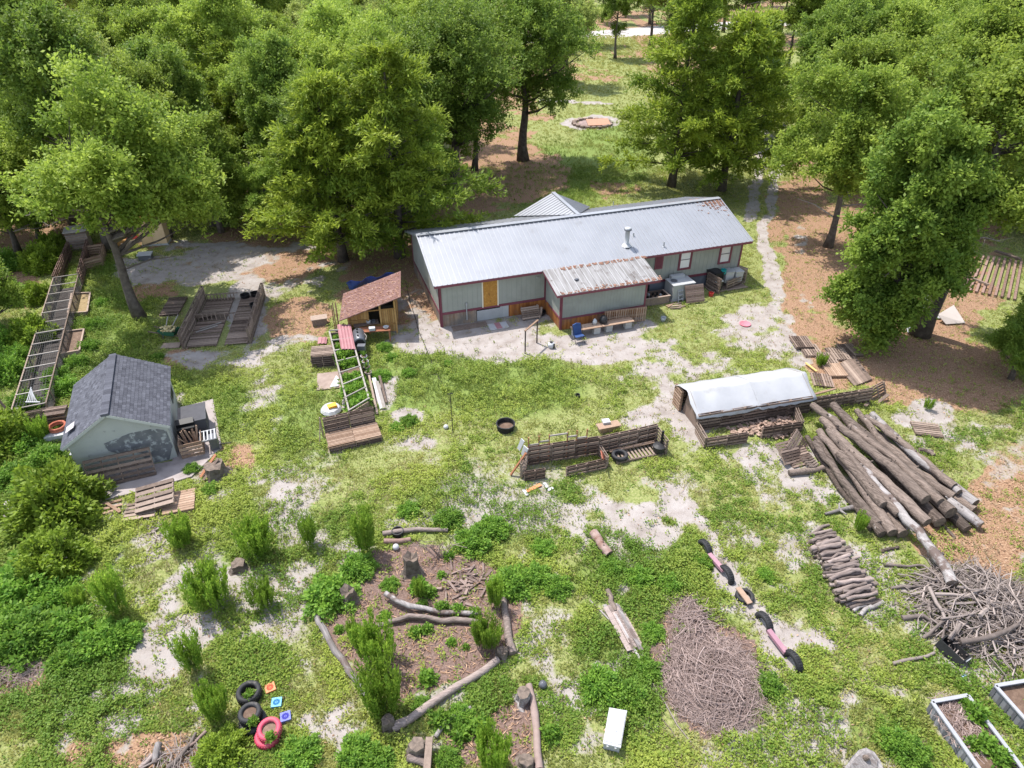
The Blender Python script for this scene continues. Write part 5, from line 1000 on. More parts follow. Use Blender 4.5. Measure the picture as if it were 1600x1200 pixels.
tag(m.build('wood_pieces', mat('pale_yellow_wood', (.45, .36, .17), (.62, .52, .3)), t), None, None, None, 'stuff')
for k, (a, b) in enumerate((((258, 518), (262, 495)), ((268, 512), (278, 492)))): m = MB(); m.bar(G(*a, .45), G(*b, .6), .05, .04); solo(m, 'leaning_lath', PVC, ['pale lath standing behind the wheelbarrow, the upright one', 'pale lath standing behind the wheelbarrow, the slanting one'][k], 'board')

# ------------------------------------------------------------------ pallet pen in the lawn
pn = thing('pallet_pen', 'low pen of dark pallets with a slatted floor at one end, in mid lawn', 'pen', G(920, 725)); A_, B_, C_ = G(823, 727), G(934, 710), G(1024, 689)
panels(pn, A_, B_, 1.0, 3, .02, DARKWOOD, 5); panels(pn, B_, C_, .95, 3, .02, DARKWOOD, 5); panel(pn, A_, G(814, 748), .85, .02, GREYWOOD, 5); panel(pn, G(819, 752), G(852, 746), .5, .02, DARKWOOD, 3); panels(pn, G(884, 745), G(947, 731), .5, 2, .02, DARKWOOD, 3); panel(pn, G(948, 731), G(936, 712), .6, .02, GREYWOOD, 4); panel(pn, C_, G(1040, 711), .8, .02, GREYWOOD, 5)
for f in (.02, .16, .3, .55, .68, .82): c = A_.lerp(B_, f); m = MB(); m.bar(c, c + Vector((0, 0, 1.55)), .055, .055); m.build('post', REDWOOD, pn, world=True)
for f0, f1, z in ((.02, .16, 1.15), (.16, .3, 1.25), (.3, .55, 1.5), (.55, .68, 1.3), (.68, .82, 1.15)): m = MB(); m.bar(A_.lerp(B_, f0) + Vector((0, -.03, z)), A_.lerp(B_, f1) + Vector((0, -.03, z)), .04, .07); m.build('rail', PVC, pn, world=True)
m = MB(); q = [G(953, 709), G(1024, 693), G(1037, 710), G(963, 725)]
for k in range(13): f = (k + .3) / 13; m.bar(q[0].lerp(q[1], f) + Vector((0, 0, .12)), q[3].lerp(q[2], f) + Vector((0, 0, .12)), .085, .025, tint=.8)
m.bar(q[0] + Vector((0, 0, .06)), q[1] + Vector((0, 0, .06)), .07, .1); m.bar(q[3] + Vector((0, 0, .06)), q[2] + Vector((0, 0, .06)), .07, .1); m.build('slatted_floor', GREYWOOD, pn, world=True)
m = MB(); m.bar(G(952, 705, .25), G(1022, 690, .28), .16, .04); m.build('ledge', TANWOOD, pn, world=True)
m = MB(); m.bar(G(946, 716, .03), G(940, 710, 1.0) + Vector((0, .0, 0)), .34, .04, up=(1, .2, 0)); solo(m, 'red_board', mat('orange_red_board', (.42, .13, .08), (.5, .2, .13)), 'orange-red board leaning on the pallet pen wall', 'board')
for pts, wh in ((((814, 709, .6), (818, 696, 1.1), (825, 702, 1.05), (819, 716, .5)), 'inner'), (((808, 700, .6), (814, 685, 1.15), (819, 690, 1.1), (812, 705, .55)), 'outer')): m = MB(); m.ext([G(*p) for p in pts], (.03, .02, 0)); solo(m, 'white_sheet', WHITE, 'white panel leaning at the end of the pallet pen, %s of two' % wh, 'panel')
m = MB(); m.bar(G(798, 742, .05), G(822, 708, 1.15), .1, .06); solo(m, 'leaning_pole', REDWOOD, 'long reddish pole leaning against the pallet pen corner', 'pole')
m = MB(); c = G(1029, 704, .14); m.lathe([(0, 0), (.26, 0), (.29, .3), (.1, .36), (0, .36)], c, 18); m.bar(c + Vector((.1, .1, .3)), c + Vector((.12, .15, 1.0)), .1, .1); solo(m, 'black_drum', BLACK, 'black lidded pot on the slatted floor of the pallet pen', 'pot', c)
m = MB(); m.box(G(950, 672) + Vector((0, 0, .3)), (1.1, .45, .06), .3); m.box(G(950, 672) + Vector((0, 0, .15)), (.9, .35, .28), .3); solo(m, 'wooden_trough', TANWOOD, 'tan trough standing behind the pallet pen wall', 'trough'); m = MB(); m.box(G(946, 669) + Vector((0, 0, .4)), (.35, .3, .12), .2); solo(m, 'white_tray', WHITE, 'small white tray resting on the tan trough', 'tray')
for k, (a, b, mt, lb) in enumerate((((822, 768), (845, 757), ORANGE, 'orange painted board lying on grass before the pallet pen'), ((818, 765), (824, 774), WHITE, 'short white board touching the orange one on the grass'), ((850, 754), (856, 762), WHITE, 'white board end lying apart from the orange board'), ((856, 766), (864, 762), WHITE, 'white splinter of board farthest from the orange board'))): m = MB(); m.bar(G(*a, .05), G(*b, .06), .16 if k == 0 else .13, .03); solo(m, 'painted_board', mt, lb, 'board')

# ------------------------------------------------------------------ tyres
def tyre_mb(r=.33, wd=.21, n=28):
    m = MB(); m.lathe([(r * .60, -wd * .38), (r * .72, -wd * .5), (r * .92, -wd * .5), (r, -wd * .34), (r * 1.0, wd * .34), (r * .92, wd * .5), (r * .72, wd * .5), (r * .60, wd * .38), (r * .63, 0), (r * .60, -wd * .38)], (0, 0, 0), n); return m
def tyre(label, loc, M=None, mt=RUBBER, r=.33, wd=.21, group=None, name='tyre', z=None):
    t = thing(name, label, 'tyre', loc, 0, group); m = tyre_mb(r, wd)
    if M is not None: m.xf(M)
    m.build('carcass', mt, t, True)
    tr = MB()
    for j in range(30):
        a = 6.283 * j / 30
        for sd in (-1, 1): tr.box((r * math.cos(a) * 1.004, r * math.sin(a) * 1.004, sd * wd * .17), (.018, r * .13, wd * .28), Matrix.Rotation(a, 3, 'Z') @ Matrix.Rotation(sd * .35, 3, 'X'))
    if M is not None: tr.xf(M)
    tr.build('tread', mt, t); return t
tyre('black tyre lying on the slatted pallet floor of the pen', G(968, 714, .14) + Vector((0, 0, .1)), None, RUBBER, .36, .2)
course = [G(1101, 860), G(1134, 901), G(1193, 975), G(1238, 1036)]; cdv = (course[3] - course[0]).normalized(); up_m = Matrix.Rotation(math.atan2(cdv.y, cdv.x), 4, 'Z') @ Matrix.Rotation(R(90), 4, 'X')
for c, lb in zip(course, ('half-buried upright tyre at the upper end of the pink beam course', 'half-buried upright tyre at the lower end of the upper pink beam', 'half-buried upright tyre at the upper end of the lower pink beam', 'half-buried upright tyre at the very bottom of the pink beam course')): tyre(lb, c + Vector((0, 0, .04)), up_m, RUBBER, .40, .22)
for (a, b), lb in ((((1108, 866), (1131, 892)), 'upper pink-painted beam between half-buried tyres'), (((1201, 985), (1228, 1020)), 'lower pink-painted beam between half-buried tyres')): m = MB(); m.bar(G(*a, .2), G(*b, .2), .17, .12); a_, b_ = G(*a), G(*b); [m.bar(a_.lerp(b_, f), a_.lerp(b_, f) + Vector((0, 0, .15)), .1, .1) for f in (.1, .9)]; solo(m, 'pink_beam', PINK, lb, 'beam')
tyre('black tyre lying flat in sand under a short plank', G(1163, 934) + Vector((0, 0, .08)), None, RUBBER, .32, .18)
m = MB(); m.bar(G(1153, 918, .2), G(1172, 943, .2), .2, .05); solo(m, 'tan_plank', TANWOOD, 'short tan plank laid across the flat tyre', 'plank')
tyre('wide black tyre planter farthest from the red one', G(391, 1088) + Vector((0, 0, .16)), None, RUBBER, .37, .33, name='tyre_planter'); m = MB(); m.lathe([(0, .0), (.25, 0)], G(391, 1088, .2), 20); solo(m, 'planter_soil', SOIL, 'disc of soil filling the farthest tyre planter', 'soil')
tyre('bottom tyre of the black two-tyre planter stack', G(397, 1132) + Vector((0, 0, .13)), None, RUBBER, .39, .26, name='tyre_planter'); tyre('top tyre of the black two-tyre planter stack', G(396, 1128) + Vector((-.02, .02, .40)), None, RUBBER, .33, .28, name='tyre_planter'); m = MB(); m.lathe([(0, .0), (.24, 0)], G(396, 1128, 0) + Vector((-.02, .02, .45)), 20); solo(m, 'planter_soil', SOIL, 'disc of soil filling the stacked black tyre planter', 'soil')
tyre('red painted bottom tyre of the red planter stack', G(421, 1153) + Vector((-.02, -.02, .12)), None, REDRUB, .36, .25, name='tyre_planter'); tyre('red painted top tyre of the red planter stack, tilted', G(423, 1152) + Vector((.03, .03, .36)), Matrix.Rotation(R(7), 4, 'X'), REDRUB, .34, .26, name='tyre_planter'); m = MB(); m.lathe([(0, .0), (.24, 0)], G(423, 1152, 0) + Vector((.03, .03, .40)), 20); solo(m, 'planter_soil', SOIL, 'disc of soil filling the red tyre planter', 'soil')
plant('leafy', 'low green sprouts growing in the farthest tyre planter', G(391, 1088, .2), .5, name='sprouts'); plant('leafy', 'green seedling growing in the black two-tyre stack', G(396, 1128, .45), .4, name='seedling'); plant('leafy', 'green plant growing in the red tyre planter', G(423, 1152, .40), .42, name='seedling')
for q, mt, lb, rz, dk in (((423, 1077), ORANGE, 'orange painted stepping block beside the tyre planters', .5, (.32, .06, .03)), ((433, 1100), CYAN, 'sky-blue painted stepping block beside the tyre planters', .15, (.02, .12, .26)), ((447, 1122), INDIGO, 'violet-blue painted stepping block beside the tyre planters', .35, (.03, .03, .25))):
    t = thing('stepping_block', lb, 'stepping block', G(*q), rz); m = MB(); m.box((0, 0, .06), (.30, .30, .11)); m.build('block', mt, t); m = MB()
    for k in range(6): a = k * 1.047 + rz; m.lathe([(.034, 0), (.034, .006), (0, .006)], (.075 * math.cos(a), .075 * math.sin(a), .115), 9); m.bar((.03 * math.cos(a + .5), .03 * math.sin(a + .5), .118), (.12 * math.cos(a + .5), .12 * math.sin(a + .5), .118), .014, .005)
    m.lathe([(.02, 0), (.02, .006), (0, .006)], (0, 0, .115), 8); m.build('raised_pattern', mat('pattern_' + lb.split()[0].replace('-', '_'), dk, dk), t)

# ------------------------------------------------------------------ tarp shelter with pens
T0 = G(1086, 674); TX = (G(1357, 629) - T0).normalized(); TY = Vector((-TX.y, TX.x, 0)); T_ = lambda x, y, z=0: T0 + TX * x + TY * y + Vector((0, 0, z)); TLn = (G(1263, 645) - T0).length; TD = 2.35; TF = (G(1357, 629) - T0).length
sh = thing('tarp_shelter', 'long low shelter of pallet walls covered by a taut white tarp', 'shelter', T0)
panels(sh, T_(0, 0), T_(TLn, 0), .95, 5, .02, DARKWOOD, 6); panels(sh, T_(0, TD), T_(TLn, TD), 1.0, 5, .02, DARKWOOD, 6); panel(sh, T_(-.02, TD), T_(-.02, TD - .75), 1.15, .02, TANWOOD, 7)
prof = [(-.13, .84), (.04, .97), (.55, 1.27), (1.05, 1.55), (1.18, 1.60), (1.3, 1.56), (1.9, 1.31), (2.45, 1.05)]
m = MB(); nx_ = 22; n_ = len(prof)
for i in range(nx_ + 1):
    x = -.12 + (TLn + .28) * i / nx_; sg = .09 * math.sin(i * math.pi / nx_ * 4)
    for j, (y, z) in enumerate(prof): m.v.append(tuple(T_(x + .05 * math.sin(j * 2.3), y, z - abs(sg) * (1 if 1 < j < 6 else .5) + rng.uniform(-.022, .022) + (rng.uniform(-.09, .05) if j == 0 else 0))))
for i in range(nx_):
    for j in range(n_ - 1): m.f.append((i * n_ + j, (i + 1) * n_ + j, (i + 1) * n_ + j + 1, i * n_ + j + 1)); m.t.append(.5)
tp = m.build('tarp', TARP, sh, True, world=True); md = tp.modifiers.new('thick', 'SOLIDIFY'); md.thickness = .012
m = MB(); m.tube([T_(-.13 + (TLn + .3) * .52 , y, z + .02) for y, z in prof], .012, 5); m.build('tarp_seam', WHITE, tp, world=True)
m = MB(); hp = [(y, z - .05) for y, z in prof[1:]]; m.ext([T_(.12, .05, .02)] + [T_(.12, y, z) for y, z in hp[:5]] + [T_(.12, 1.6, .02)], TX * .03); m.build('end_board', mat('brown_plywood', (.17, .12, .095), (.25, .19, .155), nscale=2, mix=.9), sh, world=True)
for x in (.05, TLn * .5, TLn): m = MB(); m.tube([T_(x, .05, .05)] + [T_(x, y, z - .04) for y, z in prof[1:]] + [T_(x, TD, .05)], .025, 6); m.build('hoop', PVC, sh, world=True)
fw = thing('pallet_fence', 'straight fence of dark pallets running on from the tarp shelter', 'pallet fence', T_(TLn + 1.2, 0)); panels(fw, T_(TLn + .1, 0), T_(TF, 0), .85, 4, .02, DARKWOOD, 5)
fp = thing('pallet_pen', 'low pallet pen of broken bricks in front of the tarp shelter', 'pen', T_(2.5, -.7)); panel(fp, T_(-.02, -.1), G(1101, 701), .6, .02, GREYWOOD, 4); panels(fp, G(1102, 701), G(1166, 691), .55, 2, .02, DARKWOOD, 4); panels(fp, G(1188, 685), G(1249, 676), .6, 2, .02, DARKWOOD, 4); panel(fp, G(1250, 675), T_(5.15, -.1), .6, .02, GREYWOOD, 4)
m = MB()
for k in range(300): c = T_(rng.uniform(1.6, 4.9) if k < 210 else rng.gauss(3.4, .35), rng.uniform(-.95, -.12) if k < 210 else rng.uniform(-1.5, -.6), 0); h = max(0, .22 - .1 * abs((c - T_(3.6, -.5)).length)); m.box(c + Vector((0, 0, .04 + rng.uniform(0, 1) * h)), (rng.uniform(.1, .24), rng.uniform(.07, .12), .06), Matrix.Rotation(rng.uniform(0, 3), 3, 'Z') @ Matrix.Rotation(rng.uniform(-.6, .6), 3, 'X'))
tag(solo(m, 'brick_rubble', CARTON, None, None), 'reddish-tan broken brick rubble strewn in the low pen', None, None, 'stuff')
# pallets lying beyond the fence
def yaw(a, b): d = G(*b) - G(*a); return math.atan2(d.y, d.x)
sy = yaw((1247, 531), (1254, 541))
for lb, q, kd, z, r_ in (('upper of two stacked dark pallets at the tip of the scattered row', (1252, 536), 'dark', .14, sy), ('lower of two stacked dark pallets at the tip of the scattered row', (1253, 538), 'dark', .0, sy), ('thin grey pallet just below the stacked pair in the scattered row', (1266, 549), 'grey', .02, sy),
        ('grey pallet overgrown with grass in the middle of the scattered row', (1290, 562), 'grey', .02, sy), ('bluish grey pallet out on the leaf litter of the scattered row', (1326, 549), 'dark', .02, sy + .1), ('grey pallet between the bluish one and the plank walk', (1309, 555), 'grey', .03, sy), ('pinkish tan pallet in the middle of the plank heap', (1303, 580), 'tan', .05, sy), ('dark pallet lying close behind the tarp end', (1284, 596), 'dark', .02, sy - .2)): pallet(lb, G(*q, z), r_, None, kd)
for k in range(9):
    a, b = G(1308 + 3.1 * k, 573 - 1.7 * k), G(1336 + 3.0 * k, 605 - 1.2 * k); m = MB(); m.bar(a + Vector((0, 0, .12)), b + Vector((0, 0, .1)), .15, .04); solo(m, 'walkway_plank', GREYWOOD if k % 2 else DARKWOOD, 'long weathered plank of the walkway leading to the pallet fence', 'plank', group='walkway planks by the fence')
m = MB(); m.bar(G(1259, 567, .12), G(1276, 580, .14), .1, .05); solo(m, 'yellow_beam', mat('yellow_wood', (.55, .33, .1), (.65, .42, .16)), 'yellowish beam lying in weeds among the scattered pallets', 'beam'); m = MB(); m.bar(G(1265, 618, .5), G(1306, 607, .55), .12, .05); solo(m, 'cream_beam', TANWOOD, 'cream-tan beam resting along the back of the pallet fence', 'beam')
panel(thing('leaning_pallet', 'pale striped pallet leaning at the outer end of the pallet fence', 'pallet', G(1372, 622)), G(1362, 628), G(1384, 616), .6, .02, GREYWOOD, 5, lean=.5)
for k, (a, b) in enumerate((((1358, 628), (1352, 634)), ((1370, 630), (1388, 616)))): m = MB(); m.bar(G(*a, .04), G(*b, .3), .16, .04); solo(m, 'broken_board', GREYWOOD, ['short pale board end on sand by the fence end', 'grey board slanting beside the leaning striped pallet'][k], 'board')
pallet('thin grey pallet lying alone on sand near the log pile', G(1447, 673), yaw((1432, 664), (1458, 667)), None, 'grey')
for k, (q, tl) in enumerate((((1232, 707), (R(35), R(10), .5)), ((1243, 697), (R(50), R(-12), .9)), ((1246, 715), (R(12), 0, .35)))): pallet(['dark pallet leaning in a jumble beside the log pile tips', 'upright dark pallet in the jumble by the log pile tips', 'dark pallet at the bottom of the jumble by the log pile'][k], G(*q, .3 if k < 2 else .05), None, None, 'dark', tilt=tl)

# ------------------------------------------------------------------ log pile
def log(pts, r0, r1, label, mt=LOGBARK, group=None, stubs=(), n=11, name='log'):
    """pts: (photo x, photo y, height of the log's axis)"""
    P = [G(*p) for p in pts]; F = []
    for i in range(len(P) - 1):
        k = max(2, int((P[i + 1] - P[i]).length / .45)); F += [P[i].lerp(P[i + 1], j / k) for j in range(k)]
    F.append(P[-1]); q = random.Random(int(P[0].x * 977 + P[0].y * 31)); F = [F[0]] + [f + Vector((q.gauss(0, .03), q.gauss(0, .03), q.gauss(0, .02))) for f in F[1:-1]] + [F[-1]]
    if name == 'log' and max(r0, r1) > .13: r0 *= 1.02; r1 *= 1.02
    R_ = [(r0 + (r1 - r0) * i / (len(F) - 1)) * (1 + q.uniform(-.11, .11)) for i in range(len(F))]; c = (P[0] + P[-1]) / 2; t = thing(name, label, 'log', (c.x, c.y, max(0, min(p[2] for p in pts) - max(r0, r1))), 0, group)
    m = MB(); m.tube(F, R_, n, cap=False, tint=q.random() * .7)
    if max(r0, r1) > .13 and name == 'log': stubs = list(stubs) + [(q.uniform(.1, .9), (q.gauss(0, .6), q.gauss(0, .6), 1), q.uniform(.9, 1.25) * max(r0, r1) + .03, q.uniform(.03, .05)) for _ in range(3)]
    for f, d, l, r in stubs: p = F[int(f * (len(F) - 1))]; d = Vector(d).normalized(); m.tube([p, p + d * l * .5, p + d * l], [r * 1.6, r, r * .7], 7, tint=.4)
    m.build('bark', mt, t, True, world=True)
    for i, j in ((0, 1), (-1, -2)):
        e = MB(); d = (F[i] - F[j]).normalized(); e.lathe([(R_[i] * .99, -.005), (R_[i] * .5, .008), (0, .012)], F[i], n, d); e.build('cut_end', LOGEND, t, world=True)
    return t
Z = lambda x, y, z: (1240 + x / 4.615, 600 + y / 4.615, z)
LG = 'logs in the big pile'
log([Z(135, 150, .95), Z(390, 350, 1.0), Z(690, 590, 1.0), Z(955, 835, .95)], .15, .24, 'long bent top log with a forked branch stub, over the pile middle', stubs=((.42, (.3, .2, 1), .4, .05), (.30, (-.8, -.3, .5), .35, .06)))
log([Z(285, 150, .75), Z(470, 350, .78), Z(800, 620, .72), Z(1135, 930, .62)], .19, .27, 'thick dark log with a splintered foot beside the top log', stubs=((.12, (-.2, .1, 1), .25, .06),))
log([Z(205, 250, .78), Z(350, 420, .8), Z(640, 690, .78), Z(965, 1000, .7)], .17, .24, 'thick log whose sawn end shows reddish bark, below the top log')
log([Z(95, 380, .2), Z(300, 700, .16), Z(565, 1045, .15)], .12, .13, 'thinnest log lying along the grass edge of the pile')
log([Z(160, 390, .42), Z(380, 740, .35), Z(640, 1085, .24)], .15, .18, 'slim log second in from the grass edge of the pile')
log([Z(185, 335, .6), Z(420, 640, .5), Z(715, 1075, .35)], .16, .22, 'log with a pale barkless patch near its frayed end', LOGBARK, stubs=((.98, (.3, -1, .2), .3, .05),))
log([Z(330, 500, .78), Z(480, 680, .74), Z(650, 875, .66)], .17, .21, 'short log ending halfway along the pile with a round cut face')
log([Z(470, 590, .70), Z(700, 830, .74), Z(900, 1060, .72), (1452, 852, .62), (1474, 882, .55), (1488, 912, .52)], .15, .20, 'pale weathered log jutting far out of the pile onto the brush', LOGPALE, stubs=((.82, (1, .2, .1), .3, .09),))
log([Z(560, 790, .24), Z(790, 1085, .22)], .20, .22, 'stout low log with a broad sawn face at the pile foot')
log([Z(560, 480, .5), Z(820, 760, .44), Z(1055, 1000, .36)], .22, .25, 'thick log under the top ones with its cut end by the gap')
log([Z(455, 190, .5), Z(640, 420, .52), Z(930, 680, .5), Z(1150, 815, .46)], .14, .21, 'cracked grey log between dark log and smooth log', LOGBARK)
log([Z(625, 280, .62), Z(860, 500, .6), Z(1010, 620, .58), Z(1195, 780, .55)], .17, .15, 'log on the far side with smooth pale upper half', LOGPALE)
log([Z(565, 215, .3), Z(860, 520, .3), Z(1310, 865, .34)], .17, .23, 'smooth pale grey log with a dark cut end on the far side', LOGPALE)
log([Z(1120, 840, .42), Z(1350, 1020, .25)], .18, .19, 'short pale log poking out at the sand side of the pile', LOGPALE)
log([Z(1010, 830, .28), Z(1250, 1050, .2)], .2, .2, 'short rough log low down at the sand side of the pile')
log([Z(480, 250, .18), Z(900, 640, .18), Z(1300, 910, .18)], .17, .18, 'dark log lying on the ground beneath the far side logs', LOGBARK)
log([Z(300, 420, .2), Z(620, 800, .2), Z(900, 1000, .2)], .2, .2, 'shaded log at the bottom of the pile', LOGBARK)
log([Z(240, 300, .3), Z(520, 600, .3), Z(800, 960, .3)], .18, .2, 'dark log wedged low between the pale-patched log and its neighbour')
log([Z(360, 240, .45), Z(700, 520, .45), Z(1080, 880, .4)], .18, .2, 'grey log half hidden under the top logs, toward the far side')
log([Z(150, 420, .62), Z(360, 700, .5), Z(610, 1010, .36)], .13, .16, 'slim log resting on the two thin logs at the grass edge')
log([Z(400, 300, .98), Z(720, 540, .9), Z(1060, 850, .8)], .13, .17, 'narrow upper log running beside the long bent top log')
log([Z(520, 230, .68), Z(820, 450, .68), Z(1160, 740, .62)], .12, .16, 'narrow brown log lying just inside the far side logs')
log([Z(250, 330, .82), Z(460, 600, .8), Z(760, 940, .66)], .13, .17, 'narrow log between the round-cut short log and its neighbour')
log([(1233, 739, .14), (1262, 736, .14), (1286, 731, .14)], .12, .13, 'short bearer log sticking out crosswise under the pile tips'); log([(1289, 803, .1), (1312, 797, .12), (1332, 793, .14)], .05, .11, 'gnarled pale branch sticking out crosswise from the pile foot', LOGPALE, stubs=((.7, (.3, -1, .3), .4, .04), (.6, (.2, 1, .5), .3, .04))); log([(1377, 861, .06), (1404, 855, .06)], .06, .06, 'short dark log piece lying in grass beyond the pile ends'); log([(1436, 703, .1), (1458, 707, .1)], .12, .13, 'short log chunk lying on sand beside the smooth log'); log([(1470, 818, .05), (1492, 840, .05)], .05, .06, 'split stick lying below the short logs of the pile'); log([(1447, 705, .16), (1459, 712, .1)], .1, .1, 'small split chunk against the log chunk on sand')
for k in range(5): log([(1252 + 3 * k, 717 + 3 * k, .1 + .05 * k), (1268 + 2.5 * k, 713 + 3 * k, .1 + .05 * k)], .06, .06, 'short split piece stacked beside the pallet jumble', group='split pieces by the pallet jumble')
# firewood stack
FIREWOODDARK = mat('dark_firewood_bark', (.09, .07, .062), (.28, .225, .205), nscale=5, mix=.8, bump=.8, bscale=12, rand=.2, stretch=(.6, 4, 4), rotz=R(15))
FIREWOOD = mat('pinkish_grey_bark', (.14, .11, .098), (.36, .29, .265), nscale=5, mix=.8, bump=.8, bscale=12, rand=.2, stretch=(.6, 4, 4), rotz=R(15))
F0, F1 = Vector((1279, 828, 0)), Vector((1350, 944, 0)); k = 0
for i in range(27):
    f = i / 26; cx, cy = F0.x + (F1.x - F0.x) * f, F0.y + (F1.y - F0.y) * f; hw = 19 + 11 * f
    for lay in range((3 if rng.random() < .7 else 2) if 2 < i < 24 else 1):
        z = .08 + lay * .15 * (.7 + .3 * f); r = rng.uniform(.05, .095); dx = rng.uniform(-8, 8); sl_ = rng.uniform(4, 17); hh = hw * rng.uniform(.75, 1.12)
        log([(cx - hh + dx, cy + sl_ * .5 + rng.uniform(-2, 2), z + rng.uniform(-.02, .04)), (cx + dx, cy + rng.uniform(-2, 2), z + rng.uniform(-.01, .03)), (cx + hh + dx, cy - sl_ * .5, z + rng.uniform(-.02, .04))], r, r * rng.uniform(.75, 1.15), 'short grey log in the long firewood stack', FIREWOODDARK if rng.random() < .45 else FIREWOOD, 'firewood stack logs', n=8, name='firewood'); k += 1
for k, (a, b) in enumerate((((1333, 955), (1352, 945)), ((1344, 962), (1362, 948)), ((1360, 950), (1379, 941)))): log([(*a, .07), (*b, .07)], .07, .08, 'loose firewood piece fallen at the lower end of the stack', LOGPALE, 'fallen firewood pieces', n=8, name='firewood')
# brush piles
def brush(name, n, cen, rx, ry, h, ln, r, seed, mt, label, dirf=None, k=5, tl=.14):
    q = random.Random(seed); m = MB()
    for i in range(n):
        a = q.uniform(0, 6.28); rr = math.sqrt(q.random()) ; x = cen.x + rx * rr * math.cos(a); y = cen.y + ry * rr * math.sin(a); z = .03 + h * (1 - rr ** 2) * q.uniform(.2, 1.0)
        d = q.uniform(0, math.pi) if dirf is None else dirf(x, y, q); l = ln * q.uniform(.4, 1.25); v = Vector((math.cos(d), math.sin(d), q.uniform(-tl, tl))); sd = Vector((-v.y, v.x, .1)) * l * q.uniform(-.12, .12)
        c = Vector((x, y, z)); p0, p1 = c - v * l / 2, c + v * l / 2; p0.z = max(p0.z, .015); p1.z = max(p1.z, .015); rad = r * q.uniform(.5, 1.4); rad *= math.exp(q.gauss(0, .35)); jj = lambda f: Vector((q.gauss(0, f), q.gauss(0, f), q.gauss(0, f * .5))) * l; tt = min(1, max(0, q.gauss(.5, .28))); a1 = p0.lerp(p1, .33) + sd * .8 + jj(.035); a2 = p0.lerp(p1, .68) + sd * .9 + jj(.045); a1.z = max(a1.z, .015); a2.z = max(a2.z, .015)
        m.tube([p0, a1, a2, p1 + jj(.05)], [rad, rad * .9, rad * .7, rad * .3], k, tint=tt)
        if q.random() < .35: e = a1 + (v + Vector((-v.y, v.x, 0)) * q.uniform(-.9, .9)).normalized() * l * q.uniform(.2, .4); e.z = max(.02, e.z + q.uniform(-.03, .12)); m.tube([a1, a1.lerp(e, .5) + jj(.02), e], [rad * .6, rad * .45, rad * .2], k, tint=tt)
    return tag(solo(m, name, mt, None, None), label, None, None, 'stuff')
bc = G(1535, 955); brush('brush_pile', 850, bc, 2.2, 2.05, .75, 1.6, .018, 3, TWIG, 'big tangled heap of grey branches at the edge of the yard', lambda x, y, q: q.gauss(.35, .75))
for k, (P, r, lb) in enumerate((([(1381, 882, .08), (1420, 884, .1), (1446, 884, .12)], .06, 'straight grey branch sticking out at the upper edge of the brush heap'), ([(1392, 919, .06), (1430, 916, .1), (1452, 922, .2)], .055, 'pale branch sticking out at mid height of the brush heap'), ([(1409, 966, .06), (1440, 964, .12), (1468, 972, .15)], .09, 'thick rough branch end at the side of the brush heap'), ([(1442, 997, .05), (1462, 980, .25), (1480, 967, .4)], .06, 'branch slanting up against the brush heap above the black box'),
    ([(1395, 1037, .06), (1430, 1030, .08), (1460, 1020, .1)], .07, 'grey pole lying in grass leading to the black box'), ([(1452, 918, .55), (1464, 942, .5), (1476, 966, .45)], .07, 'dark curved branch draped over the face of the brush heap'), ([(1444, 884, .3), (1464, 900, .45), (1474, 912, .4)], .035, 'thin pale branch bent beside the jutting log'), ([(1500, 1003, .35), (1550, 996, .55), (1590, 976, .5)], .1, 'thick long bough along the lower edge of the brush heap'), ([(1460, 928, .5), (1510, 930, .62), (1545, 918, .6)], .06, 'long curved bough across the top of the brush heap'), ([(1484, 1000, .3), (1496, 985, .4), (1500, 975, .45)], .08, 'stub of pale bough above the black box'))): log(P, r, r * .7, lb, TWIG, name='branch', n=8)
t = thing('black_box', 'black plastic box tipped over at the foot of the brush heap', 'box', G(1483, 1022), .9); m = MB()
for c, d in (((0, 0, .04), (.5, .85, .05)), ((-.24, 0, .2), (.04, .85, .3)), ((.24, 0, .2), (.04, .85, .3)), ((0, -.41, .2), (.44, .04, .3)), ((0, .41, .2), (.44, .04, .3))): m.box(c, d, None)
m.build('body', BLACK, t); m = MB(); m.box((0, -.46, .34), (.3, .03, .05)); m.box((.1, .1, .08), (.06, .5, .03), .2); m.build('bracket', GREYMET, t); t.rotation_euler = (R(8), R(14), .55)
m = MB(); c = G(1506, 1059); m.box(c + Vector((0, 0, .03)), (.22, .14, .03), .9); solo(m, 'blue_scrap', mat('pale_blue', (.3, .45, .68), (.38, .52, .75)), 'small pale blue scrap lying in the grass below the brush heap', 'scrap')
def hd(x, y, q): d = Vector((x, y, 0)) - G(1118, 1060); return math.atan2(d.y, d.x) + 1.57 * (q.random() < .62) + q.gauss(0, .5)
brush('twig_mound', 2700, G(1114, 1062), 1.64, 1.72, .5, .9, .0075, 5, TWIGPINK, 'broad mound of dry brown twigs and straw', hd, 4, .045); brush('twig_mound', 420, G(1078, 972), .75, 1.15, .3, 1.0, .009, 6, TWIGPINK, 'narrow upper tongue of the dry twig mound', hd, 4, .08)
brush('twig_mound', 260, G(18, 1052), 1.0, .6, .18, .9, .008, 7, TWIGPINK, 'small dark twig mound beside the weeds at the yard edge', None, 4)
for k in range(20): a = (956 + 3.5 * (k % 6) - rng.uniform(0, 14), 950 + rng.uniform(-10, 14)); ln = rng.uniform(45, 80); m = MB(); m.bar(G(a[0], a[1], .06 + .03 * (k % 4)), G(a[0] + ln * .52, a[1] + ln * .95, .05 + .03 * (k % 4)), rng.uniform(.06, .17), .03); solo(m, 'bark_slab', FIREWOOD if k % 3 else LOGPALE, 'long strip of bark or split wood in the loose bundle above the twig mound', 'wood strip', group='loose bundle of wood strips')
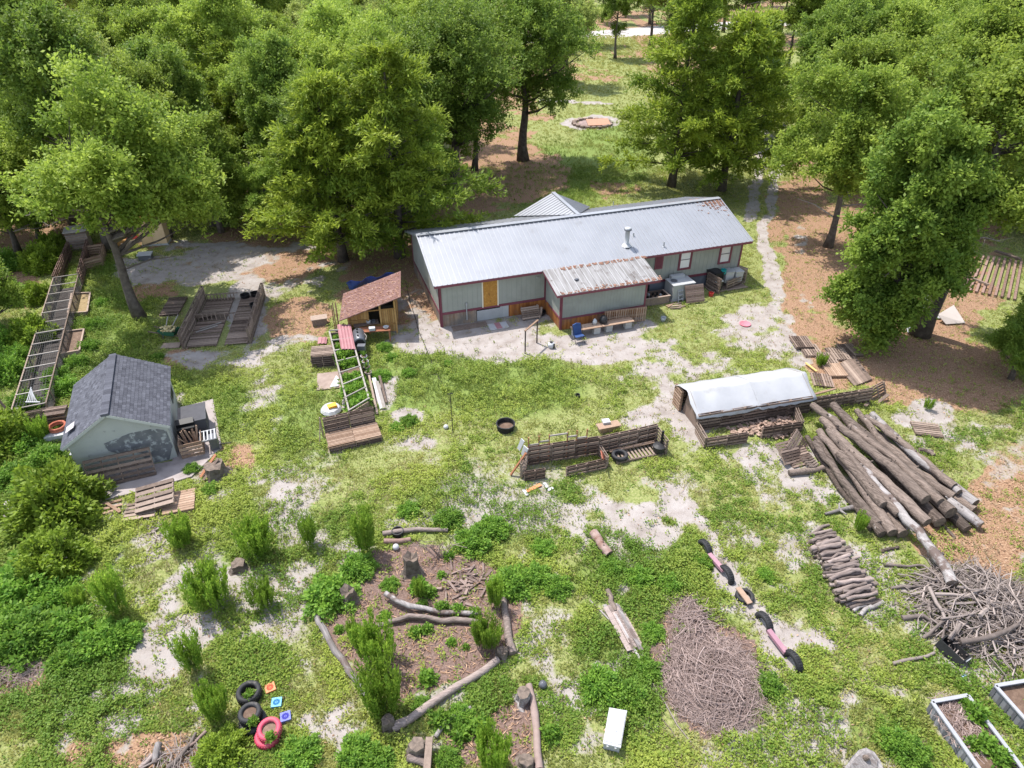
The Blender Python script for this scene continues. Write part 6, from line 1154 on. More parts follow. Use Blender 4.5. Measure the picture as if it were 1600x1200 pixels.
log([(922, 938, .04), (955, 972, .06), (990, 1020, .04)], .03, .025, 'long thin pole at the outer side of the strip bundle', LOGPALE, name='branch', n=7); log([(949, 922, .08), (954, 940, .1), (962, 955, .08)], .09, .1, 'curved pinkish log end at the top of the strip bundle', name='branch', n=8)
for P, r, lb in (([(1020, 1068, .05), (1040, 1100, .05), (1080, 1160, .04)], .025, 'long thin stick lying in weeds below the twig mound'), ([(1014, 1062, .08), (1022, 1082, .08), (1034, 1088, .06)], .05, 'dark reddish broken branch at the foot of the twig mound'), ([(1030, 1118, .04), (1062, 1164, .04)], .015, 'thinnest stick beside the long one below the twig mound')): log(P, r, r * .6, lb, TWIG, name='branch', n=6)
log([(927, 832, .14), (940, 850, .15), (952, 866, .13)], .17, .17, 'split reddish log lying by the pale sand patch', mat('red_heart_log', (.15, .075, .055), (.33, .25, .225), nscale=4, mix=1, bump=.7))

# ------------------------------------------------------------------ log-edged mulch bed and its neighbours
REDBARK = mat('reddish_bark', (.13, .07, .055), (.28, .19, .165), nscale=5, mix=.9, bump=.7)
for P, r0, r1, mt, lb in (
    ([(494, 958, .08), (505, 985, .1), (535, 1030, .1), (574, 1092, .09)], .10, .11, LOGPALE, 'long pale curved log edging the sandy side of the mulch bed'), ([(612, 1138, .12), (640, 1122, .13), (690, 1088, .13), (778, 1030, .12)], .15, .12, FIREWOOD, 'long straight log edging the lower side of the mulch bed'), ([(787, 936, .08), (790, 970, .1), (802, 1022, .1)], .11, .14, FIREWOOD, 'reddish upright-lying log edging the far side of the mulch bed'), ([(602, 927, .3), (640, 948, .2), (690, 956, .12), (752, 958, .08)], .10, .08, LOGPALE, 'pale log propped across the upper part of the mulch bed'),
    ([(582, 980, .06), (610, 970, .12), (640, 965, .14), (690, 970, .12), (752, 973, .08)], .08, .10, FIREWOOD, 'crooked dark branch running across the mulch bed'), ([(598, 834, .14), (650, 828, .14), (700, 828, .12)], .10, .08, FIREWOOD, 'upper log of the pair at the top end of the mulch bed'), ([(600, 846, .1), (642, 843, .1)], .11, .09, REDBARK, 'lower reddish log of the pair at the top end of the mulch bed'), ([(826, 1070, .1), (836, 1115, .12), (843, 1202, .12)], .11, .13, TWIGPINK, 'long pinkish log lying up the lower middle of the yard'),
    ([(680, 1152, .1), (700, 1126, .12), (716, 1112, .12), (736, 1105, .12)], .07, .06, LOGPALE, 'thin curved pale branch below the mulch bed'), ([(637, 1184, .1), (672, 1196, .1)], .12, .12, FIREWOOD, 'short log at the bottom by the grey post'), ([(218, 1200, .1), (236, 1184, .1), (252, 1173, .1)], .07, .09, FIREWOOD, 'grey log slanting in the lower corner brush'), ([(290, 1172, .06), (305, 1160, .08), (322, 1143, .08)], .05, .05, TWIGPINK, 'thin tan branch along the top of the lower corner brush'), ([(262, 1200, .1), (285, 1180, .12), (306, 1145, .1)], .08, .05, TWIG, 'forked grey branch in the lower corner brush'), ([(340, 1204, .08), (378, 1194, .1)], .07, .09, FIREWOOD, 'log end at the bottom beside the yellow-green shrub'), ([(242, 1192, .1), (248, 1162, .15)], .09, .1, LOGPALE, 'stubby grey log standing off the lower corner brush')):
    log(P, r0, r1, lb, mt, name='edging_log', n=9)
brush('corner_brush', 150, G(285, 1190), 1.1, .7, .16, .8, .014, 9, TWIG, 'grey twigs heaped among branches in the lower corner')
stump('tall ragged dark stump at the head of the mulch bed', G(644, 892), .28, .8, BARK, True); stump('dark rotten stump under the round weed bush', G(546, 938), .27, .5, BARK, True); stump('small stump at the lower tip of the mulch bed', G(608, 1136), .2, .42, BARK); stump('small stump beside the grey post at the bottom', G(653, 1175), .24, .45, BARK); stump('small hollow stump at the meeting of two edging logs', G(785, 1024), .19, .3, BARK, True); stump('pale-topped stump beside the long pinkish log', G(818, 1094), .22, .42, LOGPALE); stump('dark stump hidden in weeds beside the tall plume weed', G(374, 888), .26, .3, BARK); stump('short grey stump among plants at the bottom middle', G(822, 1196), .22, .3, BARK)
m = MB(); m.bar(G(671, 1152, .4), G(667, 1204, .25), .2, .1); solo(m, 'grey_post', GREYWOOD, 'squared grey timber post leaning at the bottom edge', 'post'); m = MB(); m.bar(G(323, 1082, .02), G(322, 1082, .5), .12, .06); solo(m, 'grey_stake', GREYWOOD, 'short grey stake standing near the tyre planters', 'stake')
m = MB(); c = G(848, 1073); m.lathe([(0, 0), (.11, .02), (.14, .12), (.1, .22), (0, .25)], c, 14); solo(m, 'black_ball', STEEL, 'dark ball lying in weeds beside the pinkish log', 'ball', c, smooth=True); m = MB(); c = G(619, 858); m.lathe([(0, 0), (.1, .02), (.13, .12), (.1, .2), (0, .23)], c, 12); solo(m, 'white_ball', WHITE, 'small white ball between the log pair and tall stump', 'ball', c, smooth=True); m = MB(); c = G(622, 836); m.lathe([(0, 0), (.2, 0), (.24, .26), (.2, .26), (.18, .05)], c, 14); solo(m, 'black_pot', BLACK, 'black pot sunk between the log pair of the mulch bed', 'pot', c)
m = MB()
for k in range(70): c = G(728 + rng.gauss(0, 24), 915 + rng.gauss(0, 16)); a = rng.uniform(0, 6.28); ln = rng.uniform(.2, .6); m.bar(c + Vector((0, 0, .03)), c + Vector((math.cos(a) * ln, math.sin(a) * ln, rng.uniform(.03, .15))), rng.uniform(.03, .1), .03)
tag(solo(m, 'wood_chunks', MULCH, None, None), 'splintered wood chunks strewn in the upper mulch bed', None, None, 'stuff')
m = MB()
for k in range(22): c = G(690 + rng.gauss(0, 5), 872 + rng.gauss(0, 3)); a = rng.uniform(.2, 2.9); m.tube([c, c + Vector((math.cos(a) * .5, .1 * math.sin(a), .6)), c + Vector((math.cos(a) * 1.1, -.2, .75 + rng.uniform(-.3, .5)))], [.014, .01, .006], 4)
solo(m, 'dry_stalks', TWIGPINK, 'spray of dry tan stalks rising by the tall stump', 'dry plant')
# big raised beds, cooler, boulder
def metal_bed(label, corners, h):
    c = [G(*q, h) for q in corners]; t = thing('raised_bed', label, 'raised bed', (sum(c, Vector()) / len(c)).xy.to_3d()); m = MB(); rim = MB()
    for a, b in zip(c, c[1:] + c[:1]):
        a0, b0 = Vector((a.x, a.y, 0)), Vector((b.x, b.y, 0)); L_ = (b0 - a0).length; nn = int(L_ / .12); ou = Vector(((b0 - a0).y, -(b0 - a0).x, 0)).normalized()
        m.bar(a0 + Vector((0, 0, h / 2)), b0 + Vector((0, 0, h / 2)), .04, h)
        for k in range(nn): p = a0.lerp(b0, (k + .5) / nn) ; m.box(p + Vector((0, 0, h / 2)), (.07, .10, h), math.atan2(ou.y, ou.x), tint=.85 if k % 2 else .2) if k % 2 == 0 else None
        rim.bar(Vector((a.x, a.y, h + .02)), Vector((b.x, b.y, h + .02)), .11, .045, tint=.9)
    m.build('sides', mat('grey_corrugated', (.09, .09, .10), (.24, .24, .26), nscale=4, mix=.3), t, world=True); rim.build('rim', mat('pale_grey_rim', (.23, .235, .26), (.30, .305, .33)), t, world=True); m = MB(); m.ext([(p.x, p.y, .05) for p in c], (0, 0, h * .62)); m.build('soil', SOIL, t, world=True); return t
metal_bed('grey corrugated raised bed of dry mulch in the lower corner, full view', ((1456, 1097), (1512, 1087), (1600, 1205), (1533, 1206)), .5); metal_bed('grey corrugated raised bed cut by the edge, beyond the first bed', ((1555, 1072), (1640, 1058), (1720, 1140), (1604, 1127)), .5)
brush('bed_mulch', 330, G(1500, 1130, .36), .6, .95, .12, .5, .008, 11, TWIGPINK, 'pinkish dry stalks mulching the corner raised bed', None, 4).location.z += .34
for q, s_ in (((1525, 1118), .9), ((1540, 1165), .8), ((1520, 1165), .6), ((1560, 1185), .8), ((1508, 1100), .5), ((1620, 1100), .8)): plant('leafy', 'leafy green weed growing in a corrugated raised bed', G(*q, .36), s_, 'weeds in the corrugated raised beds', 'weed_clump')
cc = [G(952, 1105, .42), G(980, 1110, .42), G(970, 1168, .42), G(942, 1161, .42)]; t = thing('white_cooler', 'white lidded ice chest standing alone in the weeds', 'cooler', (sum(cc, Vector()) / 4).xy.to_3d()); ctr = sum(cc, Vector()) / 4; m = MB(); m.ext([(ctr + (p - ctr) * .9) * 1 - Vector((0, 0, .41)) for p in cc], (0, 0, .33)); m.build('body', mat('grey_plastic', (.30, .31, .33), (.36, .37, .39)), t, world=True); m = MB(); m.ext([p - Vector((0, 0, .07)) for p in cc], (0, 0, .06)); m.ext([ctr + (p - ctr) * .86 - Vector((0, 0, .01)) for p in cc], (0, 0, .02)); m.build('lid', WHITE, t, world=True)
for f in (.28, .72): m = MB(); q0 = cc[3].lerp(cc[2], f) - Vector((0, .0, .1)); m.box(q0 + (q0 - ctr).normalized() * .01, (.06, .05, .09), .2); m.build('latch', GREYMET, t, world=True)
m = MB(); q0, q1 = cc[0].lerp(ctr, .12), cc[3].lerp(ctr, .12); m.bar(q0 + Vector((0, 0, .016)), q1 + Vector((0, 0, .016)), .015, .01); q0, q1 = cc[1].lerp(ctr, .12), cc[2].lerp(ctr, .12); m.bar(q0 + Vector((0, 0, .016)), q1 + Vector((0, 0, .016)), .015, .01); m.build('lid_rib', GREYMET, t, world=True)
m = MB(); a, b = cc[2].lerp(cc[0], .38), cc[2].lerp(cc[0], .55); m.bar(a + Vector((0, 0, .02)), b + Vector((0, 0, .02)), .04, .02); m.build('handle', WHITE, t, world=True)
t = thing('split_log_slab', 'big pale weathered slab of split log at the bottom edge', 'log slab', G(1345, 1200)); m = MB(); pl_ = [G(*q) for q in ((1312, 1216, .05), (1320, 1200, .2), (1329, 1186, .3), (1340, 1175, .36), (1352, 1171, .38), (1364, 1178, .34), (1373, 1190, .26), (1378, 1204, .15), (1376, 1218, .05))]; ct_ = sum(pl_, Vector()) / 9
m.ext([p + Vector((0, 0, rng.uniform(-.03, .03))) for p in pl_], (0, 0, .12)); m.ext([ct_ + (p - ct_) * rng.uniform(.62, .8) + Vector((0, 0, .1)) for p in pl_], (0, 0, rng.uniform(.07, .1))); m.build('slab', LOGPALE, t, world=True); m = MB(); c = G(1354, 1184, .5); m.lathe([(.10, -.1), (.07, .05), (.03, .1), (0, .1)], c, 9, (.2, -.4, 1)); m.build('knot', LOGBARK, t, world=True)
# fire ring, lumber racks and sheets under the big tree
t = thing('fire_pit', 'ring of stones with an orange board on grey ash in the far clearing', 'fire pit', G(928, 196)); m = MB(); cf = G(925, 194)
for k in range(20): a = 6.283 * k / 20; m.lathe([(0, 0), (.32, .05), (.3, .25), (0, .34)], cf + Vector((2.1 * math.cos(a), 2.1 * math.sin(a), 0)), 7)
m.build('stones', GREYWOOD, t, world=True); m = MB(); m.lathe([(0, .06), (1.2, .08), (1.9, .03)], cf, 18); m.build('ash', mat('ash', (.10, .07, .065), (.30, .22, .2), nscale=3, mix=1), t, world=True); m = MB(); m.box(cf + Vector((.6, -.8, .42)), (2.6, 1.4, .08), Matrix.Rotation(.15, 3, 'Z') @ Matrix.Rotation(R(16), 3, 'X')); m.build('orange_board', mat('salmon_board', (.36, .19, .125), (.45, .26, .18)), t, world=True)
m = MB(); c = G(1221, 199); m.lathe([(0, 0), (.45, .02), (.5, .25), (.2, .4), (0, .4)], c, 12); solo(m, 'dark_tub', BLACK, 'small dark tub on the grass beyond the sandy track', 'tub', c)
t = thing('lumber_rack', 'stack of long reddish lumber lying under the trees at the yard edge', 'lumber', G(1545, 420)); 
for k in range(9): m = MB(); m.bar(G(1505 + 10 * k, 452 + 2.0 * k, .12), G(1528 + 8.5 * k, 398 + 1.2 * k, .14), .14, .1); m.build('timber', RUSTWOOD, t, world=True)
m = MB(); m.bar(G(1508, 430, .25), G(1545, 445, .3), .12, .1); m.bar(G(1555, 392, .3), G(1595, 405, .3), .25, .12); m.build('crosspiece', GREYWOOD, t, world=True)
for P, mt, lb in (([(1465, 492), (1490, 477), (1508, 505), (1478, 507)], mat('pale_sheet', (.40, .35, .32), (.5, .45, .42), nscale=2), 'pale tan sheet propped like a tent beside the leaning trunk'), ([(1434, 476), (1462, 470), (1470, 498), (1442, 496)], GREYMET, 'greyish blue metal sheet lying behind the leaning trunk'), ([(1412, 505), (1432, 502), (1438, 516), (1418, 520)], GREYMET, 'small grey sheet at the foot of the leaning trunk'), ([(1438, 462), (1450, 458), (1454, 468), (1444, 470)], WHITE, 'small white sheet among debris behind the trunk')):
    m = MB(); z = .45 if 'tent' in lb else .12; pp = [G(*q, z if i in (0, 1) else .08) for i, q in enumerate(P)]; m.ext(pp, (0, 0, .03)); solo(m, 'roofing_sheet', mt, lb, 'sheet')

# ------------------------------------------------------------------ trees
def tree_root(name, label): return thing(name, label, 'tree')
def attach_mesh(name, me, par): o = bpy.data.objects.new(name, me); COL.objects.link(o); o.parent = par; return o
def oak(seed, h, cr, low, ncl, leaf=.20, mt=None, lean=(0, 0), off=(0, 0), per=300, trunk_r=.24, flat=.42, bark=None, dead=True, nl=11):
    """trunk with limbs reaching the clumps of leaves; clumps lie unevenly in the outer half of the crown"""
    q = random.Random(seed); rs_ = np.random.RandomState(seed); t = tree_root('oak_tree', 'tree'); m = MB()
    zc = h * (low + 1) / 2 + .02 * h; rzv = h * (1 - low) / 2; top = h * .78
    ax = lambda z: Vector((lean[0] * z / h + .12 * math.sin(z * .9 + seed), lean[1] * z / h + .12 * math.cos(z * .7 + seed), z))
    T = [ax(top * k / 9) for k in range(10)]; m.tube(T, [trunk_r * (1.5 if k == 0 else 1.12 if k == 1 else 1) * (1 - .78 * k / 9) + .02 for k in range(10)], 10, tint=.4)
    C = []; tries = 0; lobes = []
    for k in range(40 if nl < 12 else 400):
        if len(lobes) >= nl: break
        d = Vector((q.gauss(0, 1), q.gauss(0, 1), q.gauss(.1, 1))).normalized(); u = q.uniform(.45, .82); lc = Vector((d.x * cr * u + off[0], d.y * cr * u + off[1], zc + d.z * rzv * min(1, u + .12))); lr = q.uniform(.30, .46) * cr
        if all((lc - o).length > (.48 if nl < 12 else .40) * cr for o, _ in lobes) : lobes.append((lc, lr))
    lobes += [(Vector((off[0], off[1], zc + rzv * .55)), cr * .42)]
    while len(C) < ncl and tries < 9000:
        tries += 1; lc, lr = q.choice(lobes); d = Vector((q.gauss(0, 1), q.gauss(0, 1), q.gauss(.25, 1))).normalized(); p = lc + Vector((d.x, d.y, d.z * .8)) * lr * q.uniform(.25, 1.12)
        if p.z < h * low * .9 or any((p - c).length < cr * .12 for c in C): continue
        C.append(p)
    for c in C[::3]:
        z0 = max(h * max(.12, low * 1.02), min(top * .97, c.z - (Vector((c.x, c.y, 0)) - Vector((ax(c.z).x, ax(c.z).y, 0))).length * .55)); b = ax(z0); k = (c - b); mid = b + k * .5 + Vector((q.gauss(0, .15), q.gauss(0, .15), -.06 * k.length)); rr = trunk_r * (1 - .75 * z0 / top) * .5
        m.tube([b, mid, c], [max(.03, rr), max(.022, rr * .6), .015], 6, tint=.4)
    m.build('trunk', bark or TREEBARK, t, True)
    if dead:
        m = MB()
        for k in range(5):
            z0 = h * q.uniform(max(.18, low * .7), .55); b = ax(z0); a = q.uniform(0, 6.28); l = cr * q.uniform(.5, .85); e = b + Vector((math.cos(a) * l, math.sin(a) * l, l * q.uniform(-.15, .3))); mm = b.lerp(e, .55) + Vector((0, 0, .2)); m.tube([b, mm, e], [.06, .04, .012], 5)
            for j in range(5): s = mm.lerp(e, q.random()); m.tube([s, s + Vector((q.gauss(0, .4), q.gauss(0, .4), q.gauss(.1, .25)))], [.018, .006], 4)
        m.build('dead_branches', TWIG, t)['kind'] = 'stuff'
    P = []; D = []; TT = []
    for c in C:
        r = q.uniform(.7, 1.4) * cr * .185; tc = q.gauss(.5, .2); ns = 11; o_ = rs_.normal(size=(ns, 3)) * [1, 1, .75] + [0, 0, .25]; o_ /= np.linalg.norm(o_, axis=1, keepdims=True)
        for k in range(ns):
            n = int(per * .115 * q.uniform(.6, 1.3)); w_ = rs_.rand(n, 1) ** .75; L_ = r * q.uniform(.7, 1.35); P.append(np.array(c) + o_[k] * L_ * w_ + rs_.normal(size=(n, 3)) * (.05 + .13 * (1 - .5 * w_)) + [0, 0, -.05]); D.append(o_[k] * .7 + rs_.normal(size=(n, 3)) * .8 + [0, 0, .05]); TT.append(np.clip(tc + q.gauss(0, .12) + rs_.normal(size=n) * .2, 0, 1))
    P = np.concatenate(P); D = np.concatenate(D); TT = np.concatenate(TT); n = len(P); attach_mesh('crown', np_leaves('crown', P, D, leaf * (.6 + .8 * rs_.rand(n)), leaf * .62 * (.6 + .8 * rs_.rand(n)), TT, mt or OAKLEAF, seed), t); return t
def cedar(seed, h, cr, nb=95):
    """red cedar: tiers of rising boughs that end in drooping feathery sprays"""
    q = random.Random(seed); rs_ = np.random.RandomState(seed); t = tree_root('cedar_tree', 'tree'); m = MB(); m.tube([(0.08 * math.sin(k), .08 * math.cos(k * 1.3), h * .97 * k / 8) for k in range(9)], [.26 * (1.35 if k == 0 else 1) * (1 - .9 * k / 8) + .015 for k in range(9)], 9, tint=.4); P = []; D = []; TT = []; L = []
    for i in range(nb):
        f = (i + q.random()) / nb; z = h * (.10 + .88 * f); a = i * 2.4 + q.uniform(-.5, .5); l = cr * (1.0 - f ** 1.05 * .92) * q.uniform(.48, 1.22) * (.72 + .28 * min(1, f / .12)); up = q.uniform(.15, .55) + .5 * f; o = Vector((math.cos(a), math.sin(a), 0)); b = Vector((0, 0, z)); pts = [b, b + o * l * .5 + Vector((0, 0, l * up * .42)), b + o * l + Vector((0, 0, l * up * .55))]
        m.tube(pts, [.05 * (1.1 - f) + .012, .03 * (1.1 - f) + .008, .006], 5, tint=.5); ns = int(7 + 17 * l / cr); tb = q.gauss(.5, .2)
        for j in range(ns):
            g = q.uniform(.22, 1.03); c = (pts[0].lerp(pts[1], g * 2) if g < .5 else pts[1].lerp(pts[2], g * 2 - 1)); s = o * q.uniform(.5, 1.1) + Vector((q.gauss(0, .6), q.gauss(0, .6), q.gauss(.05, .3))); s.normalize(); sl = 1.05 * q.uniform(.5, 1.2); n = 40; w_ = rs_.rand(n)
            p = np.array(c) + np.array(s) * (w_ * sl)[:, None] + rs_.normal(size=(n, 3)) * (.035 + .10 * np.sin(w_ * 3.0))[:, None] + np.stack([0 * w_, 0 * w_, -.16 * w_ ** 2], 1); P.append(p); D.append(np.array(s) * .9 + rs_.normal(size=(n, 3)) * .55 + [0, 0, .05]); TT.append(np.clip(tb + .18 * rs_.normal(size=n) + .12 * q.gauss(0, 1), 0, 1))
    m.build('trunk', TREEBARK, t, True); P = np.concatenate(P); D = np.concatenate(D); TT = np.concatenate(TT); n = len(P); attach_mesh('crown', np_leaves('crown', P, D, .21 + .17 * rs_.rand(n), .06 + .05 * rs_.rand(n), TT, CEDARLEAF, seed), t); return t
TREES = {
    'j': oak(24, 11.0, 4.2, .20, 130, mt=LIGHTLEAF), 'k': oak(25, 15.5, 4.4, .40, 130, mt=OAKLEAF2),
    'a': oak(11, 12.0, 4.4, .22, 150), 'b': oak(12, 13.0, 4.0, .30, 137, mt=OAKLEAF2), 'c': oak(13, 10.5, 4.8, .16, 156), 'd': oak(14, 14.0, 4.6, .34, 150), 'e': oak(15, 9.0, 3.4, .10, 112, mt=OAKLEAF2),
    'f': oak(16, 12.6, 5.0, .30, 187, lean=(-1.1, .3), off=(1.7, .9), trunk_r=.27), 'g': oak(17, 13.2, 2.95, .0, 380, mt=OAKLEAF2, leaf=.19, nl=44), 'h': oak(18, 15.0, 4.6, .46, 143, lean=(.8, .8), off=(1.3, .8), trunk_r=.40),
    'i': oak(19, 14.5, 5.8, .28, 187, mt=OAKLEAF2, trunk_r=.42), 'C': cedar(21, 11.4, 5.6, 78), 'D': cedar(22, 13.6, 5.6, 88), 'E': cedar(23, 10.6, 4.8, 74)}
PH = {'j': 11, 'k': 15.5, 'a': 12, 'b': 13, 'c': 10.5, 'd': 14, 'e': 9, 'f': 13.8, 'g': 12.5, 'h': 15, 'i': 14.5, 'C': 11.4, 'D': 13.6, 'E': 10.6}; USED = set()
def plant_tree(k, loc, sc, label, group=None, rz=None, name=None):
    rz = rng.uniform(0, 6.28) if rz is None else rz; loc = Vector((loc[0], loc[1], 0)); sc = (sc * rng.uniform(.86, 1.14), sc * rng.uniform(.86, 1.14), sc * rng.uniform(.94, 1.06)) if group else (sc, sc, sc)
    if k not in USED: USED.add(k); o = TREES[k]; o.location = loc; o.rotation_euler = (0, 0, rz); o.scale = sc; o['label'] = label
    else: o = dup(TREES[k], loc, rz, sc, label)
    if name: o.name = name
    if group: o['group'] = group
    elif 'group' in o: del o['group']
    return o
SPOTS = []
def T(k, px, py, sc, label, group=None, rz=None, name=None): p = G(px, py); SPOTS.append((p.x, p.y, 2.5)); return plant_tree(k, p, sc, label, group, rz, name)
T('f', 221, 495, 1.0, 'tall tree with a long bare leaning trunk between chicken run and pallet bay', rz=0)
T('C', 626, 402, 1.2, 'feathery cedar overhanging the hut and the end of the house', rz=1)
T('i', 713, 303, 1.0, 'big oak with a thick dark trunk behind the end of the house'); T('b', 743, 266, 1.0, 'slimmer oak with a dark straight trunk just behind the big oak'); T('i', 818, 250, 1.05, 'broad dark oak whose drooping crown overhangs the shaded clearing')
T('D', 1050, 292, 1.2, 'tallest feathery cedar standing right behind the house roof'); T('E', 1128, 298, 1.3, 'bushy cedar beside the tallest one, next to the sandy track'); T('E', 1165, 215, 1.15, 'smaller cedar farther back by the bend of the sandy track')
T('a', 1292, 386, 1.0, 'spreading oak with a short dark trunk beside the sandy track'); T('g', 1360, 540, 1.0, 'dense oak leafed down to the ground beside the scattered pallets'); T('h', 1440, 524, 1.0, 'tall oak with a leaning ivy-covered trunk over the grey sheets', rz=0)
T('e', 668, 338, .85, 'low green sapling at the foot of the big oak trunk'); T('e', 1580, 592, .46, 'small yellow-green tree at the edge beyond the grey sheets'); T('e', 1620, 560, .6, 'young tree at the very edge next to the lumber'); T('g', 1655, 860, .62, 'dark young oak cut by the edge beyond the log ends'); T('e', 1640, 690, .4, 'low dark green shrub-like tree on the litter at the edge')
T('b', 960, 92, .9, 'lone dark-trunked tree between the clearing and the pale road'); T('j', 884, 132, 1.05, 'twin-looking small tree with dark trunk at the clearing edge'); T('d', 1228, 112, .95, 'straight tree beyond the track, the nearer of a dark-trunked pair'); T('d', 1252, 108, 1.0, 'straight tree beyond the track, the second of a dark-trunked pair')
def free(x, y, r=3.2): return all((x - a) ** 2 + (y - b) ** 2 > r * r for a, b, _ in SPOTS)
qf = random.Random(99); WOODS = []
for y in (47, 51, 55, 59.5, 64, 69, 74, 80, 87, 95, 104, 114, 146, 158, 171, 186, 204, 226):
    st_ = 5.2 + y * .030; x = -y * .80 - 8
    while x < y * .80 + 8:
        xx, yy = x + qf.uniform(-1.3, 1.3), y + qf.uniform(-1.8, 1.8); x += st_; px, py = proj(xx, yy)
        if 690 < px < 1010 and py > 62: continue
        if px >= 1010 and px < 1262 and py > 112: continue
        if 610 < px <= 690 and py > 330: continue
        if 1262 <= px < 1330 and py > 330: continue
        if px < 690 and py > 372 and px > 20: continue
        rd_ = min(abs((Vector((xx, yy, 0)) - a - (b - a) * max(0, min(1, ((Vector((xx, yy, 0)) - a).dot(b - a)) / (b - a).length_squared))).length) for a, b in zip(rp, rp[1:]))
        if rd_ < 8 or not free(xx, yy): continue
        if 70 < px < 215 and 72 < y < 122: continue
        if y < 100 and qf.random() < .10: continue
        SPOTS.append((xx, yy, 2)); WOODS.append((xx, yy, px, py))
kinds = 'aabccddeegjjkkCE'
for xx, yy, px, py in WOODS:
    k = qf.choice(kinds if px < 760 else 'aabccddejjkk'); s = qf.uniform(.82, 1.16) * (.92 if yy < 60 else 1)
    if yy > 118: lb, gr = 'tree in the woods beyond the pale road', 'trees beyond the pale road'
    elif px < 700: lb, gr = ('leafy tree in the packed woods behind the run and the hut' if k not in 'CE' else 'feathery cedar in the packed woods behind the run and the hut'), 'trees of the woods behind the hut'
    elif px < 1262: lb, gr = 'tree standing between the house clearing and the road', 'trees before the road'
    else: lb, gr = 'leafy tree in the woods beyond the leaning ivy trunk', 'trees of the woods past the track'
    plant_tree(k, (xx, yy), s, lb, gr)
for k, px, py, s, lb in (('c', 30, 395, .8, 'low dark tree at the woods edge beside the chicken run'), ('e', -20, 520, .7, 'small dark tree cut by the edge beside the chicken run'), ('e', 62, 372, .6, 'small bright tree at the far end of the chicken run'), ('e', 430, 372, .62, 'rounded bright bush-like tree beside the sandy clearing'), ('c', 345, 362, .78, 'leafy tree edging the sandy clearing behind the tan cabinet'), ('E', 535, 408, 1.15, 'cedar just beside the cedar over the hut'), ('k', 175, 392, 1.05, 'tall tree with a pale trunk behind the leaning-trunk tree'), ('b', 905, 70, 1.1, 'tree with its crown at the top edge above the lone dark trunk'), ('d', 1015, 74, 1.1, 'tree before the road, rising over the tallest cedar'), ('a', 1085, 92, 1.2, 'round-crowned tree between the cedars and the road'), ('k', 1150, 100, 1.1, 'tall tree between cedars and the dark-trunked pair')): T(k, px, py, s, lb)
for k, (o, n) in enumerate(((b, a) for a, b in TREES.items() if a not in USED)): plant_tree(n, (-60 - 6 * k, 90), 1, 'leafy tree in the packed woods behind the run and the hut', 'trees of the woods behind the hut')
# shrubs and weeds
plant('shrub1', 'big yellow-green shrub hiding the shed corner', G(95, 800), 1.7, None, 'shrub', 'shrub', 0, .95); plant('shrub2', 'dark-hearted yellow-green shrub below the big one', G(88, 885), 1.25, None, 'shrub', 'shrub', 1, .9); plant('shrub1', 'yellow-green rounded bush at the bottom beside the corner brush', G(348, 1185), .72, None, 'shrub', 'shrub', 2, .8)
for k, (px, py, s) in enumerate(((30, 470, 1.3), (55, 530, 1.1), (15, 590, 1.4), (70, 420, 1.3), (40, 640, 1.0), (-10, 700, 1.5), (8, 540, 1.2), (85, 395, 1.1), (10, 420, 1.5), (60, 470, .9), (28, 560, .9))): plant('shrub2' if k % 2 else 'bush1', 'green scrub bush along the outer side of the chicken run', G(px, py), s, 'scrub along the chicken run', 'shrub', 'shrub')
for px, py, s, lb in ((287, 850, 1.0, 'feathery upright weed before the shed pallets'), (332, 948, 1.35, 'tallest feathery weed left of the dark stump in weeds'.replace(' left of', ' next to')), (186, 958, 1.25, 'broad feathery weed near the yellow-green shrubs'), (306, 1048, 1.1, 'feathery weed alone on the pale sand patch'), (402, 866, 1.25, 'feathery weed beside the half-hidden dark stump'), (486, 850, .95, 'feathery weed between stump and the round weed bush'), (574, 862, 1.25, 'dark feathery weed by the top end of the mulch bed'), (592, 1035, 1.3, 'upper of two big feathery weeds in the mulch bed'), (600, 1110, 1.4, 'lower of two big feathery weeds in the mulch bed'), (555, 1000, .62, 'small feathery weed beside the two big ones in the mulch bed'), (762, 1008, .95, 'feathery weed inside the mulch bed near the hollow stump'), (774, 948, .8, 'feathery weed at the far corner of the mulch bed'), (770, 1200, 1.2, 'bright feathery weed at the bottom middle'), (340, 1120, 1.0, 'feathery weed rising beside the tyre planters'), (412, 948, .85, 'feathery weed beside the bare red mulch edge'), (128, 948, .8, 'slim feathery weed among the low weeds by the shrubs'), (656, 935, .6, 'short feathery weed below the tall stump'), (1448, 640, .55, 'tuft of feathery weed on sand at the log pile tips'), (1340, 828, .6, 'feathery weed between firewood stack and log ends'), (1282, 572, .55, 'feathery weed between the scattered pallets and tarp'), (70, 690, .9, 'feathery weed beside the white board stack')):
    plant('plume%d' % (int(px) % 5), lb, G(px, py), s, None, 'feathery_weed', 'weed')
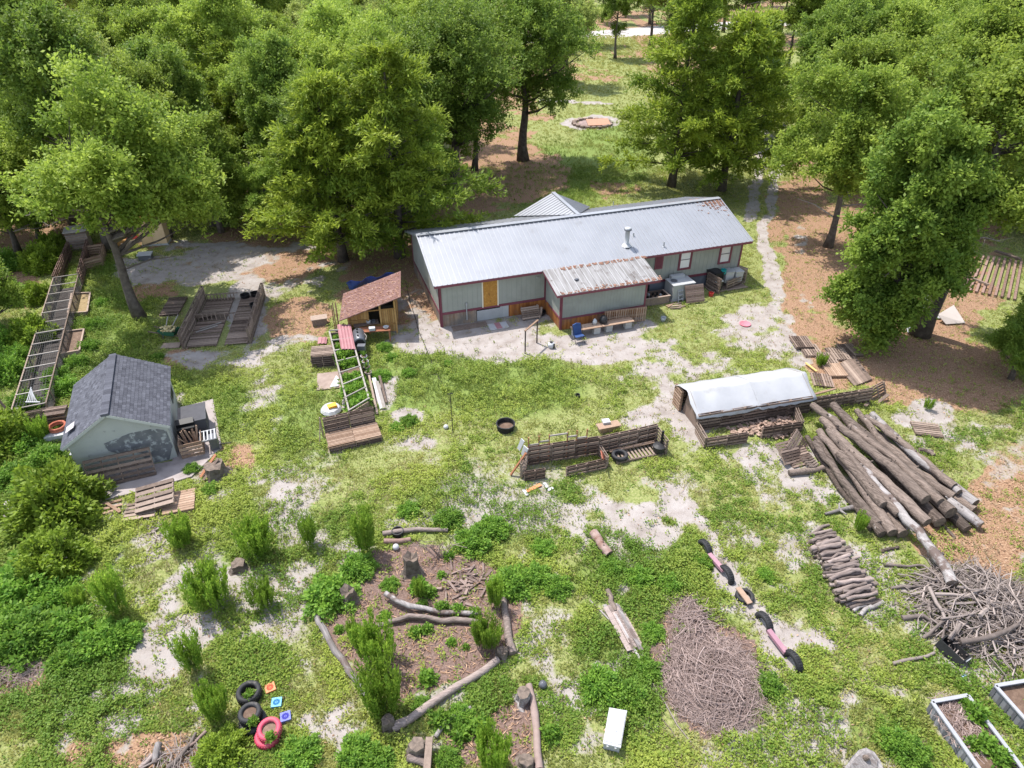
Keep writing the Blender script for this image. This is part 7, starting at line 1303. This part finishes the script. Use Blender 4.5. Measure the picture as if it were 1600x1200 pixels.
for px, py, s in ((515, 935, 1.35), (800, 915, 1.1), (838, 905, .9), (870, 920, .8), (742, 850, 1.1), (700, 815, .9), (770, 830, 1.0), (560, 890, 1.0), (640, 800, .7), (1000, 905, .8), (955, 890, .7), (1045, 915, .8), (940, 1075, 1.0), (985, 1090, .9), (1010, 1050, .7), (1200, 1075, .7), (1400, 1165, .8), (1425, 1180, .8), (1195, 900, .5), (850, 860, .7), (610, 915, .5), (720, 1120, .6), (660, 1105, .5), (700, 1190, .6), (1100, 880, .6), (1020, 990, .6), (560, 1180, .9), (470, 1185, .9), (590, 1195, .8)): plant('bush%d' % (int(px) % 2), 'low bushy green weed clump in the open weedy yard', G(px, py), s * .9, 'bushy weeds of the yard', 'weed_clump', 'weed', None, .62)
for px, py, s in ((50, 1000, 1.5), (110, 990, 1.2), (30, 930, 1.6), (160, 1010, 1.1), (60, 880, 1.2), (15, 985, 1.3), (190, 1000, .9), (120, 1030, 1.0), (90, 940, 1.1), (140, 690, .0), (100, 610, 1.1), (90, 590, .9), (120, 570, .8), (140, 545, .8), (150, 510, .8), (160, 475, .6), (75, 720, 1.1), (40, 700, 1.2), (20, 750, 1.1), (45, 760, .9)):
    if s: plant('bush%d' % (int(px) % 2), 'lush dark green weed clump between the shed side and the woods edge', G(px, py), s, 'lush weeds by the shed side', 'weed_clump', 'weed', None, .7)
for px, py, s in ((640, 660, .6), (620, 670, .5), (595, 590, .7), (600, 545, .6), (612, 560, .5), (640, 585, .55), (700, 570, .4), (330, 765, .5), (300, 735, .5), (245, 560, .5)): plant('bush0', 'green weed tuft growing beside planter and shed paths', G(px, py), s, 'weed tufts by the paths', 'weed_clump', 'weed', None, .6)
for px, py, s in ((690, 952, .6), (715, 956, .6), (740, 960, .5), (660, 946, .45), (650, 990, .55), (668, 985, .5), (705, 1005, .4), (728, 1012, .3), (655, 920, .8), (672, 928, .6), (690, 900, .4), (602, 965, .5), (668, 1062, .7), (530, 985, .4), (700, 870, .5), (860, 1150, .7), (750, 1140, .8), (690, 1130, .8), (720, 1150, .7)): plant('leafy', 'small leafy weed sprouting in the mulch bed', G(px, py), s * 1.1, 'weeds sprouting in the mulch beds', 'weed_clump', 'weed')
collect_footprints(); build_grass(); build_dry(); build_weeds(); build_litter()
bpy.context.view_layer.update()
